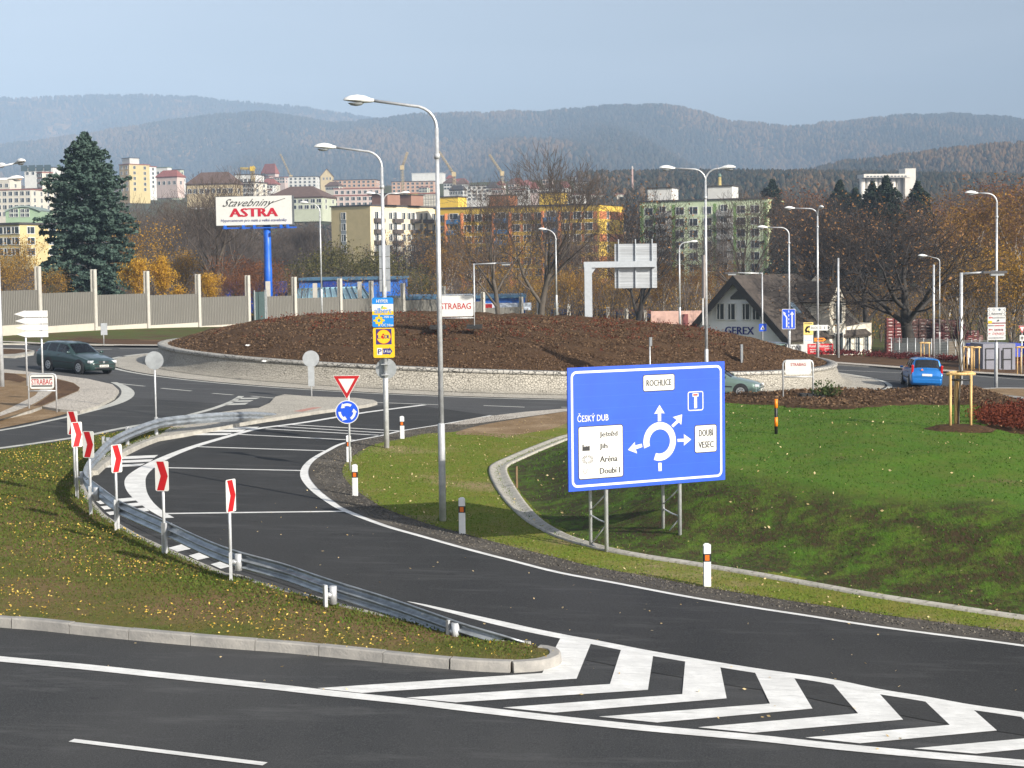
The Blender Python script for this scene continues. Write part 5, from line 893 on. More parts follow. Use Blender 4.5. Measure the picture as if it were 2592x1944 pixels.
def gabled(label, x0, x1, ya, ye, yb, D, m, name='church'):
    s = D / FPX; q = at((x0 + x1) / 2, yb + 25, D); z = lambda y: (yb + 25 - y) * s; w_ = (x1 - x0) * s / 2; t = thing(name, label, 'building', q, R(8)); b = MB(); b.poly([(-w_, 0), (w_, 0), (w_, z(ye)), (0, z(ya)), (-w_, z(ye))], 0, 14); b.build('wall', m, t)
    b = MB(); b.add([(sx * (w_ + .5), y, z(ye) - .3) if k == 0 else (0, y, z(ya) + .3) for sx in (-1, 1) for y in (-.4, 14.4) for k in (0, 1)], [(0, 1, 3, 2), (4, 5, 7, 6)]); o = b.build('roof', ROOFB, t); o.modifiers.new('s', 'SOLIDIFY').thickness = .3
    for xx_ in (-.5, 0, .5): window(t, Vector((xx_ * w_, -.05, z(ye) - 2.2)), 0, .9, 1.6, .1)
gabled('straw coloured stepped gable on the ridge left of the second lamp', 812, 845, 428, 447, 470, 1150, OCH); gabled('small grey gable on the ridge right of the yellow crane', 667, 692, 434, 449, 465, 1260, PK, 'old_house')
city('row_houses', 'orange row of houses with dark roof left of the second lamp bend', 843, 958, 455, 473, 1050, R(6), SAL, 2, 9, ROOFD, frac=.94); city('row_houses', 'orange row of houses with dark roof between the two lamp poles', 992, 1106, 459, 486, 1030, R(6), SAL, 3, 9, ROOFD, frac=.94)
city('long_house', 'light green building with a long brown hipped roof right of the billboard', 672, 842, 500, 530, 560, R(14), LG, 2, 9, ROOFB, hip=3.6, frac=.85); city('row_houses', 'white houses with red parapet above the khaki flats', 845, 968, 477, 492, 850, R(5), PK, 1, 8, ROOFR, frac=.95); city('row_houses', 'lower white and pink row with red roof behind the khaki flats', 842, 1000, 494, 522, 700, R(5), PK, 2, 10, ROOFR, frac=.95)
sc2 = city('scaffolded_house', 'building with a green and yellow painted gable and scaffolding', 1024, 1112, 490, 520, 640, R(4), IV, 0, 0, ROOFR, frac=.96); sc2.panel('painted_gable', 'L', sc2.LL - 5.0, sc2.LL, sc2.h - 4.3, sc2.h, mat('lime', (.35, .52, .16), .7), .3)
b = MB(); n_ = 14; L0 = sc2.LL
pts_ = [sc2.pos('L', L0 - 5.0, sc2.h, .4)] + [sc2.pos('L', L0 - 5 + 5 * math.sin(R(90 * k / n_)) ** 1, sc2.h - 4.0 * (1 - math.cos(R(90 * k / n_))) ** 1, .4) for k in range(n_ + 1)]
pts_ = [sc2.pos('L', L0 - 5.0, sc2.h, .4), sc2.pos('L', L0 - .6, sc2.h, .4)] + [sc2.pos('L', L0 - 5 + 4.4 * math.cos(R(90 * k / n_)), sc2.h - 3.9 * math.sin(R(90 * k / n_)), .4) for k in range(1, n_ + 1)]
b.add(pts_, [tuple(range(len(pts_)))]); b.build('painted_gable', mat('lemon', (.62, .55, .08), .7), sc2.t)
b = MB()
for k in range(8): p = sc2.pos('L', .5 + k * .95, 0, .8); b.box((p.x, p.y, sc2.h - 2.6), (.12, .12, 5.2))
for k in range(4): p = sc2.pos('L', 3.8, 0, .8); b.box((p.x, p.y, sc2.h - .3 - k * 1.3), (7.4, .12, .12))
b.build('scaffold', mat('scaffold', (.22, .22, .22), .6), sc2.t)
city('flat_block', 'white block with an orange stripe right of the tallest lamp pole', 1144, 1254, 470, 507, 900, R(8), WH, 4, 8, ROOFD, frac=.93); city('sports_hall', 'long flat white hall on the slope behind the tallest lamp', 1043, 1126, 438, 452, 1400, R(6), WH, 0, 0, WHITE, frac=.93); city('flat_block', 'white block with dark roof behind the large bare tree', 1288, 1402, 480, 505, 880, R(8), WH, 2, 8, ROOFD, frac=.93); city('flat_block', 'small white block left of the green flats', 1448, 1486, 492, 506, 900, R(10), WH, 1, 3, ROOFR); city('flat_block', 'low pale row behind the bare tree left of the green flats', 1497, 1582, 492, 508, 950, R(5), IV, 1, 6, ROOFR, frac=.95); city('old_house', 'house with red roof seen through the large bare tree', 1408, 1446, 478, 492, 1000, R(20), WH, 1, 2, ROOFR, hip=4)
# many small pale houses further up, told apart by nothing but their place
def small_houses():
    rg_ = random.Random(12)
    for k in range(56):
        x0 = rg_.choice((rg_.uniform(395, 700), rg_.uniform(640, 1130), rg_.uniform(1120, 1470))); w__ = rg_.uniform(16, 44); y0 = rg_.uniform(444, 490); D = 700 + (492 - y0) * 11; hh = rg_.uniform(9, 17)
        b = city('distant_house', 'small pale house in the distant city on the slope', x0, x0 + w__, y0, y0 + hh, D, R(rg_.uniform(5, 30)), rg_.choice((WH, IV, BG, PK, WH, LG)), 2 if hh > 12 else 1, max(2, int(w__ / 8)), rg_.choice((ROOFR, ROOFD, ROOFB, ROOFR)), hip=rg_.choice((0, 0, 2.2, 3))); b.t['group'] = 'small houses in the distant city'
small_houses()
# white silo
def silo():
    D = 900; s = D / FPX; q = at(2240, 560, D); z = lambda y: (560 - y) * s; x = lambda v: (v - 2240) * s; SW = mat('silo_white', (.66, .62, .56), .8, var=.06, scale=.3); t = thing('grain_silo', 'white grain silo with round shafts and a lift tower', 'silo', q, R(8)); b = MB(); b.box(((x(2183) + x(2305)) / 2, 4, z(446)), (122 * s, 10, 9 * s)); b.build('gallery', SW, t)
    for k in range(8): b = MB(); xx = x(2188 + 16 * k); b.tube([(xx, 4, 0), (xx, 4, z(451))], 7.2 * s, 14); b.build('shaft', SW, t)
    b = MB(); b.box((x(2306), 4, z(428) / 2), (28 * s, 9, z(428))); b.build('lift_tower', SW, t)
    for k in range(12): window(t, Vector((x(2193 + 9 * k), -1.08, z(449))), 0, 1.1, .6, .05)
    b = MB()
    for v, y in ((2279, 418), (2294, 416), (2304, 416), (2310, 419)): b.tube([(x(v), 4, z(428)), (x(v), 4, z(y))], .18, 5)
    b.build('antenna', GREY, t)
silo()
for lab, px, y0, y1, r0, r1, D, c in (('slim pink brick chimney behind the bare trees', 1601, 421, 480, 3.2, 2.2, 1000, (.45, .30, .26)), ('stout mottled yellow chimney with a green cap beside the twin armed lamp', 1822, 440, 505, 5.5, 4.2, 700, (.42, .33, .12))):
    q = at(px, y1 + 20, D); s = D / FPX; t = thing('chimney', lab, 'chimney', q); h = (y1 + 20 - y0) * s; b = MB(); b.tube([(0, 0, 0), (0, 0, h * .9)], [r0 * s, r1 * s], 12); b.build('shaft', mat('chimney_%d' % px, c, .85, var=.3, scale=.6), t); b = MB(); b.tube([(0, 0, h * .9), (0, 0, h * .93), (0, 0, h)], [r1 * s * 1.15, r1 * s * 1.15, r1 * s * .6], 12); b.build('cap', mat('cap_%d' % px, (.13, .2, .16) if px > 1700 else (.5, .45, .42), .7), t)
def crane(lab, px, yb, ym, jx, jy, D, col, cj=None):
    s = D / FPX; q = at(px, yb, D); t = thing('tower_crane', lab, 'crane', q, 0); m = mat('crane_yellow' if col else 'crane_pale', (.62, .42, .03) if col else (.52, .40, .22), .6); h = (yb - ym) * s; w_ = .6
    def lattice(p0, p1, wd, n_, nm):
        b = MB(); p0, p1 = Vector(p0), Vector(p1); d = (p1 - p0).normalized(); a = d.orthogonal().normalized(); c = d.cross(a); cs = [a * wd + c * wd, a * wd - c * wd, -a * wd - c * wd, -a * wd + c * wd]
        for k in cs: b.tube([p0 + k, p1 + k], .11, 4)
        for i in range(n_):
            u0, u1 = p0.lerp(p1, i / n_), p0.lerp(p1, (i + 1) / n_)
            for j in range(4): b.tube([u0 + cs[j], u1 + cs[(j + 1) % 4]], .10, 3)
        b.build(nm, m, t)
    lattice((0, 0, -8), (0, 0, h), w_, 12, 'mast'); e = ((jx - px) * s, 0, (yb - jy) * s); lattice((0, 0, h), e, .42, 10, 'jib')
    if cj: lattice((0, 0, h), (cj * s, 0, h + 1), .6, 4, 'counter_jib')
    b = MB(); b.box((0, -.5, h), (2.2, 2.2, 2.4)); b.build('cab', m, t)
crane('yellow crane with level jib above the billboard', 640, 470, 428, 609, 427, 900, True, 6); crane('thin crane with a raised jib pointing up left, left of the church gable', 737, 470, 448, 711, 390, 1300, False); crane('crane with a nearly upright jib between the two lamp poles', 1019, 480, 425, 1033, 386, 1000, False); crane('crane with jib leaning left, just right of the tallest lamp', 1150, 510, 442, 1112, 383, 950, False); crane('crane with jib leaning left in front of the big bare tree', 1272, 510, 440, 1240, 392, 950, False)
# blue superstore
def store():
    D = 176; s = D / FPX; B1 = mat('store_blue', (.02, .13, .50), .5, var=.06, scale=.4); B2 = mat('store_navy', (.008, .03, .22), .5)
    def blk(t, nm, x0, x1, yt, yb, D, m, depth=14):
        q0 = at(x0, yt, D); q1 = at(x1, yb, D); b = MB(); o = t.location; b.box(((q0.x + q1.x) / 2 - o.x, D + depth / 2 - o.y, (q0.z + q1.z) / 2 - o.z), (q1.x - q0.x, depth, q0.z - q1.z)); return b.build(nm, m, t)
    t = thing('superstore', 'blue flat roofed superstore behind the noise barrier', 'building', at(800, 800, 200)); blk(t, 'wall', 757, 1015, 707, 830, 200, B1); blk(t, 'dark_bay', 818, 873, 712, 757, 199.7, B2, 1); blk(t, 'roof_edge', 755, 1016, 703.5, 707, 199.5, mat('roof_edge_blue', (.05, .12, .2), .5), 15); blk(t, 'dark_bay', 560, 700, 715, 790, 201, B2, 10)
    t = thing('store_annex', 'lower blue annex with dark doors right of the superstore', 'building', at(1050, 810, 190)); blk(t, 'wall', 960, 1330, 754, 830, 192, B1); blk(t, 'door', 1047, 1076, 762, 800, 191.6, B2, 1); blk(t, 'roof_edge', 958, 1332, 751.5, 754, 191.5, mat('roof_edge_blue', (.05, .12, .2), .5), 15); blk(t, 'poster', 1205, 1345, 768, 785, 191.4, mat('poster_strip', (.45, .50, .58), .6, var=.5, scale=1.5), .5); blk(t, 'poster', 1222, 1246, 770, 782, 191.2, RED, .5)
    t = thing('glass_canopy', 'sloping glazed roof in front of the superstore', 'building', at(830, 800, 184)); a, b_, c, d = at(748, 772, 183), at(945, 768, 183), at(918, 727, 190), at(755, 732, 190); m = MB(); o = t.location; m.add([v - o for v in (a, b_, c, d)], [(0, 1, 2, 3)]); g = m.build('glazing', mat('canopy_glass', (.16, .27, .30), .2, var=.25, scale=.6), t); g.modifiers.new('s', 'SOLIDIFY').thickness = .1; m = MB()
    for k in range(13): f = k / 12; m.tube([a.lerp(b_, f) - o + Vector((0, -.05, .08)), d.lerp(c, f) - o + Vector((0, -.05, .08))], .07, 4)
    m.tube([d - o, c - o], .12, 5); m.tube([a - o, b_ - o], .12, 5); m.build('glazing_bar', mat('bar_blue', (.25, .42, .5), .5), t); blk(t, 'wall', 850, 905, 775, 830, 183.5, B1, 5)
    t = thing('brick_store', 'low dark red building with a blue edged roof behind the mound', 'building', at(1520, 820, 226)); blk(t, 'wall', 1398, 1650, 789, 840, 227, mat('red_brown', (.20, .06, .04), .8, var=.2, scale=1), 8); m = MB(); o = t.location; m.add([v - o for v in (at(1396, 785, 225), at(1630, 790, 225), at(1695, 812, 225), at(1690, 806, 236), at(1625, 784, 236), at(1400, 781, 236))], [(0, 1, 4, 5), (1, 2, 3, 4)]); g = m.build('roof', mat('roof_navy', (.025, .04, .11), .6), t); g.modifiers.new('s', 'SOLIDIFY').thickness = .5
    t = thing('pink_wall', 'pale pink brick wall left of the gabled house', 'wall', at(1710, 830, 170)); blk(t, 'brickwork', 1648, 1790, 788, 840, 170, mat('pink_brick', (.56, .36, .30), .85, var=.12, scale=2), .5); blk(t, 'door', 1729, 1742, 795, 830, 169.9, mat('dark_door', (.2, .06, .06), .7), .2)
store()
# ------------------------------------------------------------------ gabled house
def house():
    D = 148; cor = at(1987, 885, D); a = R(52); e = Vector((math.cos(a), math.sin(a), 0)); g_ = Vector((-math.sin(a), math.cos(a), 0)); z0 = cor.z; t = thing('gabled_house', 'white house with dark steep roof, blue lettering on its gable and a stone bay', 'house', cor); s = D / FPX
    zc = lambda y, dd=D: (885 - y) * dd / FPX
    Wd = 9.1; L1 = 14.0; ze = zc(838); za = zc(705) + .2; mid = g_ * Wd / 2; WHT = mat('house_white', (.72, .73, .74), .85, var=.05, scale=1); CR = mat('house_cream', (.62, .57, .48), .85, var=.1, scale=1.2, bump=.2); DK = mat('house_roof', (.062, .05, .042), .9, var=.35, scale=2.5, bump=.4); FR = mat('gable_trim', (.02, .018, .018), .7)
    V = lambda u, v, z: e * u + g_ * v + Vector((0, 0, z))
    b = MB(); b.add([V(0, 0, -1), V(0, Wd, -1), V(0, Wd, ze), V(0, Wd / 2, za), V(0, 0, ze)], [(0, 1, 2, 3, 4)]); b.build('gable_wall', WHT, t); b = MB(); b.add([V(0, 0, -1), V(L1, 0, -1), V(L1, 0, ze), V(0, 0, ze)], [(0, 1, 2, 3)]); b.add([V(L1, 0, -1), V(L1, Wd, -1), V(L1, Wd, ze), V(L1, Wd / 2, za), V(L1, 0, ze)], [(0, 1, 2, 3, 4)]); b.add([V(0, Wd, -1), V(L1, Wd, -1), V(L1, Wd, ze), V(0, Wd, ze)], [(0, 1, 2, 3)]); b.build('side_wall', CR, t)
    sl = (za - ze) / (Wd / 2); b = MB(); o = .75; b.add([V(-o, -o, ze - o * sl), V(L1 + .4, -o, ze - o * sl), V(L1 - 3.6, Wd / 2, za + .12), V(-o, Wd / 2, za + .12), V(-o, Wd + o, ze - o * sl), V(L1 + .4, Wd + o, ze - o * sl)], [(0, 1, 2, 3), (3, 2, 5, 4), (1, 5, 2)]); rf = b.build('roof', DK, t); rf.modifiers.new('s', 'SOLIDIFY').thickness = .28
    b = MB()
    for v0, v1 in ((-o, Wd / 2), (Wd + o, Wd / 2)): p0 = V(-o - .05, v0, ze - o * sl + .05); p1 = V(-o - .05, v1, za + .1); b.add([p0, p1, p1 - Vector((0, 0, .75)), p0 - Vector((0, 0, .75)), p0 + e * .12, p1 + e * .12, p1 + e * .12 - Vector((0, 0, .75)), p0 + e * .12 - Vector((0, 0, .75))], [(0, 1, 2, 3), (4, 5, 6, 7), (0, 1, 5, 4), (2, 3, 7, 6)])
    b.build('barge_board', FR, t)
    ygab = math.atan2(-g_.y, -g_.x)
    f_ = lambda px: (1987 - px) / 217.0 * Wd
    for px in (1840, 1866, 1900, 1924): window(t, V(-.03, f_(px), zc(823) + .45), ygab, .66, 1.3, .08)
    b = MB(); c = f_(1883); b.add([V(-.06, c - .85, zc(758)), V(-.06, c + .85, zc(758)), V(-.06, c + .85, zc(752)), V(-.06, c, zc(731)), V(-.06, c - .85, zc(752))], [(0, 1, 2, 3, 4)]); b.build('attic_window', WIN, t)
    tx = text(t, 'GEREX', 0, zc(858), 2.8, zc(838), 0, mat('gerex_blue', (.015, .02, .18), .5), bold=.04); p = V(-.05, f_(1850), .32); tx.location = p; tx.rotation_euler = (0, 0, ygab)
    # stone bay with pointed gable, annex and its windows
    ye = math.atan2(e.y, e.x); u0, u1 = 6.7, 9.6; zb = zc(768) + .2; zt = zc(755) + 1.2; b = MB(); b.add([V(u0, -.6, -1), V(u1, -.6, -1), V(u1, -.6, zb), V((u0 + u1) / 2, -.6, zt), V(u0, -.6, zb)] + [V(u0, 3, -1), V(u1, 3, -1), V(u1, 3, zb), V((u0 + u1) / 2, 3, zt), V(u0, 3, zb)], [(0, 1, 2, 3, 4), (0, 5, 9, 4), (1, 6, 7, 2)]); b.build('stone_bay', CR, t)
    b = MB(); um = (u0 + u1) / 2; b.add([V(u0 - .3, -.75, zb - .25), V(um, -.75, zt + .12), V(um, 3.2, zt + .12), V(u0 - .3, 3.2, zb - .25), V(u1 + .3, -.75, zb - .25), V(u1 + .3, 3.2, zb - .25)], [(0, 1, 2, 3), (1, 4, 5, 2)]); r2 = b.build('bay_roof', DK, t); r2.modifiers.new('s', 'SOLIDIFY').thickness = .14
    window(t, V(um, -.62, 1.9), ye, 1.15, 1.7, .06); b = MB(); b.add([V(um - .6, -.70, 3.62), V(um + .6, -.70, 3.62), V(um, -.70, 4.4)], [(0, 1, 2)]); b.build('window_tip', WIN, t); window(t, V(um + .1, -.62, -.85), ye, 1.4, 1.9, .08)
    b = MB(); v0 = -.3; b.add([V(u1, v0, -1), V(u1 + 5.6, v0, -1), V(u1 + 5.6, v0, 1.75), V(u1, v0, 1.5), V(u1, 3, -1), V(u1 + 5.6, 3, -1), V(u1 + 5.6, 3, 1.75), V(u1, 3, 1.5)], [(0, 1, 2, 3), (1, 5, 6, 2), (3, 2, 6, 7)]); b.build('annex', CR, t)
    for u in (u1 + 1.0, u1 + 2.7, u1 + 4.4): window(t, V(u, v0 - .02, -.85), ye, .8, 1.7, .06)
    for u, v in ((4.2, 1.2), (11.6, 1.2)): b = MB(); z_ = ze + v * sl; b.add([V(u, v, z_ + .12), V(u + .8, v, z_ + .12), V(u + .8, v + .9, z_ + .9 * sl + .12), V(u, v + .9, z_ + .9 * sl + .12)], [(0, 1, 2, 3)]); w__ = b.build('roof_window', mat('skylight', (.20, .27, .34), .15), t); w__.modifiers.new('s', 'SOLIDIFY').thickness = .1
house()
# signs and banners by the house
def banner(name, lab, x0, x1, y0, y1, D, m, words=None, wm=None, wbox=None, post=True):
    s = D / FPX; q = at((x0 + x1) / 2, y1, D); t = thing(name, lab, 'banner', q); w_ = (x1 - x0) * s / 2; h = (y1 - y0) * s; b = MB(); b.poly([(-w_, 0), (w_, 0), (w_, h), (-w_, h)], 0, .04); b.build('panel', m, t)
    if post: b = MB(); b.tube([(-w_ * .9, .06, -1.6), (-w_ * .9, .06, h)], .05, 6); b.tube([(w_ * .9, .06, -1.6), (w_ * .9, .06, h)], .05, 6); b.build('post', GALV, t)
    if words: text(t, words, -w_ + 2 * w_ * wbox[0], h * wbox[1], -w_ + 2 * w_ * wbox[2], h * wbox[3], -.006, wm, bold=.03)
    return t, w_, h
t, w_, h = banner('hotel_banner', 'red banner with white lettering in front of the white house', 2044, 2109, 870, 897, 128, mat('banner_red', (.48, .012, .02), .6, var=.08), 'Hotel & Restaurant', SIGNW, (.06, .66, .96, .92)); dashes(t, -w_ * .8, h * .4, 0, h * .5, -.006, SIGNW); dashes(t, -w_ * .8, h * .2, .1, h * .3, -.006, SIGNW)
b = MB(); b.ring([(w_ * .35, h * .55), (w_ * .75, h * .55), (w_ * .75, h * .65), (w_ * .92, h * .4), (w_ * .75, h * .15), (w_ * .75, h * .25), (w_ * .35, h * .25)], [(w_ * .38, h * .51), (w_ * .78, h * .51), (w_ * .78, h * .56), (w_ * .87, h * .4), (w_ * .78, h * .24), (w_ * .78, h * .29), (w_ * .38, h * .29)], -.006); b.build('arrow', SIGNW, t)
banner('white_banner', 'white banner with dark letters behind the white contractor sign', 1992, 2043, 872, 890, 130, SIGNW, 'CONI', BLACK, (.05, .1, .7, .85)); t, w_, h = banner('yellow_board', 'yellow advertising board with black figure behind the white arrow sign', 2034, 2058.5, 816, 847, 134, mat('board_yellow', (.72, .55, .16), .6)); dashes(t, -w_ * .8, h * .86, w_ * .8, h * .93, -.006, BLACK)
b = MB(); b.tube([(-w_ * .3, -.02, h * .2), (-w_ * .5, -.02, h * .4), (-w_ * .2, -.02, h * .62), (w_ * .3, -.02, h * .66)], .07, 5); b.tube([(-w_ * .1, -.02, h * .3), (w_ * .3, -.02, h * .2)], .06, 5); b.build('black_figure', BLACK, t)
t, w_, h = banner('white_board', 'white board with pale blue print under the yellow board', 2034, 2058, 848, 872, 133, SIGNW); dashes(t, -w_ * .7, h * .35, w_ * .8, h * .55, -.006, mat('pale_blue', (.45, .5, .65), .6))
t, w_, h = banner('white_board', 'white paper boards between the stake frames at the grey container', 2450, 2484, 880, 905, 118, SIGNW); dashes(t, -w_ * .6, h * .5, w_ * .3, h * .7, -.006, BLACK)
# crates
def crates():
    k = 0; CM = [mat('crate_red', (.15, .028, .028), .6, var=.5, scale=3), mat('crate_maroon', (.10, .024, .028), .6, var=.5, scale=3), mat('crate_pink', (.19, .095, .08), .6, var=.4, scale=3)]
    protos = []
    for i, m in enumerate(CM):
        b = MB()
        for r_ in range(12):
            for c_ in range(2): b.box((-.42 + .84 * c_, 0, .2 + .4 * r_), (.76 + .04 * ((r_ * 3 + c_ + i) % 3 - 1), .9, .34))
        b.k = 1
        for r_ in range(12):
            for c_ in range(2):
                if (r_ * 5 + c_ * 3 + i) % 4 != 0: b.box((-.42 + .84 * c_, -.46, .24 + .4 * r_), (.36, .04, .12))
        protos.append((b, m))
    meshes = []
    lab = ['tall stack of red drink crates in the yard behind the black tree']
    for px in range(2262, 2474, 12):
        b, m = protos[k % 3]; D = 165 + (k * 7 % 5) * 1.5; hgt = [805, 822, 808, 806, 806, 807, 812, 807, 808, 809, 818, 812, 810, 820, 826, 838, 836, 848][k % 18]; q = at(px, 905, D); q.z = float(terrain(q.x, q.y)) - .1
        if len(meshes) < 3: o = b.build('crate_stack', [m, mat('crate_label', (.50, .42, .40), .6)]); meshes.append(o.data)
        else: o = bpy.data.objects.new('crate_stack', meshes[k % 3]); COL.objects.link(o)
        o.location = q; o.scale = (.95, 1, max(.3, (at(px, hgt, D).z - q.z) / 4.8)); tag(o, lab[0], 'crates', 'stacks of red drink crates'); k += 1
crates()
# container, fence
def container():
    D = 113; s = D / FPX; q = at(2529, 936, D); t = thing('site_container', 'grey site container with two framed doors', 'container', q, R(4)); w_ = 84 * s; h = 66 * s; b = MB(); b.box((0, 1.25, h / 2), (w_, 2.5, h)); b.build('body', mat('container_grey', (.20, .20, .24), .6, var=.08, scale=2), t)
    for x0, x1 in ((-.86, .0), (.22, .80)):
        a, c = x0 * w_ / 2, x1 * w_ / 2; b = MB(); b.ring([(a, 0.02), (c, 0.02), (c, h * .84), (a, h * .84)], [(a + .06, .02), (c - .06, .02), (c - .06, h * .80), (a + .06, h * .80)], -.03); b.box(((a + c) / 2, -.03, h * .4), (c - a, .05, .06)); b.build('door_frame', BLACK, t)
    b = MB(); b.box((w_ * .09, -.02, h * .4), (.05, .06, h * .7)); b.build('post', BLACK, t)
    o = thing('tarpaulin', 'blue tarpaulin heap behind the grey container', 'tarpaulin', at(2520, 872, 119)); b = MB(); b.box((0, .6, -.4), (3.4, 1.2, .9)); b.box((2.6, .7, -.35), (1.2, 1, .7)); b.build('sheet', mat('tarp_blue', (.03, .06, .42), .5), o)
container()
def yard_fence():
    a, c = at(2256, 905, 135), at(2500, 912, 135); t = thing('yard_fence', 'low grey wire fence in front of the crate yard', 'fence', a); d = c - a; z1 = 1.55
    m = bpy.data.materials.new('fence_mesh'); MATS['fence_mesh'] = m; m.use_nodes = True; m.node_tree.nodes['Principled BSDF'].inputs['Base Color'].default_value = (.10, .105, .11, 1)
    b = MB()
    for k in range(13): p = d * (k / 12); b.tube([(p.x, p.y, p.z - .4), (p.x, p.y, p.z + z1)], .03, 6)
    b.build('post', GALV, t); b = MB()
    for k in range(12): b.tube([(0, 0, .1 + k * .125), (d.x, d.y, d.z + .1 + k * .125)], .018, 4)
    for k in range(150): p = d * (k / 149); b.tube([(p.x, p.y, p.z + .1), (p.x, p.y, p.z + 1.5)], .015, 3, cap=False)
    b.build('wire_mesh', mat('wire', (.16, .17, .17), .5), t)
    t = thing('yard_hoarding', 'dark grey hoarding and sheds behind the wire fence', 'hoarding', at(2380, 905, 140)); s = 140 / FPX; b = MB(); b.box((0, 0, .5), (235 * s, .3, 1.4)); b.build('boards', mat('hoarding_dark', (.06, .065, .07), .7, var=.3, scale=1.5), t); b = MB(); b.box((1.0, -.4, .75), (1.0, .5, 1.1)); b.build('crate', mat('brown_box', (.20, .13, .06), .7), t)
yard_fence()
# ------------------------------------------------------------------ cars
def carpaint(name, c): return mat(name, c, .28, .35, var=.04, scale=1, coat=.8)
TYRE = mat('tyre', (.015, .015, .016), .85); RIM = mat('rim_alloy', (.45, .46, .47), .35, .7); TRIM = mat('black_trim', (.02, .02, .022), .5); LENS = mat('clear_lens', (.62, .64, .66), .12, .2); TAIL = mat('tail_lamp', (.42, .008, .008), .15, coat=.6); PLATE = mat('number_plate', (.66, .66, .62), .5)
def glassmat():
    m = bpy.data.materials.new('car_glass'); m.use_nodes = True; n = m.node_tree; o = n.nodes['Material Output']; n.nodes.remove(n.nodes['Principled BSDF']); t = n.nodes.new('ShaderNodeBsdfTransparent'); t.inputs[0].default_value = (.42, .48, .48, 1); g = n.nodes.new('ShaderNodeBsdfGlossy'); g.inputs['Roughness'].default_value = .03; f = n.nodes.new('ShaderNodeFresnel'); f.inputs[0].default_value = 1.9; x = n.nodes.new('ShaderNodeMixShader')
    n.links.new(f.outputs[0], x.inputs[0]); n.links.new(t.outputs[0], x.inputs[1]); n.links.new(g.outputs[0], x.inputs[2]); n.links.new(x.outputs[0], o.inputs[0]); return m
CGLASS = glassmat()
WAGON = dict(st=[(2.24, .30, .50, .56, .58, .52), (2.16, .20, .60, .67, .74, .66), (1.9, .18, .68, .77, .845, .74), (1.3, .18, .80, .88, .865, .76), (.95, .18, .87, .935, .868, .74), (.12, .18, .92, 1.425, .868, .605), (-.35, .18, .93, 1.475, .868, .605), (-1.2, .18, .94, 1.465, .868, .60), (-1.78, .18, .95, 1.415, .862, .59), (-2.12, .20, .95, 1.0, .84, .70), (-2.2, .24, .86, .93, .82, .72), (-2.26, .34, .66, .72, .76, .68)], fw=1.40, rw=-1.11, wr=.315,
             win={'windscreen': (.2, .88, 6.35, 8), 'rear_window': (-2.08, -1.84, 6.35, 8)}, side=[(.42, -.42), (-.52, -1.22), (-1.32, -1.82)])
MPV = dict(st=[(2.08, .30, .55, .62, .55, .5), (2.0, .2, .66, .74, .72, .64), (1.75, .18, .76, .86, .82, .72), (1.25, .18, .88, .98, .84, .74), (.95, .18, .93, 1.05, .842, .73), (.2, .18, .96, 1.54, .842, .62), (-.3, .18, .97, 1.60, .842, .62), (-1.2, .18, .98, 1.615, .842, .62), (-1.80, .18, 1.0, 1.585, .835, .62), (-1.98, .2, .98, 1.06, .825, .70), (-2.06, .22, .94, 1.0, .81, .72), (-2.12, .34, .62, .70, .77, .72)], fw=1.28, rw=-1.34, wr=.32,
           win={'windscreen': (.28, .88, 6.35, 8), 'rear_window': (-1.965, -1.82, 6.15, 8)}, side=[(.45, -.35), (-.45, -1.1), (-1.2, -1.75)])
SEDAN = dict(st=[(2.24, .30, .50, .56, .58, .52), (2.16, .20, .60, .67, .74, .66), (1.9, .18, .68, .77, .845, .74), (1.3, .18, .80, .88, .865, .76), (.95, .18, .87, .93, .868, .74), (.1, .18, .92, 1.40, .868, .60), (-.35, .18, .93, 1.43, .868, .60), (-.85, .18, .94, 1.38, .865, .59), (-1.55, .18, .95, 1.02, .86, .70), (-2.1, .2, .92, .98, .82, .70), (-2.2, .24, .84, .9, .8, .7), (-2.25, .34, .62, .68, .74, .66)], fw=1.38, rw=-1.15, wr=.31,
             win={'windscreen': (.18, .88, 6.35, 8), 'rear_window': (-1.48, -.92, 6.35, 8)}, side=[(.40, -.38), (-.48, -1.05)])
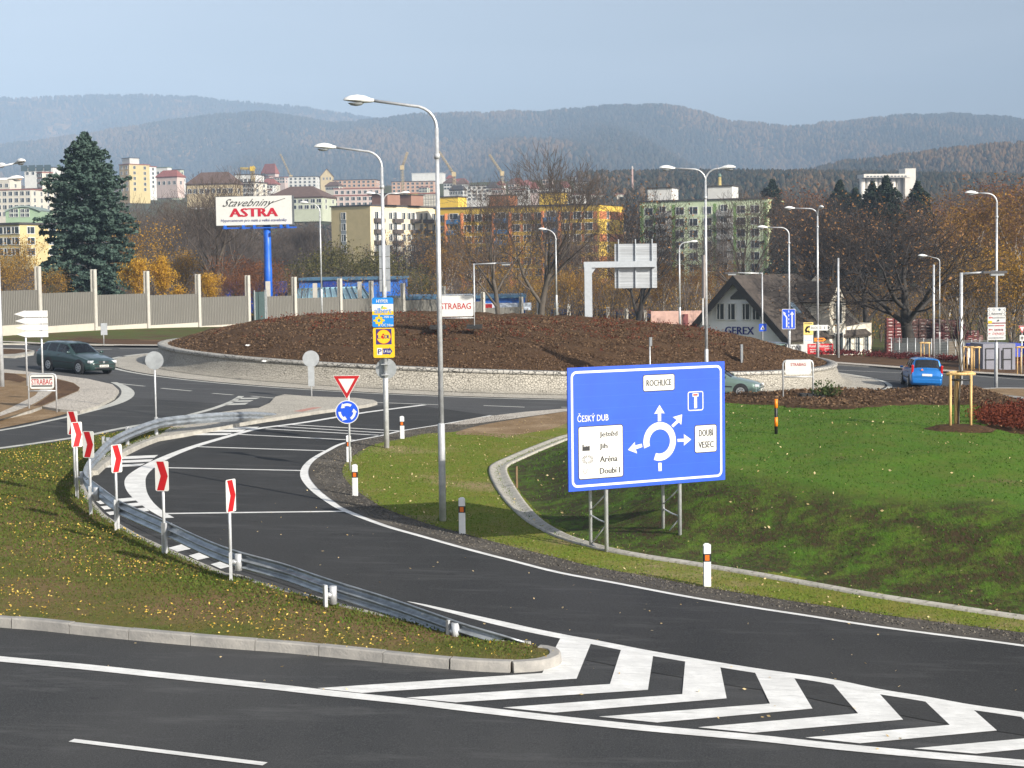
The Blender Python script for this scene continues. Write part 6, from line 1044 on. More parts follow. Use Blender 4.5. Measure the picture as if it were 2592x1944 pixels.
def car(label, q, heading, M_, pm, front=True, spec=None, detail=True):
    yaw = math.atan2(heading[1], heading[0]); t = thing('car', label, 'car', q, yaw)
    # stand the car on the tilted road
    nx = Vector((heading[0], heading[1], 0)).normalized(); ny = Vector((-nx.y, nx.x, 0)); gx = -.043 * nx.x + .0035 * nx.y; gy = -.043 * ny.x + .0035 * ny.y; t.rotation_euler = (math.atan(gy), -math.atan(gx), yaw)
    st = np.array(M_['st'])[::-1]
    def ring(x, u):
        zb, zl, zt, w_, wt = [float(np.interp(x, st[:, 0], st[:, i])) for i in range(1, 6)]
        c = [(0, zb), (w_ * .9, zb), (w_ * .985, zb + .10), (w_ * 1.0, zb * .5 + zl * .5), (w_ * .985, zl), ((w_ + wt) / 2 + .02 * (zt - zl), (zl + zt) / 2), (wt, zt - .05), (wt * .72, zt), (0, zt + .02)]
        i = min(int(u), 7); f = u - i; return c[i][0] * (1 - f) + c[i + 1][0] * f, c[i][1] * (1 - f) + c[i + 1][1] * f
    rects = [(nm, a, b_, u0, u1) for nm, (a, b_, u0, u1) in M_['win'].items()] + [('side_window', b_, a, 4.22, 5.78) for a, b_ in M_['side']]
    xs = sorted(set([float(v) for v in st[:, 0]] + [v for r_ in rects for v in r_[1:3]] + [float(v) for v in np.arange(st[0, 0], st[-1, 0], .09)])); us = sorted(set([i * .5 for i in range(17)] + [v for r_ in rects for v in r_[3:5]] + [6.9, 7.4]))
    b = MB(); b.smooth = True
    for sgn in (-1, 1):
        vs = [(x, sgn * ring(x, u)[0], ring(x, u)[1]) for x in xs for u in us]; n = len(us); fs = []
        for i in range(len(xs) - 1):
            for j in range(n - 1):
                cx, cu = (xs[i] + xs[i + 1]) / 2, (us[j] + us[j + 1]) / 2
                if any(a < cx < b_ and u0 < cu < u1 for _, a, b_, u0, u1 in rects): continue
                fs.append((i * n + j, i * n + j + 1, (i + 1) * n + j + 1, (i + 1) * n + j))
        b.add(vs, fs)
        b.smooth = False; e = [(xs[0], sgn * ring(xs[0], u)[0], ring(xs[0], u)[1]) for u in us]; b.add(e, [tuple(range(n))]); e = [(xs[-1], sgn * ring(xs[-1], u)[0], ring(xs[-1], u)[1]) for u in us]; b.add(e, [tuple(range(n))]); b.smooth = True
    o = b.build('body', pm, t)
    for nm, a, b_, u0, u1 in rects:
        xx = [x for x in xs if a - 1e-6 <= x <= b_ + 1e-6]; uu = [u for u in us if u0 - 1e-6 <= u <= u1 + 1e-6]
        sides = (-1, 1)
        if nm == 'side_window':
            for s_ in sides: g = MB(); g.grid([[(x, s_ * (ring(x, u)[0] + .002), ring(x, u)[1]) for u in uu] for x in xx]); g.build(nm, CGLASS, t)
        else:
            g = MB()
            for s_ in sides: g.grid([[(x, s_ * ring(x, u)[0], ring(x, u)[1] + .003) for u in uu] for x in xx])
            g.build(nm, CGLASS, t)
    # wheels
    R_ = M_['wr']
    for wx in (M_['fw'], M_['rw']):
        for s_ in (-1, 1):
            y = s_ * .80; a = MB(); wd = float(np.interp(wx, st[:, 0], st[:, 4])); a.tube([(wx, s_ * (wd - .16), R_ + .03), (wx, s_ * (wd + .008), R_ + .03)], R_ * 1.17, 24); a.build('wheel_arch', TRIM, t)
            w_ = MB(); w_.tube([(wx, y - s_ * .12, R_), (wx, y + s_ * .05, R_), (wx, y + s_ * .085, R_)], [R_, R_, R_ * .9], 24); wo = w_.build('wheel', TYRE, t); w_ = MB(); yy = y + s_ * .088; w_.tube([(wx, yy - .004, R_), (wx, yy + .004, R_)], R_ * .66, 20)
            w_.build('rim', RIM, wo); w_ = MB()
            for k in range(7): an = 2 * math.pi * k / 7; w_.box((wx + R_ * .4 * math.cos(an), yy + s_ * .008, R_ + R_ * .4 * math.sin(an)), (.05, .006, .05))
            w_.build('rim_hole', TRIM, wo)
    fx, rx = float(st[-1, 0]), float(st[0, 0])
    def blk(nm, c, d, m, rz=0): a = MB(); a.box(c, d, rz); o = a.build(nm, m, t); bv = o.modifiers.new('b', 'BEVEL'); bv.width = min(d) * .3; bv.segments = 2; return o
    for s_ in (-1, 1):
        blk('headlight', (fx - .17, s_ * .62, .615), (.22, .36, .13), LENS, -s_ * .32); blk('door_mirror', (M_['win']['windscreen'][1] - .18, s_ * .97, 1.0), (.12, .18, .12), pm)
        if M_ is MPV: blk('tail_light', (rx + .12, s_ * .755, 1.0), (.16, .13, .52), TAIL)
        else: blk('tail_light', (rx + .10, s_ * .70, .86), (.14, .22, .22), TAIL)
        for a_, b_ in M_['side'][:2]: blk('door_handle', (b_ + .14, s_ * .868, .84), (.16, .03, .03), TRIM)
        blk('side_strip', ((M_['fw'] + M_['rw']) / 2, s_ * .868, .52), (1.7, .02, .06), TRIM)
    blk('grille', (fx - .075, 0, .60), (.14, .58, .10), TRIM); blk('air_intake', (fx - .05, 0, .32), (.12, 1.0, .10), TRIM); blk('front_bumper', (fx - .07, 0, .44), (.16, 1.22, .16), pm); blk('bumper_strip', (fx - .03, 0, .50), (.12, 1.28, .04), TRIM); blk('rear_bumper', (rx + .06, 0, .42), (.16, 1.5, .26), pm); blk('number_plate', (fx + .02, -.0, .42), (.03, .52, .11), PLATE); pr = blk('number_plate', (rx - .022 if M_ is not MPV else rx - .0, 0, .60 if M_ is not MPV else .74), (.04, .52, .12), PLATE)
    a = MB()
    for k in range(7): a.box((fx + .037, -.2 + .065 * k, .42), (.004, .04, .06))
    a.build('plate_characters', BLACK, t)
    blk('emblem', (fx - .005, 0, .605), (.02, .10, .10), RIM)
    a = MB()
    for sx, sy in ((-.25, -.36), (-.25, .36), (-1.15, -.36), (-1.15, .36)):
        a.box((sx - .2, sy, .62), (.14, .5, .75)); a.box((sx, sy, .42), (.5, .5, .16)); a.box((sx - .22, sy, 1.10), (.08, .24, .18))
    a.box((0, 0, .22), (3.2, 1.4, .06)); a.box((.62, 0, .78), (.35, 1.4, .22)); a.build('seats', mat('seat_cloth', (.07, .07, .075), .9), t)
    return t
tg = car('dark green estate car driving off the roundabout at the left', U(160, 943) + Vector((.66, .75, 0)) * .76, (.751, -.66), WAGON, carpaint('paint_green', (.030, .060, .058)))
HB = Vector((math.sin(R(5)), math.cos(R(5)))); q = U(2345, 985); tb = car('bright blue small van-like car seen from behind at the right', Vector((q.x + HB.x * 2.1, q.y + HB.y * 2.1, P(q.x + HB.x * 2.1, q.y + HB.y * 2.1))), HB, MPV, carpaint('paint_blue', (.01, .16, .50)))
a = MB(); a.add([(-2.128, .34, .98), (-2.128, .20, .98), (-2.128, .27, 1.08)], [(0, 1, 2)]); a.build('triangle_sticker', ORG, tb)
p = at(1924, 1000, 83.5); car('pale green saloon half hidden behind the big blue sign', Vector((p.x - 2.1, 84.0, P(p.x - 2.1, 84.0))), (1, -.30), SEDAN, carpaint('paint_sage', (.16, .23, .20)))
for lab, px, D, hd, pm, M_ in (('pale green parked car whose roof shows above the mound, by the lettered gable', 1918, 128, (-.9, .45), carpaint('paint_mint', (.22, .34, .28)), MPV), ('grey parked car left of the white banner', 1975, 131, (.6, -.8), carpaint('paint_grey', (.16, .18, .20)), WAGON)):
    p = at(px, 890, D); p.z = at(px, 868, D).z - (1.6 if M_ is MPV else 1.42); car(lab, p, hd, M_, pm)
def person():
    pe = thing('person', 'person in a pale top sitting in the front of the dark green car', 'person', tg.location); pe.rotation_euler = tg.rotation_euler
    me = bpy.data.meshes.new('figure'); J = [(-.42, -.36, .55), (-.40, -.36, .80), (-.42, -.36, 1.02), (-.40, -.36, 1.12), (-.37, -.36, 1.22), (-.36, -.36, 1.30), (-.42, -.55, 1.0), (-.22, -.60, .82), (.10, -.50, .90), (.20, -.47, .93), (-.42, -.17, 1.0), (-.22, -.12, .82), (.10, -.22, .90), (.20, -.25, .93), (.0, -.46, .56), (.0, -.26, .56), (.38, -.45, .42), (.38, -.27, .42)]
    E = [(0, 1), (1, 2), (2, 3), (3, 4), (4, 5), (2, 6), (6, 7), (7, 8), (8, 9), (2, 10), (10, 11), (11, 12), (12, 13), (0, 14), (0, 15), (14, 16), (15, 17)]; rad = [.15, .13, .12, .055, .095, .075, .06, .045, .035, .03, .06, .045, .035, .03, .08, .08, .055, .055]
    me.from_pydata(J, E, []); o = bpy.data.objects.new('figure', me); COL.objects.link(o); o.parent = pe; sk = o.modifiers.new('skin', 'SKIN'); o.modifiers.new('sub', 'SUBSURF').levels = 1
    for v, r_ in zip(me.skin_vertices[0].data, rad): v.radius = (r_, r_)
    me.skin_vertices[0].data[0].use_root = True; me.materials.append(mat('skin', (.50, .30, .21), .6))
    b = MB(); b.tube([(-.42, -.36, 1.20), (-.40, -.36, 1.28), (-.38, -.36, 1.36), (-.37, -.36, 1.385)], [.09, .105, .085, .03], 12); b.build('hair', mat('hair', (.16, .10, .05), .8), pe); b = MB(); b.tube([(-.42, -.36, .62), (-.40, -.36, .85), (-.42, -.36, 1.03), (-.41, -.36, 1.07)], [.165, .175, .165, .08], 12); b.build('top', mat('pale_top', (.45, .42, .36), .9), pe)
person()
# ------------------------------------------------------------------ trees
def segs_mesh(name, segs, m, parent, n=4):
    s = np.array([[*a, *b, r0, r1] for a, b, r0, r1 in segs], np.float64); p0, p1 = s[:, :3], s[:, 3:6]; d = p1 - p0; d /= np.linalg.norm(d, axis=1, keepdims=True) + 1e-9
    ref = np.where(np.abs(d[:, 2:3]) > .9, np.array([[1., 0, 0]]), np.array([[0, 0, 1.]])); a = np.cross(d, ref); a /= np.linalg.norm(a, axis=1, keepdims=True) + 1e-9; c = np.cross(d, a); an = np.arange(n) * 2 * np.pi / n
    o = a[:, None] * np.cos(an)[None, :, None] + c[:, None] * np.sin(an)[None, :, None]; v = np.concatenate([p0[:, None] + o * s[:, 6][:, None, None], p1[:, None] + o * s[:, 7][:, None, None]], 1).reshape(-1, 3)
    k = np.arange(len(s))[:, None, None] * 2 * n; j = np.arange(n); f = np.stack([j, (j + 1) % n, n + (j + 1) % n, n + j], 1)[None] + k
    return npmesh(name, v, f.reshape(-1, 4), m, parent=parent, smooth=True)
def grow(rnd, H, trunk, levels, spread, up=.25, nb=(3, 5), r0=None, shrink=.66, droop=0.0, ang=(.45, .95), start=.35):
    segs = [[], []]; tips = []
    def br(p, d, L_, r_, lev):
        n = 4 if lev == 0 else 3; nodes = []
        for i in range(n):
            q = p + d * (L_ / n); rr = r_ * (1 - .55 / n) if lev else r_ * .86; segs[0 if lev < 2 else 1].append((tuple(p), tuple(q), r_, rr)); nodes.append((q.copy(), d.copy(), rr)); p, r_ = q, rr
            d = (d + Vector((rnd.gauss(0, .13), rnd.gauss(0, .13), rnd.gauss(0, .08) + (up * .3 if lev else .05) - droop * lev * .12))).normalized()
        if lev >= levels: tips.append((p, d)); return
        k = rnd.randint(*nb) + (1 if lev == 0 else 0); ph = rnd.random() * 6.28
        for i in range(k):
            f = start + (1 - start) * (i + rnd.random() * .7) / k if lev == 0 else .25 + .75 * (i + rnd.random()) / k; j = min(n - 1, int(f * n)); q, dd, rr = nodes[j]; az = ph + i * 2.4; t1 = dd.orthogonal().normalized(); t2 = dd.cross(t1); a_ = rnd.uniform(*ang) * spread; nd = (dd * math.cos(a_) + (t1 * math.cos(az) + t2 * math.sin(az)) * math.sin(a_) + Vector((0, 0, up * .5))).normalized()
            br(q, nd, L_ * rnd.uniform(shrink - .1, shrink + .12), rr * rnd.uniform(.55, .72), lev + 1)
        q, dd, rr = nodes[-1]; br(q, (dd + Vector((rnd.gauss(0, .2), rnd.gauss(0, .2), .1))).normalized(), L_ * shrink, rr * .8, lev + 1)
    br(Vector((0, 0, -.3)), Vector((0, 0, 1)), trunk, r0 or H * .018, 0); return segs, tips
def leafmat(name, c0, c1, trans=True):
    m = bpy.data.materials.new(name); m.use_nodes = True; n = m.node_tree; b = n.nodes['Principled BSDF']; a = attr(n, 'tint'); col = mix_node(n, a, c0, c1); n.links.new(col, b.inputs['Base Color']); b.inputs['Roughness'].default_value = .8; b.inputs['Specular IOR Level'].default_value = .2
    if trans:
        o = n.nodes['Material Output']; tr = n.nodes.new('ShaderNodeBsdfTranslucent'); n.links.new(col, tr.inputs[0]); x = n.nodes.new('ShaderNodeMixShader'); x.inputs[0].default_value = .3; n.links.new(b.outputs[0], x.inputs[1]); n.links.new(tr.outputs[0], x.inputs[2]); n.links.new(x.outputs[0], o.inputs[0])
    MATS[name] = m; return m
def leaves(name, centers, size, m, parent, rng, kind=None, tint=None, flat=0.0):
    c = np.asarray(centers, float); N = len(c); a = rng.normal(size=(N, 3)); a[:, 2] *= 1 - flat; a /= np.linalg.norm(a, axis=1, keepdims=True); b = rng.normal(size=(N, 3)); b[:, 2] *= 1 - flat; b -= a * (a * b).sum(1, keepdims=True); b /= np.linalg.norm(b, axis=1, keepdims=True); s = size * rng.uniform(.6, 1.3, (N, 1))
    v = np.stack([c - a * s, c + b * s * .55, c + a * s, c - b * s * .55], 1).reshape(-1, 3); f = np.arange(N * 4).reshape(-1, 4); t = np.repeat(rng.random(N) if tint is None else tint, 4)
    return npmesh(name, v, f, m, kind, {'tint': t}, parent)
BARK = mat('bark_grey', (.085, .070, .055), .9, var=.3, scale=4, bump=.3); BARKD = mat('bark_dark', (.035, .030, .026), .9, var=.3, scale=4, bump=.3); TWIG = mat('twig_brown', (.090, .070, .058), .9, var=.2); TWIGD = mat('twig_dark', (.034, .028, .026), .9, var=.2); TWIGR = mat('twig_rust', (.12, .06, .035), .9, var=.2); BIRCH = mat('birch_bark', (.42, .38, .33), .8, var=.5, scale=3, stretch=(1, 1, .4))
L_GOLD = leafmat('leaf_gold', (.36, .19, .018), (.60, .36, .04)); L_OCH = leafmat('leaf_ochre', (.20, .115, .022), (.46, .26, .04)); L_OCHD = leafmat('leaf_birch', (.12, .07, .02), (.34, .18, .035)); L_RUST = leafmat('leaf_rust', (.13, .045, .022), (.28, .11, .035)); L_OLIVE = leafmat('leaf_olive', (.06, .062, .022), (.14, .12, .035)); L_BRONZE = leafmat('leaf_bronze', (.14, .08, .04), (.36, .19, .08)); L_GREEN = leafmat('leaf_green', (.035, .06, .02), (.09, .12, .04))
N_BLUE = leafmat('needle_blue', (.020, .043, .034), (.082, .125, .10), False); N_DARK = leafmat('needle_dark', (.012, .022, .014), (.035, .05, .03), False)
PROT = {}
def proto(kind, var=0):
    key = (kind, var)
    if key in PROT: return copy_tree(PROT[key])
    rnd = random.Random(hash(kind) % 1000 * 0 + sum(map(ord, kind)) * 7 + var * 31); rng = np.random.default_rng(rnd.randint(0, 9999)); t = bpy.data.objects.new('tree', None); COL.objects.link(t)
    def bare(H, trunk, lev, spread, tw=TWIG, bk=BARK, thick=1.0, tmin=.0072, **kw):
        sg, tips = grow(rnd, H, trunk, lev, spread, **kw)
        mx = max(s[1][2] for s in sg[0] + sg[1]); k = 10.0 / mx; fix = lambda L__, mn, th: [(tuple(c * k for c in a), tuple(c * k for c in b), max(r0 * k * th, mn), max(r1 * k * th, mn * .8)) for a, b, r0, r1 in L__]
        segs_mesh('trunk', fix(sg[0], .03, thick), bk, t, 6); segs_mesh('crown', fix(sg[1], tmin, thick), tw, t, 3); return np.array([tuple(p * k) for p, d in tips])
    def cloud(tips, n, sp, size, m, nm='foliage', flat=0):
        i = rng.integers(0, len(tips), n); leaves(nm, tips[i] + rng.normal(size=(n, 3)) * sp, size, m, t, rng)
    if kind == 'bare': bare(10, 3.2, 5, .95, up=.35, nb=(3, 4), shrink=.68, r0=.20, tmin=.0085)
    elif kind == 'bare_dark': cloud(bare(10, 3.0, 5, 1.1, TWIGD, BARKD, up=.2, nb=(3, 4), shrink=.68, r0=.20), 500, .3, .09, L_BRONZE, 'foliage')
    elif kind == 'oak': cloud(bare(10, 2.7, 5, 1.25, TWIGD, BARKD, up=.10, nb=(3, 4), shrink=.70, r0=.27, start=.5, tmin=.010), 900, .25, .085, L_BRONZE, 'foliage')
    elif kind == 'brush': bare(10, 3.5, 5, .7, TWIG, BARK, .8, up=.5, nb=(3, 5), shrink=.62, r0=.10, start=.15)
    elif kind == 'rust': cloud(bare(10, 3.2, 4, .9, TWIGR, BARK, up=.3, nb=(4, 5), shrink=.66, r0=.14, start=.3), 1900, .40, .10, L_RUST)
    elif kind == 'birch': cloud(bare(10, 5.5, 4, .72, TWIGR, BIRCH, .9, up=.35, nb=(4, 5), shrink=.52, r0=.10, start=.25, droop=.8), 2000, .42, .09, L_OCHD)
    elif kind == 'gold': cloud(bare(10, 4.5, 4, .6, TWIGR, BARK, .8, up=.5, nb=(4, 5), shrink=.56, r0=.10, start=.08), 5000, .40, .13, L_GOLD)
    elif kind == 'ochre': cloud(bare(10, 4.0, 4, .9, TWIG, BARK, .9, up=.35, nb=(4, 5), shrink=.60, r0=.12, start=.2), 3000, .45, .11, L_OCH)
    elif kind == 'olive': cloud(bare(10, 2.5, 4, 1.1, TWIG, BARK, .9, up=.3, nb=(4, 5), shrink=.68, r0=.16, start=.2), 5200, .55, .14, L_OLIVE)
    elif kind in ('spruce', 'dark_spruce'):
        H = 10.0; segs = []; cs = []; ti = []; Wm = 2.6 if kind == 'spruce' else 1.7; z = .25; segs.append(((0, 0, -.3), (0, 0, H * .97), .14, .02))
        while z < H - .05:
            f = z / H; prof = np.interp(f, [0, .15, .3, .48, .67, .86, 1], [.86, .94, 1.0, .96, .78, .38, .03]) * (.94 + .12 * math.sin(z * 3.1 + var)); L_ = Wm * prof; nb = 11 if f < .8 else 7; ph = rnd.random() * 6.28
            for i in range(nb):
                a = ph + 6.283 * i / nb + rnd.gauss(0, .16); l = L_ * rnd.uniform(.72, 1.12) + .05; pts = []; tilt = .30 + .65 * f
                for k in range(7): u = k / 6; pts.append(Vector((math.cos(a) * l * u, math.sin(a) * l * u, z + l * (tilt * u - (.52 - .25 * f) * u * u * 1.1) + .05 * l * u ** 3)))
                segs += [(tuple(pts[k]), tuple(pts[k + 1]), .022 * (1 - k / 8), .02 * (1 - k / 7)) for k in range(6)]
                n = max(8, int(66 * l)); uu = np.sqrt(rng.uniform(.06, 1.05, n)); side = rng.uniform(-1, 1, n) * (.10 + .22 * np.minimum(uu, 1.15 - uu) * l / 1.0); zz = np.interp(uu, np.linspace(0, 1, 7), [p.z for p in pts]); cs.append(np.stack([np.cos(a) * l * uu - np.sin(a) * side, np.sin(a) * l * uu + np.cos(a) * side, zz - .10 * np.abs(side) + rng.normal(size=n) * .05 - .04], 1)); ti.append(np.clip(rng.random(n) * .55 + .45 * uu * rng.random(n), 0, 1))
            z += .27 if f < .75 else .2
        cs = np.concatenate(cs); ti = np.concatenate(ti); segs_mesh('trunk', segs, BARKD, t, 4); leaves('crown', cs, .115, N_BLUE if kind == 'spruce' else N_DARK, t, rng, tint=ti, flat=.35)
    PROT[key] = t; return t
ALLT = []
def tree(kind, var, px, topy, D, label, w_=1.0, group=None, name='bare_tree', cat='tree', rz=None):
    t = proto(kind, var); p = at(px, 760, D); p.z = float(terrain(p.x, p.y)) - .1; H = at(px, topy, D).z - p.z; k = H / 10.0; t.name = name; t.location = p; t.scale = (k * w_, k * w_, k); t.rotation_euler = (0, 0, random.uniform(0, 6.28) if rz is None else rz); tag(t, label, cat, group); return t
tree('spruce', 0, 226, 338, 162, 'tall blue spruce behind the noise barrier', 1.0, name='blue_spruce')
tree('bare', 0, 1368, 358, 172, 'largest bare tree, crown above the yellow flats', 1.15, rz=1.0); tree('bare', 1, 1262, 448, 165, 'slender bare tree left of the largest one', .95); tree('bare', 2, 548, 420, 186, 'forked bare tree left of the billboard', 1.15); tree('bare_dark', 0, 1610, 440, 182, 'dark bare tree behind the sign gantry', 1.0); tree('bare', 1, 1890, 470, 205, 'spreading bare tree in front of the green flats', 1.05); tree('bare_dark', 1, 2095, 452, 166, 'tall dark bare tree behind the gabled house bay', .9); tree('oak', 0, 2300, 480, 150, 'black oak with a few bronze leaves by the blue car', 1.45, name='oak_tree')
tree('bare_dark', 0, 2062, 470, 190, 'dark bare tree between the green flats and the tall dark one', .9); tree('bare_dark', 1, 2190, 470, 185, 'dark bare tree left of the black oak', .9); tree('bare', 0, 1500, 560, 230, 'bare tree between the largest one and the gantry', 1.1); tree('bare', 1, 1815, 590, 255, 'bare tree beside the twin armed lamp pole', .8)
tree('bare', 0, 410, 468, 240, 'tall grey bare tree right of the blue spruce', 1.0); tree('bare', 1, 470, 500, 215, 'bare tree halfway between spruce and billboard', 1.0)
for i, (px, ty, D) in enumerate(((320, 540, 300), (350, 520, 330), (385, 540, 290), (440, 545, 320), (500, 540, 300), (580, 560, 280), (615, 580, 260), (640, 600, 300), (700, 590, 330), (745, 560, 300), (790, 552, 330), (820, 560, 300))): tree('brush', i % 2, px, ty, D, 'slim grey bare tree in the thicket around the billboard', 1.35, 'grey thicket trees')
for i, (px, ty, D, w_) in enumerate(((345, 660, 150, .95), (425, 650, 152, .95), (530, 695, 155, .9))): tree('gold', i % 2, px, ty, D, ['golden bush right of the blue spruce', 'golden bush in the gap before the fourth barrier post', 'low golden bush near the barrier gate'][i], w_, None, 'golden_bush', 'bush')
for i, (px, ty, D, lab) in enumerate(((372, 560, 175, 'tall thin yellowing tree just right of the spruce'), (478, 630, 178, 'yellowing tree behind the golden bushes'), (45, 600, 180, 'ochre tree at the left edge before the yellow house'), (130, 680, 150, 'low yellowing tree under the left side of the spruce'), (10, 640, 160, 'sparse ochre tree cut by the left edge'))): tree('ochre', i % 2, px, ty, D, lab, .95, None, 'yellow_tree')
for i, (px, ty, D, lab) in enumerate(((600, 640, 172, 'rust leaved tree left of the billboard column'), (705, 655, 178, 'rust leaved tree between billboard column and small lamp'), (650, 690, 170, 'low rust leaved tree under the billboard'), (560, 690, 168, 'low rust tree behind the barrier gate'))): tree('rust', i % 2, px, ty, D, lab, 1.3, None, 'rust_tree')
for i, (px, ty, D, lab) in enumerate(((800, 640, 235, 'olive round tree above the blue superstore, left'), (865, 615, 240, 'olive round tree against the khaki flats wall'), (925, 640, 238, 'olive round tree right of the supermarket sign pole'), (985, 640, 240, 'darker olive tree above the store annex'), (1020, 680, 225, 'low olive tree left of the tallest lamp pole'))): tree('olive', i % 2, px, ty, D, lab, 1.15, None, 'olive_tree')
for i, (px, ty, D, lab) in enumerate(((1010, 575, 290, 'dark bare tree before the cream balconies'), (1060, 560, 300, 'dark bare tree beside the tallest lamp pole, left'), (1085, 590, 280, 'dark tree just left of the tallest lamp pole'))): tree('bare_dark', i % 2, px, ty, D, lab, 1.0)
for i, (px, ty, D, lab) in enumerate(((1150, 580, 260, 'ochre birch right of the tallest lamp pole'), (1210, 640, 250, 'ochre birch before the terracotta bands'), (1120, 640, 240, 'low birch behind the mound contractor sign'), (1440, 600, 250, 'ochre birch behind the largest bare tree'), (1545, 640, 240, 'yellowing birch left of the gantry panels'), (1480, 690, 210, 'low yellowing birch beside the gantry column'))): tree('birch', i % 3, px, ty, D, lab, 1.1, None, 'birch_tree')
for i, px in enumerate((1685, 1725, 1765, 1800, 1835, 1665)): tree('birch', i % 3, px, 635 + (i * 37 % 40), 215 + i * 4, 'golden birch in the grove before the green flats', 1.1, 'golden birch grove', 'birch_tree')
for i, px in enumerate((1300, 1345, 1400, 1460, 1520, 1580, 1640)): tree('ochre', i % 2, px, 672 + (i * 29 % 40), 205 + i * 5, 'low yellow brown tree behind the barrier stubs', 1.25, 'low trees behind the barrier stubs', 'yellow_tree')
for i, (px, ty, D) in enumerate(((2400, 530, 220), (2445, 560, 190), (2480, 500, 230), (2520, 470, 240), (2560, 520, 200), (2590, 460, 230), (2440, 480, 290))): tree('birch', i % 3, px, ty, D, 'brown gold birch in the wood at the right edge', 1.15, 'birches at the right edge', 'birch_tree')
for i, (px, ty, D) in enumerate(((2462, 640, 165), (2500, 620, 172), (2560, 640, 160), (2595, 620, 165))): tree('ochre', i % 2, px, ty, D, ['yellow tree behind the crossing light arm', 'yellow tree behind the direction plates', 'yellow tree behind the small give way sign', 'yellow tree at the right edge'][i], 1.1, None, 'yellow_tree')
for i, (px, ty, D) in enumerate(((2075, 470, 400), (2110, 490, 360), (2160, 500, 340), (2210, 520, 330), (2260, 530, 320), (2330, 520, 320), (2380, 500, 340), (2430, 470, 420), (2500, 440, 450), (2560, 450, 430))): tree('rust' if i % 3 == 0 else 'bare', i % 2, px, ty, D, 'brownish tree in the far row behind the gabled house', 1.25, 'far brown trees', 'brown_tree')
for i, (px, ty, D, lab) in enumerate(((2208, 462, 330, 'dark spruce before the left shafts of the silo'), (2242, 447, 320, 'dark spruce before the middle of the silo'), (2322, 462, 330, 'dark spruce at the right end of the silo'), (2126, 458, 360, 'dark spruce left of the silo'), (1956, 456, 420, 'small lone spruce above the end of the green flats'), (2165, 478, 350, 'low dark spruce between two others left of the silo'))): tree('dark_spruce', i % 2, px, ty, D, lab, 1.15, None, 'dark_spruce')
for i, (px, ty, D, kd, lab) in enumerate(((1135, 570, 300, 'ochre', 'ochre tree before the left terracotta fin'), (1180, 600, 310, 'birch', 'birch before the first blue balconies'), (1230, 575, 305, 'bare_dark', 'dark bare tree before the yellow flats, left'), (1320, 585, 300, 'ochre', 'ochre tree between the two bare trunks'), (1415, 570, 310, 'bare_dark', 'dark bare tree before the yellow flats, right'), (1465, 600, 300, 'birch', 'birch under the right end of the yellow flats'), (1660, 570, 300, 'bare_dark', 'dark bare tree at the left end of the green flats'))): tree(kd, i % 2, px, ty, D, lab, 1.1, None, {'ochre': 'yellow_tree', 'birch': 'birch_tree'}.get(kd, 'bare_tree'))
# young trees
def sapling(label, q, H):
    rnd = random.Random(int(q.x * 100)); t = thing('young_tree', label, 'tree', q); sg, tips = grow(rnd, H, H * .62, 2, .8, up=.4, nb=(3, 4), r0=.04, shrink=.42, start=.6); segs_mesh('trunk', [(a, b, max(r0, .018), max(r1, .015)) for a, b, r0, r1 in sg[0]], BARK, t, 6); segs_mesh('crown', [(a, b, .012, .008) for a, b, r0, r1 in sg[1]], TWIG, t, 4)
q = UB(2426, 1086); sapling('bare young tree tied to the largest stake frame', q, 4.3)
q = UB(2092, 985); b = MB()
b = []
rg = np.random.default_rng(3)
for k in range(60): a = rg.uniform(0, 6.28); e = rg.uniform(.3, 1.4); d = np.array([math.cos(a) * math.cos(e), math.sin(a) * math.cos(e), math.sin(e)]) * rg.uniform(.25, .75); b.append(((0, 0, 0), tuple(d), .012, .006))
t = thing('small_shrub', 'small green broom-like shrub on the mulch by the rubber block', 'shrub', q); segs_mesh('stems', b, mat('stem_green', (.04, .07, .02), .8), t, 3); leaves('foliage', np.array([s_[1] for s_ in b for _ in range(4)]) + rg.normal(size=(240, 3)) * .05, .06, L_GREEN, t, rg)
# ------------------------------------------------------------------ hills
def forest_mat(name, dark, mid, tan):
    m, n, b, pos = newmat(name); f = noise(n, pos, .018, 8, .75); g = noise(n, pos, .003, 6, .65); h = noise(n, pos, .06, 4, .8); a = mix_node(n, ramp(n, f, .38, .62), dark, mid); k = n.nodes.new('ShaderNodeMath'); k.operation = 'MULTIPLY'; n.links.new(ramp(n, g, .46, .62), k.inputs[0]); n.links.new(ramp(n, f, .42, .62), k.inputs[1]); a = mix_node(n, k.outputs[0], a, tan); a = mix_node(n, ramp(n, h, .58, .75), a, tuple(x * .45 for x in dark)); n.links.new(a, b.inputs['Base Color']); b.inputs['Roughness'].default_value = .95; b.inputs['Specular IOR Level'].default_value = 0; return m
HILLM = forest_mat('hill_forest', (.022, .030, .020), (.045, .04, .026), (.30, .17, .06))
TREEM = leafmat('far_tree', (.014, .024, .018), (.155, .092, .042), False)
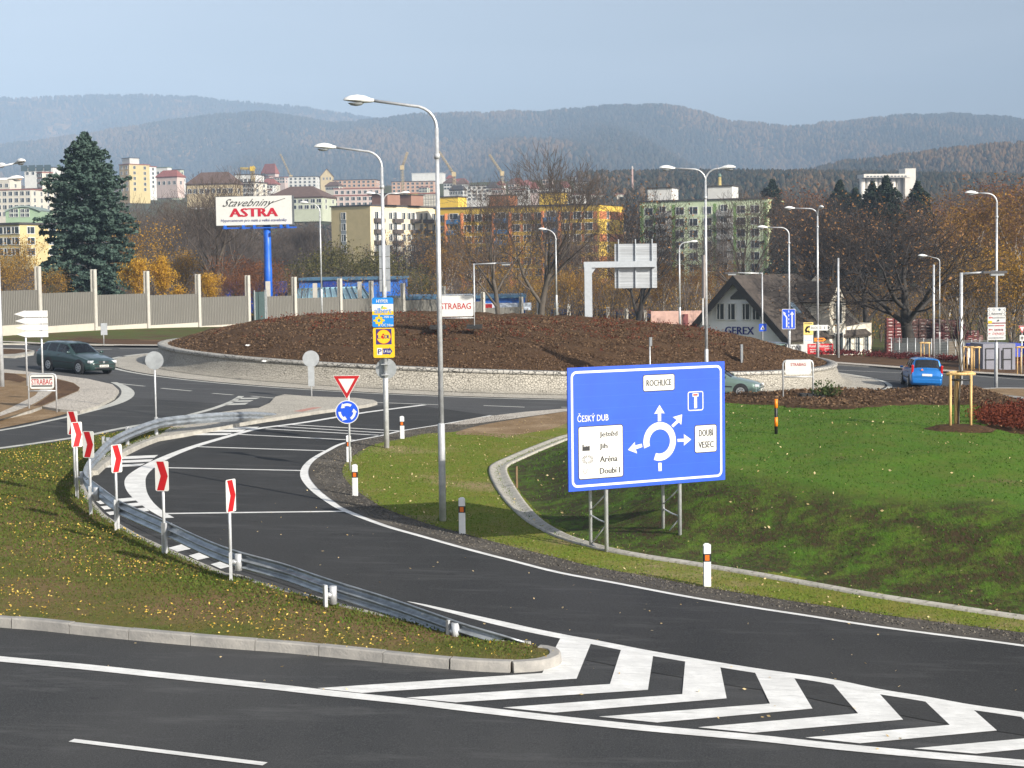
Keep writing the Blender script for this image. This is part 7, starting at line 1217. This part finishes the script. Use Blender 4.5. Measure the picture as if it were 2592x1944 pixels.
def cones(c, th, rng, tint):
    N = len(c); hh = th * rng.uniform(.55, 1.35, N); ww = hh * rng.uniform(.22, .42, N); k = 6; an = np.arange(k) * 2 * np.pi / k + .3
    ring = lambda z, r_: np.stack([c[:, 0:1] + r_[:, None] * np.cos(an), c[:, 1:2] + r_[:, None] * np.sin(an), np.repeat((c[:, 2] + z)[:, None], k, 1)], 2)
    verts = np.concatenate([ring(-.2 * hh, ww * .8), ring(.35 * hh, ww), ring(.72 * hh, ww * rng.uniform(.35, .85, N)), (c + np.stack([0 * hh, 0 * hh, hh], 1))[:, None]], 1); m_ = 3 * k + 1; o = np.arange(N)[:, None, None] * m_; jj = np.arange(k); q1 = np.stack([jj, (jj + 1) % k, k + (jj + 1) % k, k + jj], 1); q2 = np.stack([2 * k + jj, 2 * k + (jj + 1) % k, 3 * k + 0 * jj], 1); tri = np.concatenate([q1[:, :3], q1[:, [0, 2, 3]], q1[:, :3] + k, q1[:, [0, 2, 3]] + k, q2])
    npmesh('hillside_forest', verts.reshape(-1, 3), (tri[None] + o).reshape(-1, 3), TREEM, 'stuff', {'tint': np.repeat(tint, m_)})
def hill(label_kind, sky_pts, D0, D1, base, seed, ntrees, th, name, tan=.28, depth_wave=.12):
    rng = np.random.default_rng(seed); px = np.arange(-420, 3020, 12); sk = np.array(sky_pts, float); ys = np.interp(px, sk[:, 0], sk[:, 1]); ys = ys + 1.2 * np.sin(px * .05 + seed) + .8 * np.sin(px * .13 + 2 * seed)
    nr = 60; V = np.zeros((nr, len(px), 3)); ph = rng.uniform(0, 6, 8)
    for i, p in enumerate(px):
        top = at(float(p), float(ys[i]), D1); dx = top.x / D1
        for j in range(nr):
            f = j / (nr - 1); Yf = D0 + (D1 - D0) * f; x = dx * Yf; e = f ** .9 * (1 - .16 * math.sin(math.pi * f)); bump_ = math.sin(math.pi * f) * (.085 * math.sin(x * .0042 + ph[0] + 2.2 * f) + .06 * math.sin(x * .0095 + ph[1] - 3 * f) + .03 * math.sin(x * .021 + ph[2] + 6 * f)); V[j, i] = (x, Yf, base + (top.z - th * .6 - base) * min(1, max(0, e + bump_)))
    h, w_ = nr, len(px); i = np.arange((h - 1) * (w_ - 1)); a = (i // (w_ - 1)) * w_ + i % (w_ - 1); npmesh(name, V.reshape(-1, 3), np.stack([a, a + 1, a + w_ + 1, a + w_], 1), HILLM, 'structure', smooth=True)
    # individual trees of the woods: low cones and rounded crowns
    N = ntrees; fj = rng.uniform(0, 1, N) ** .75 * (nr - 1.001); fi = rng.uniform(0, len(px) - 1.001, N); n_edge = N // 7; fj[:n_edge] = nr - 1.002; j0, i0_ = fj.astype(int), fi.astype(int); u, v_ = (fj - j0)[:, None], (fi - i0_)[:, None]; c = V[j0, i0_] * (1 - u) * (1 - v_) + V[np.minimum(j0 + 1, nr - 1), i0_] * u * (1 - v_) + V[j0, i0_ + 1] * (1 - u) * v_ + V[np.minimum(j0 + 1, nr - 1), i0_ + 1] * u * v_
    patch_ = np.sin(c[:, 0] * .006 + seed) + np.sin(c[:, 2] * .03 + c[:, 0] * .003) + np.sin(c[:, 1] * .004 + c[:, 0] * .011) + rng.normal(size=N) * .7; tint = np.where(patch_ > 1.5 - tan * 3, rng.uniform(.45, 1, N), rng.uniform(0, .35, N)); cones(c, th, rng, tint)
HB_ = 50
hill('', [(-420, 300), (0, 370), (200, 345), (320, 325), (450, 305), (560, 292), (640, 286), (720, 292), (820, 312), (900, 312), (980, 300), (1060, 292), (1130, 290), (1230, 288), (1296, 285), (1380, 286), (1450, 278), (1520, 272), (1600, 268), (1660, 268), (1720, 272), (1780, 288), (1830, 306), (1900, 314), (2000, 322), (2065, 322), (2080, 310), (2130, 312), (2180, 306), (2250, 296), (2330, 294), (2400, 291), (2500, 295), (2592, 305), (3020, 330)], 2600, 5200, HB_, 3, 40000, 13, 'hill', .22)
hill('', [(-420, 262), (0, 251), (100, 248), (220, 243), (330, 242), (430, 244), (520, 250), (600, 259), (700, 267), (780, 275), (860, 288), (940, 300), (1010, 312), (1100, 330), (2592, 400), (3020, 400)], 5300, 7200, 120, 5, 20000, 15, 'far_hill', .12)
hill('', [(-420, 475), (1080, 478), (1250, 470), (1400, 462), (1600, 455), (1800, 462), (1950, 452), (2020, 440), (2080, 425), (2140, 412), (2250, 400), (2340, 388), (2420, 378), (2500, 370), (2592, 362), (3020, 335)], 1250, 2100, 40, 11, 32000, 6.8, 'wooded_hill', .3)
# trees at the foot of the slope behind the city, standing as one wood
def far_wood():
    rng = np.random.default_rng(23); N = 3600; px = rng.uniform(-300, 2900, N); px = px[(px > 1300) | (rng.random(N) < .55)]; N = len(px); D = rng.uniform(480, 860, N); x = (px - CX) / FPX * D; z = terrain(x, D); hh = rng.uniform(6, 12, N); c = np.stack([x, D, z + hh * .5], 1); M_ = 44; off = rng.normal(size=(N, M_, 3)) * np.array([.22, .22, .24]) * hh[:, None, None]; base = np.repeat(np.clip(.5 + .5 * np.sin(px * .02 + D * .01) + rng.normal(size=N) * .3, 0, 1), M_)
    leaves('far_wood', (c[:, None] + off).reshape(-1, 3), 0.85, leafmat('far_wood_leaf', (.05, .042, .034), (.15, .085, .035), False), None, rng, 'stuff', tint=base * rng.uniform(.6, 1, N * M_))
far_wood()
def slope_wood():                         # woods between the city and the hills
    rng = np.random.default_rng(31); N = 26000; px = rng.uniform(-300, 2900, N); D = rng.uniform(840, 1400, N); k = px > 1470; px, D = px[k], D[k]; x = (px - CX) / FPX * D; cones(np.stack([x, D, terrain(x, D)], 1), 5.0, rng, np.where(rng.random(len(x)) < .2 + .2 * np.sin(px * .013), rng.uniform(.3, .9, len(x)), rng.uniform(0, .3, len(x))))
slope_wood()
def near_thicket():
    rng = np.random.default_rng(29); sg = []; cs = []
    for _ in range(1500):
        px = rng.uniform(-120, 2760); D = rng.uniform(185, 420)
        if 830 < px < 1120 and D > 230: continue
        x = (px - CX) / FPX * D; z = float(terrain(x, D)); H = rng.uniform(3, 7.5); nst = 5
        for k in range(nst):
            a = rng.uniform(0, 6.28); r_ = rng.uniform(.1, .35) * H; e = (x + math.cos(a) * r_, D + math.sin(a) * r_, z + H * rng.uniform(.7, 1)); m_ = (x + math.cos(a) * r_ * .35, D + math.sin(a) * r_ * .35, z + H * .5); sg += [((x, D, z - .3), m_, .05, .035), (m_, e, .035, .012)]
            for j in range(5): f = rng.uniform(.2, 1); p = tuple(m_[i] + (e[i] - m_[i]) * f for i in range(3)); sg.append((p, (p[0] + rng.normal() * .7, p[1] + rng.normal() * .7, p[2] + rng.uniform(.2, 1.4)), .018, .01))
        n = int(rng.choice([20, 80, 190])); cs.append(np.stack([x + rng.normal(size=n) * H * .22, D + rng.normal(size=n) * H * .22, z + H * rng.uniform(.15, .9, n)], 1))
    o = segs_mesh('undergrowth', sg, TWIG, None, 3); o['kind'] = 'stuff'; leaves('undergrowth_leaves', np.concatenate(cs), .095, L_OCH, None, rng, 'stuff')
near_thicket()
# ------------------------------------------------------------------ ground cover: fallen leaves, tufts, bark, small shrubs
def scatter_poly(poly, n, rng):
    poly = np.asarray(poly); lo, hi = poly.min(0), poly.max(0); out = []
    while sum(map(len, out)) < n:
        x = rng.uniform(lo[0], hi[0], n * 2); y = rng.uniform(lo[1], hi[1], n * 2); k = inside(x, y, poly); out.append(np.stack([x[k], y[k]], 1))
    return np.concatenate(out)[:n]
rg = np.random.default_rng(41); isl2 = np.array([(p.x, p.y) for p in isl])
L_FALL = leafmat('fallen_yellow', (.50, .29, .03), (.80, .60, .16)); L_PALE = leafmat('fallen_pale', (.42, .30, .13), (.72, .58, .34))
keepn = scatter_poly(isl2, 24000, rg); keepn = keepn[(keepn[:, 1] < 62) & (np.sin(keepn[:, 0] * 1.3 + 1.2 * np.sin(keepn[:, 1] * .9)) + np.sin(keepn[:, 1] * 1.7 + keepn[:, 0] * .6) + rg.normal(size=len(keepn)) * .8 > .55)][:7000]
leaves('fallen_leaves', np.stack([keepn[:, 0], keepn[:, 1], P(keepn[:, 0], keepn[:, 1]) + .15 + rg.random(len(keepn)) * .03], 1), .024, L_FALL, None, rg, 'stuff', flat=.5)
s1 = scatter_poly(BPOLY[:], 2600, rg); s1 = s1[(rdist(s1[:, 0], s1[:, 1]) > 31) & (s1[:, 0] < 20)]; leaves('fallen_leaves', np.stack([s1[:, 0], s1[:, 1], berm(s1[:, 0], s1[:, 1]) + .04], 1), .034, L_PALE, None, rg, 'stuff', flat=.5)
gp = np.array([(p.x, p.y) for p in gs]); s1 = scatter_poly(gp, 420, rg); leaves('fallen_leaves', np.stack([s1[:, 0], s1[:, 1], P(s1[:, 0], s1[:, 1]) + .05], 1), .032, L_PALE, None, rg, 'stuff', flat=.5)
rl = np.array([(q.x, q.y) for q in (NL + RL[::-1])]); s1 = scatter_poly(rl, 160, rg); leaves('fallen_leaves', np.stack([s1[:, 0], s1[:, 1], P(s1[:, 0], s1[:, 1]) + .025], 1), .028, L_PALE, None, rg, 'stuff', flat=.7)
def blades(poly, n, zf, h, m, name, flt=None):
    s1 = scatter_poly(poly, n, rg)
    if flt is not None: s1 = s1[flt(s1[:, 0], s1[:, 1])]
    N = len(s1); z = zf(s1[:, 0], s1[:, 1]); a = rg.uniform(0, 6.28, N); hh = h * rg.uniform(.4, 1.3, N); wd = .016 + .01 * rg.random(N); c = np.stack([s1[:, 0], s1[:, 1], z - .01], 1); d = np.stack([np.cos(a), np.sin(a), 0 * a], 1); ln = rg.normal(size=(N, 2)) * .5 * hh[:, None]; tip = c + np.stack([ln[:, 0], ln[:, 1], hh], 1)
    v = np.stack([c - d * wd[:, None], c + d * wd[:, None], tip], 1).reshape(-1, 3); npmesh(name, v, np.arange(N * 3).reshape(-1, 3), m, 'stuff', {'tint': np.repeat(rg.random(N), 3)})
B1 = leafmat('blade_olive', (.11, .10, .026), (.075, .135, .016)); B2 = leafmat('blade_green', (.05, .10, .012), (.075, .16, .018)); B3 = leafmat('blade_strip', (.14, .16, .03), (.10, .19, .02))
blades(isl2, 120000, lambda x, y: P(x, y) + .12, .042, B1, 'grass', lambda x, y: (y < 60) & (np.abs(x) < y * .33))
onlawn = lambda x, y: (x < y * .31 + 1) & (rdist(x, y) > 31) & ~inside(x, y, BED1) & ((np.sin(x * 1.7 + np.sin(y * 1.1)) + np.sin(y * 2.1 + x) + rg.normal(size=len(x)) > -.4) | ~inside(x, y, SLOPE))
blades(BPOLY, 170000, berm, .05, B2, 'grass', onlawn); blades(gp, 30000, lambda x, y: P(x, y) + .026, .04, B3, 'grass', lambda x, y: (y < 62) & (np.abs(x) < y * .33))
# gravel stones on the verge edge
vp = np.array([(q.x, q.y) for q in offs(RL, 0.15, 0) + offs(RL, 1.1, 0)[::-1]]); s1 = scatter_poly(vp, 9000, rg); leaves('gravel_stones', np.stack([s1[:, 0], s1[:, 1], P(s1[:, 0], s1[:, 1]) + .03], 1), .022, leafmat('stone_bits', (.07, .063, .054), (.17, .155, .13), False), None, rg, 'stuff', flat=.3)
# bark chips and red-leaved low shrubs
def disk_pts(n, r0, r1): a = rg.uniform(-math.pi * 1.1, math.pi * .1, n); r_ = np.sqrt(rg.uniform(r0 ** 2, r1 ** 2, n)); k = r_ / 20.6; x = RC.x + RX * k * np.cos(a); y = RC.y + RY * k * np.sin(a); return x, y, P(x, y) + moundz(r_)
L_CHIP = leafmat('bark_chip', (.075, .045, .027), (.20, .125, .07), False); x, y, z = disk_pts(56000, .5, 17.4); leaves('bark_chips', np.stack([x, y, z + .03 + .03 * rg.random(len(x))], 1), 0.05, L_CHIP, None, rg, 'stuff', flat=.45, tint=rg.random(len(x)) ** 2.2)
s1 = scatter_poly(BED1, 26000, rg); s1 = s1[rdist(s1[:, 0], s1[:, 1]) > 31.3]; leaves('bark_chips', np.stack([s1[:, 0], s1[:, 1], berm(s1[:, 0], s1[:, 1]) + .09 + .03 * rg.random(len(s1))], 1), .05, L_CHIP, None, rg, 'stuff', flat=.45, tint=rg.random(len(s1)) ** 2.2)
L_REDS = leafmat('shrub_red', (.075, .018, .012), (.19, .05, .024))
def shrubs(c, h, n, name, m=L_REDS, size=.05):
    c = np.repeat(c, n, 0); off = rg.normal(size=c.shape) * np.array([h * .55, h * .55, h * .30]); off[:, 2] = np.abs(off[:, 2]) + .03; leaves(name, c + off, size, m, None, rg, 'stuff')
x, y, z = disk_pts(150, 5, 15.5); shrubs(np.stack([x, y, z], 1), .2, 8, 'low_red_shrubs'); x, y, z = disk_pts(260, 4, 12.5); shrubs(np.stack([x, y, z], 1), .34, 14, 'low_red_shrubs')
rb = np.array([UB(a, b)[:2] for a, b in K('b3', (1830, 1300), (1960, 1230), (2250, 1200), (2700, 1230), (2700, 1430), (2212, 1420), (1900, 1370))]); s1 = scatter_poly(rb, 150, rg); shrubs(np.stack([s1[:, 0], s1[:, 1], berm(s1[:, 0], s1[:, 1]) + .1], 1), .34, 60, 'low_red_shrubs', size=.045)
hs = np.array([(q.x, q.y) for q in [at(2058, 905, 124), at(2300, 920, 122), at(2592, 925, 118), at(2592, 925, 126), at(2058, 900, 130)]]); s1 = scatter_poly(hs, 260, rg); shrubs(np.stack([s1[:, 0], s1[:, 1], P(s1[:, 0], s1[:, 1]) + .15], 1), .36, 22, 'low_red_shrubs', leafmat('hedge_red', (.065, .016, .016), (.14, .03, .028)), .07)
# litter
for lab, px, py, D in (('white scrap of paper on the left of the mound', 626, 859, 88), ('white scrap of paper near the stone wall coping', 668, 895, 83)):
    p = at(px, py, D); r_ = float(rdist(p.x, p.y)); p.z = P(p.x, p.y) + float(moundz(r_)) + .06; b = MB(); b.grid([[(x * .16, y * .12, .05 * math.sin(3 * x + 2 * y)) for x in (-1, -.3, .4, 1)] for y in (-1, 0, 1)]); tag(b.build('paper_scrap', WHITE, loc=p), lab, 'litter')
# ------------------------------------------------------------------ haze
def haze():
    x0, x1, y0, y1, z0, z1 = -5200, 5200, -80, 7700, -25, 790
    b = MB(); b.box(((x0 + x1) / 2, (y0 + y1) / 2, (z0 + z1) / 2), (x1 - x0, y1 - y0, z1 - z0)); m = bpy.data.materials.new('haze'); m.use_nodes = True; n = m.node_tree; n.nodes.remove(n.nodes['Principled BSDF']); v = n.nodes.new('ShaderNodeVolumePrincipled'); v.inputs['Color'].default_value = (.43, .59, .82, 1); v.inputs['Density'].default_value = HAZE; v.inputs['Anisotropy'].default_value = -.3; n.links.new(v.outputs[0], n.nodes['Material Output'].inputs['Volume']); o = b.build('haze', m, kind='stuff')
HAZE = 1.85e-4
haze()
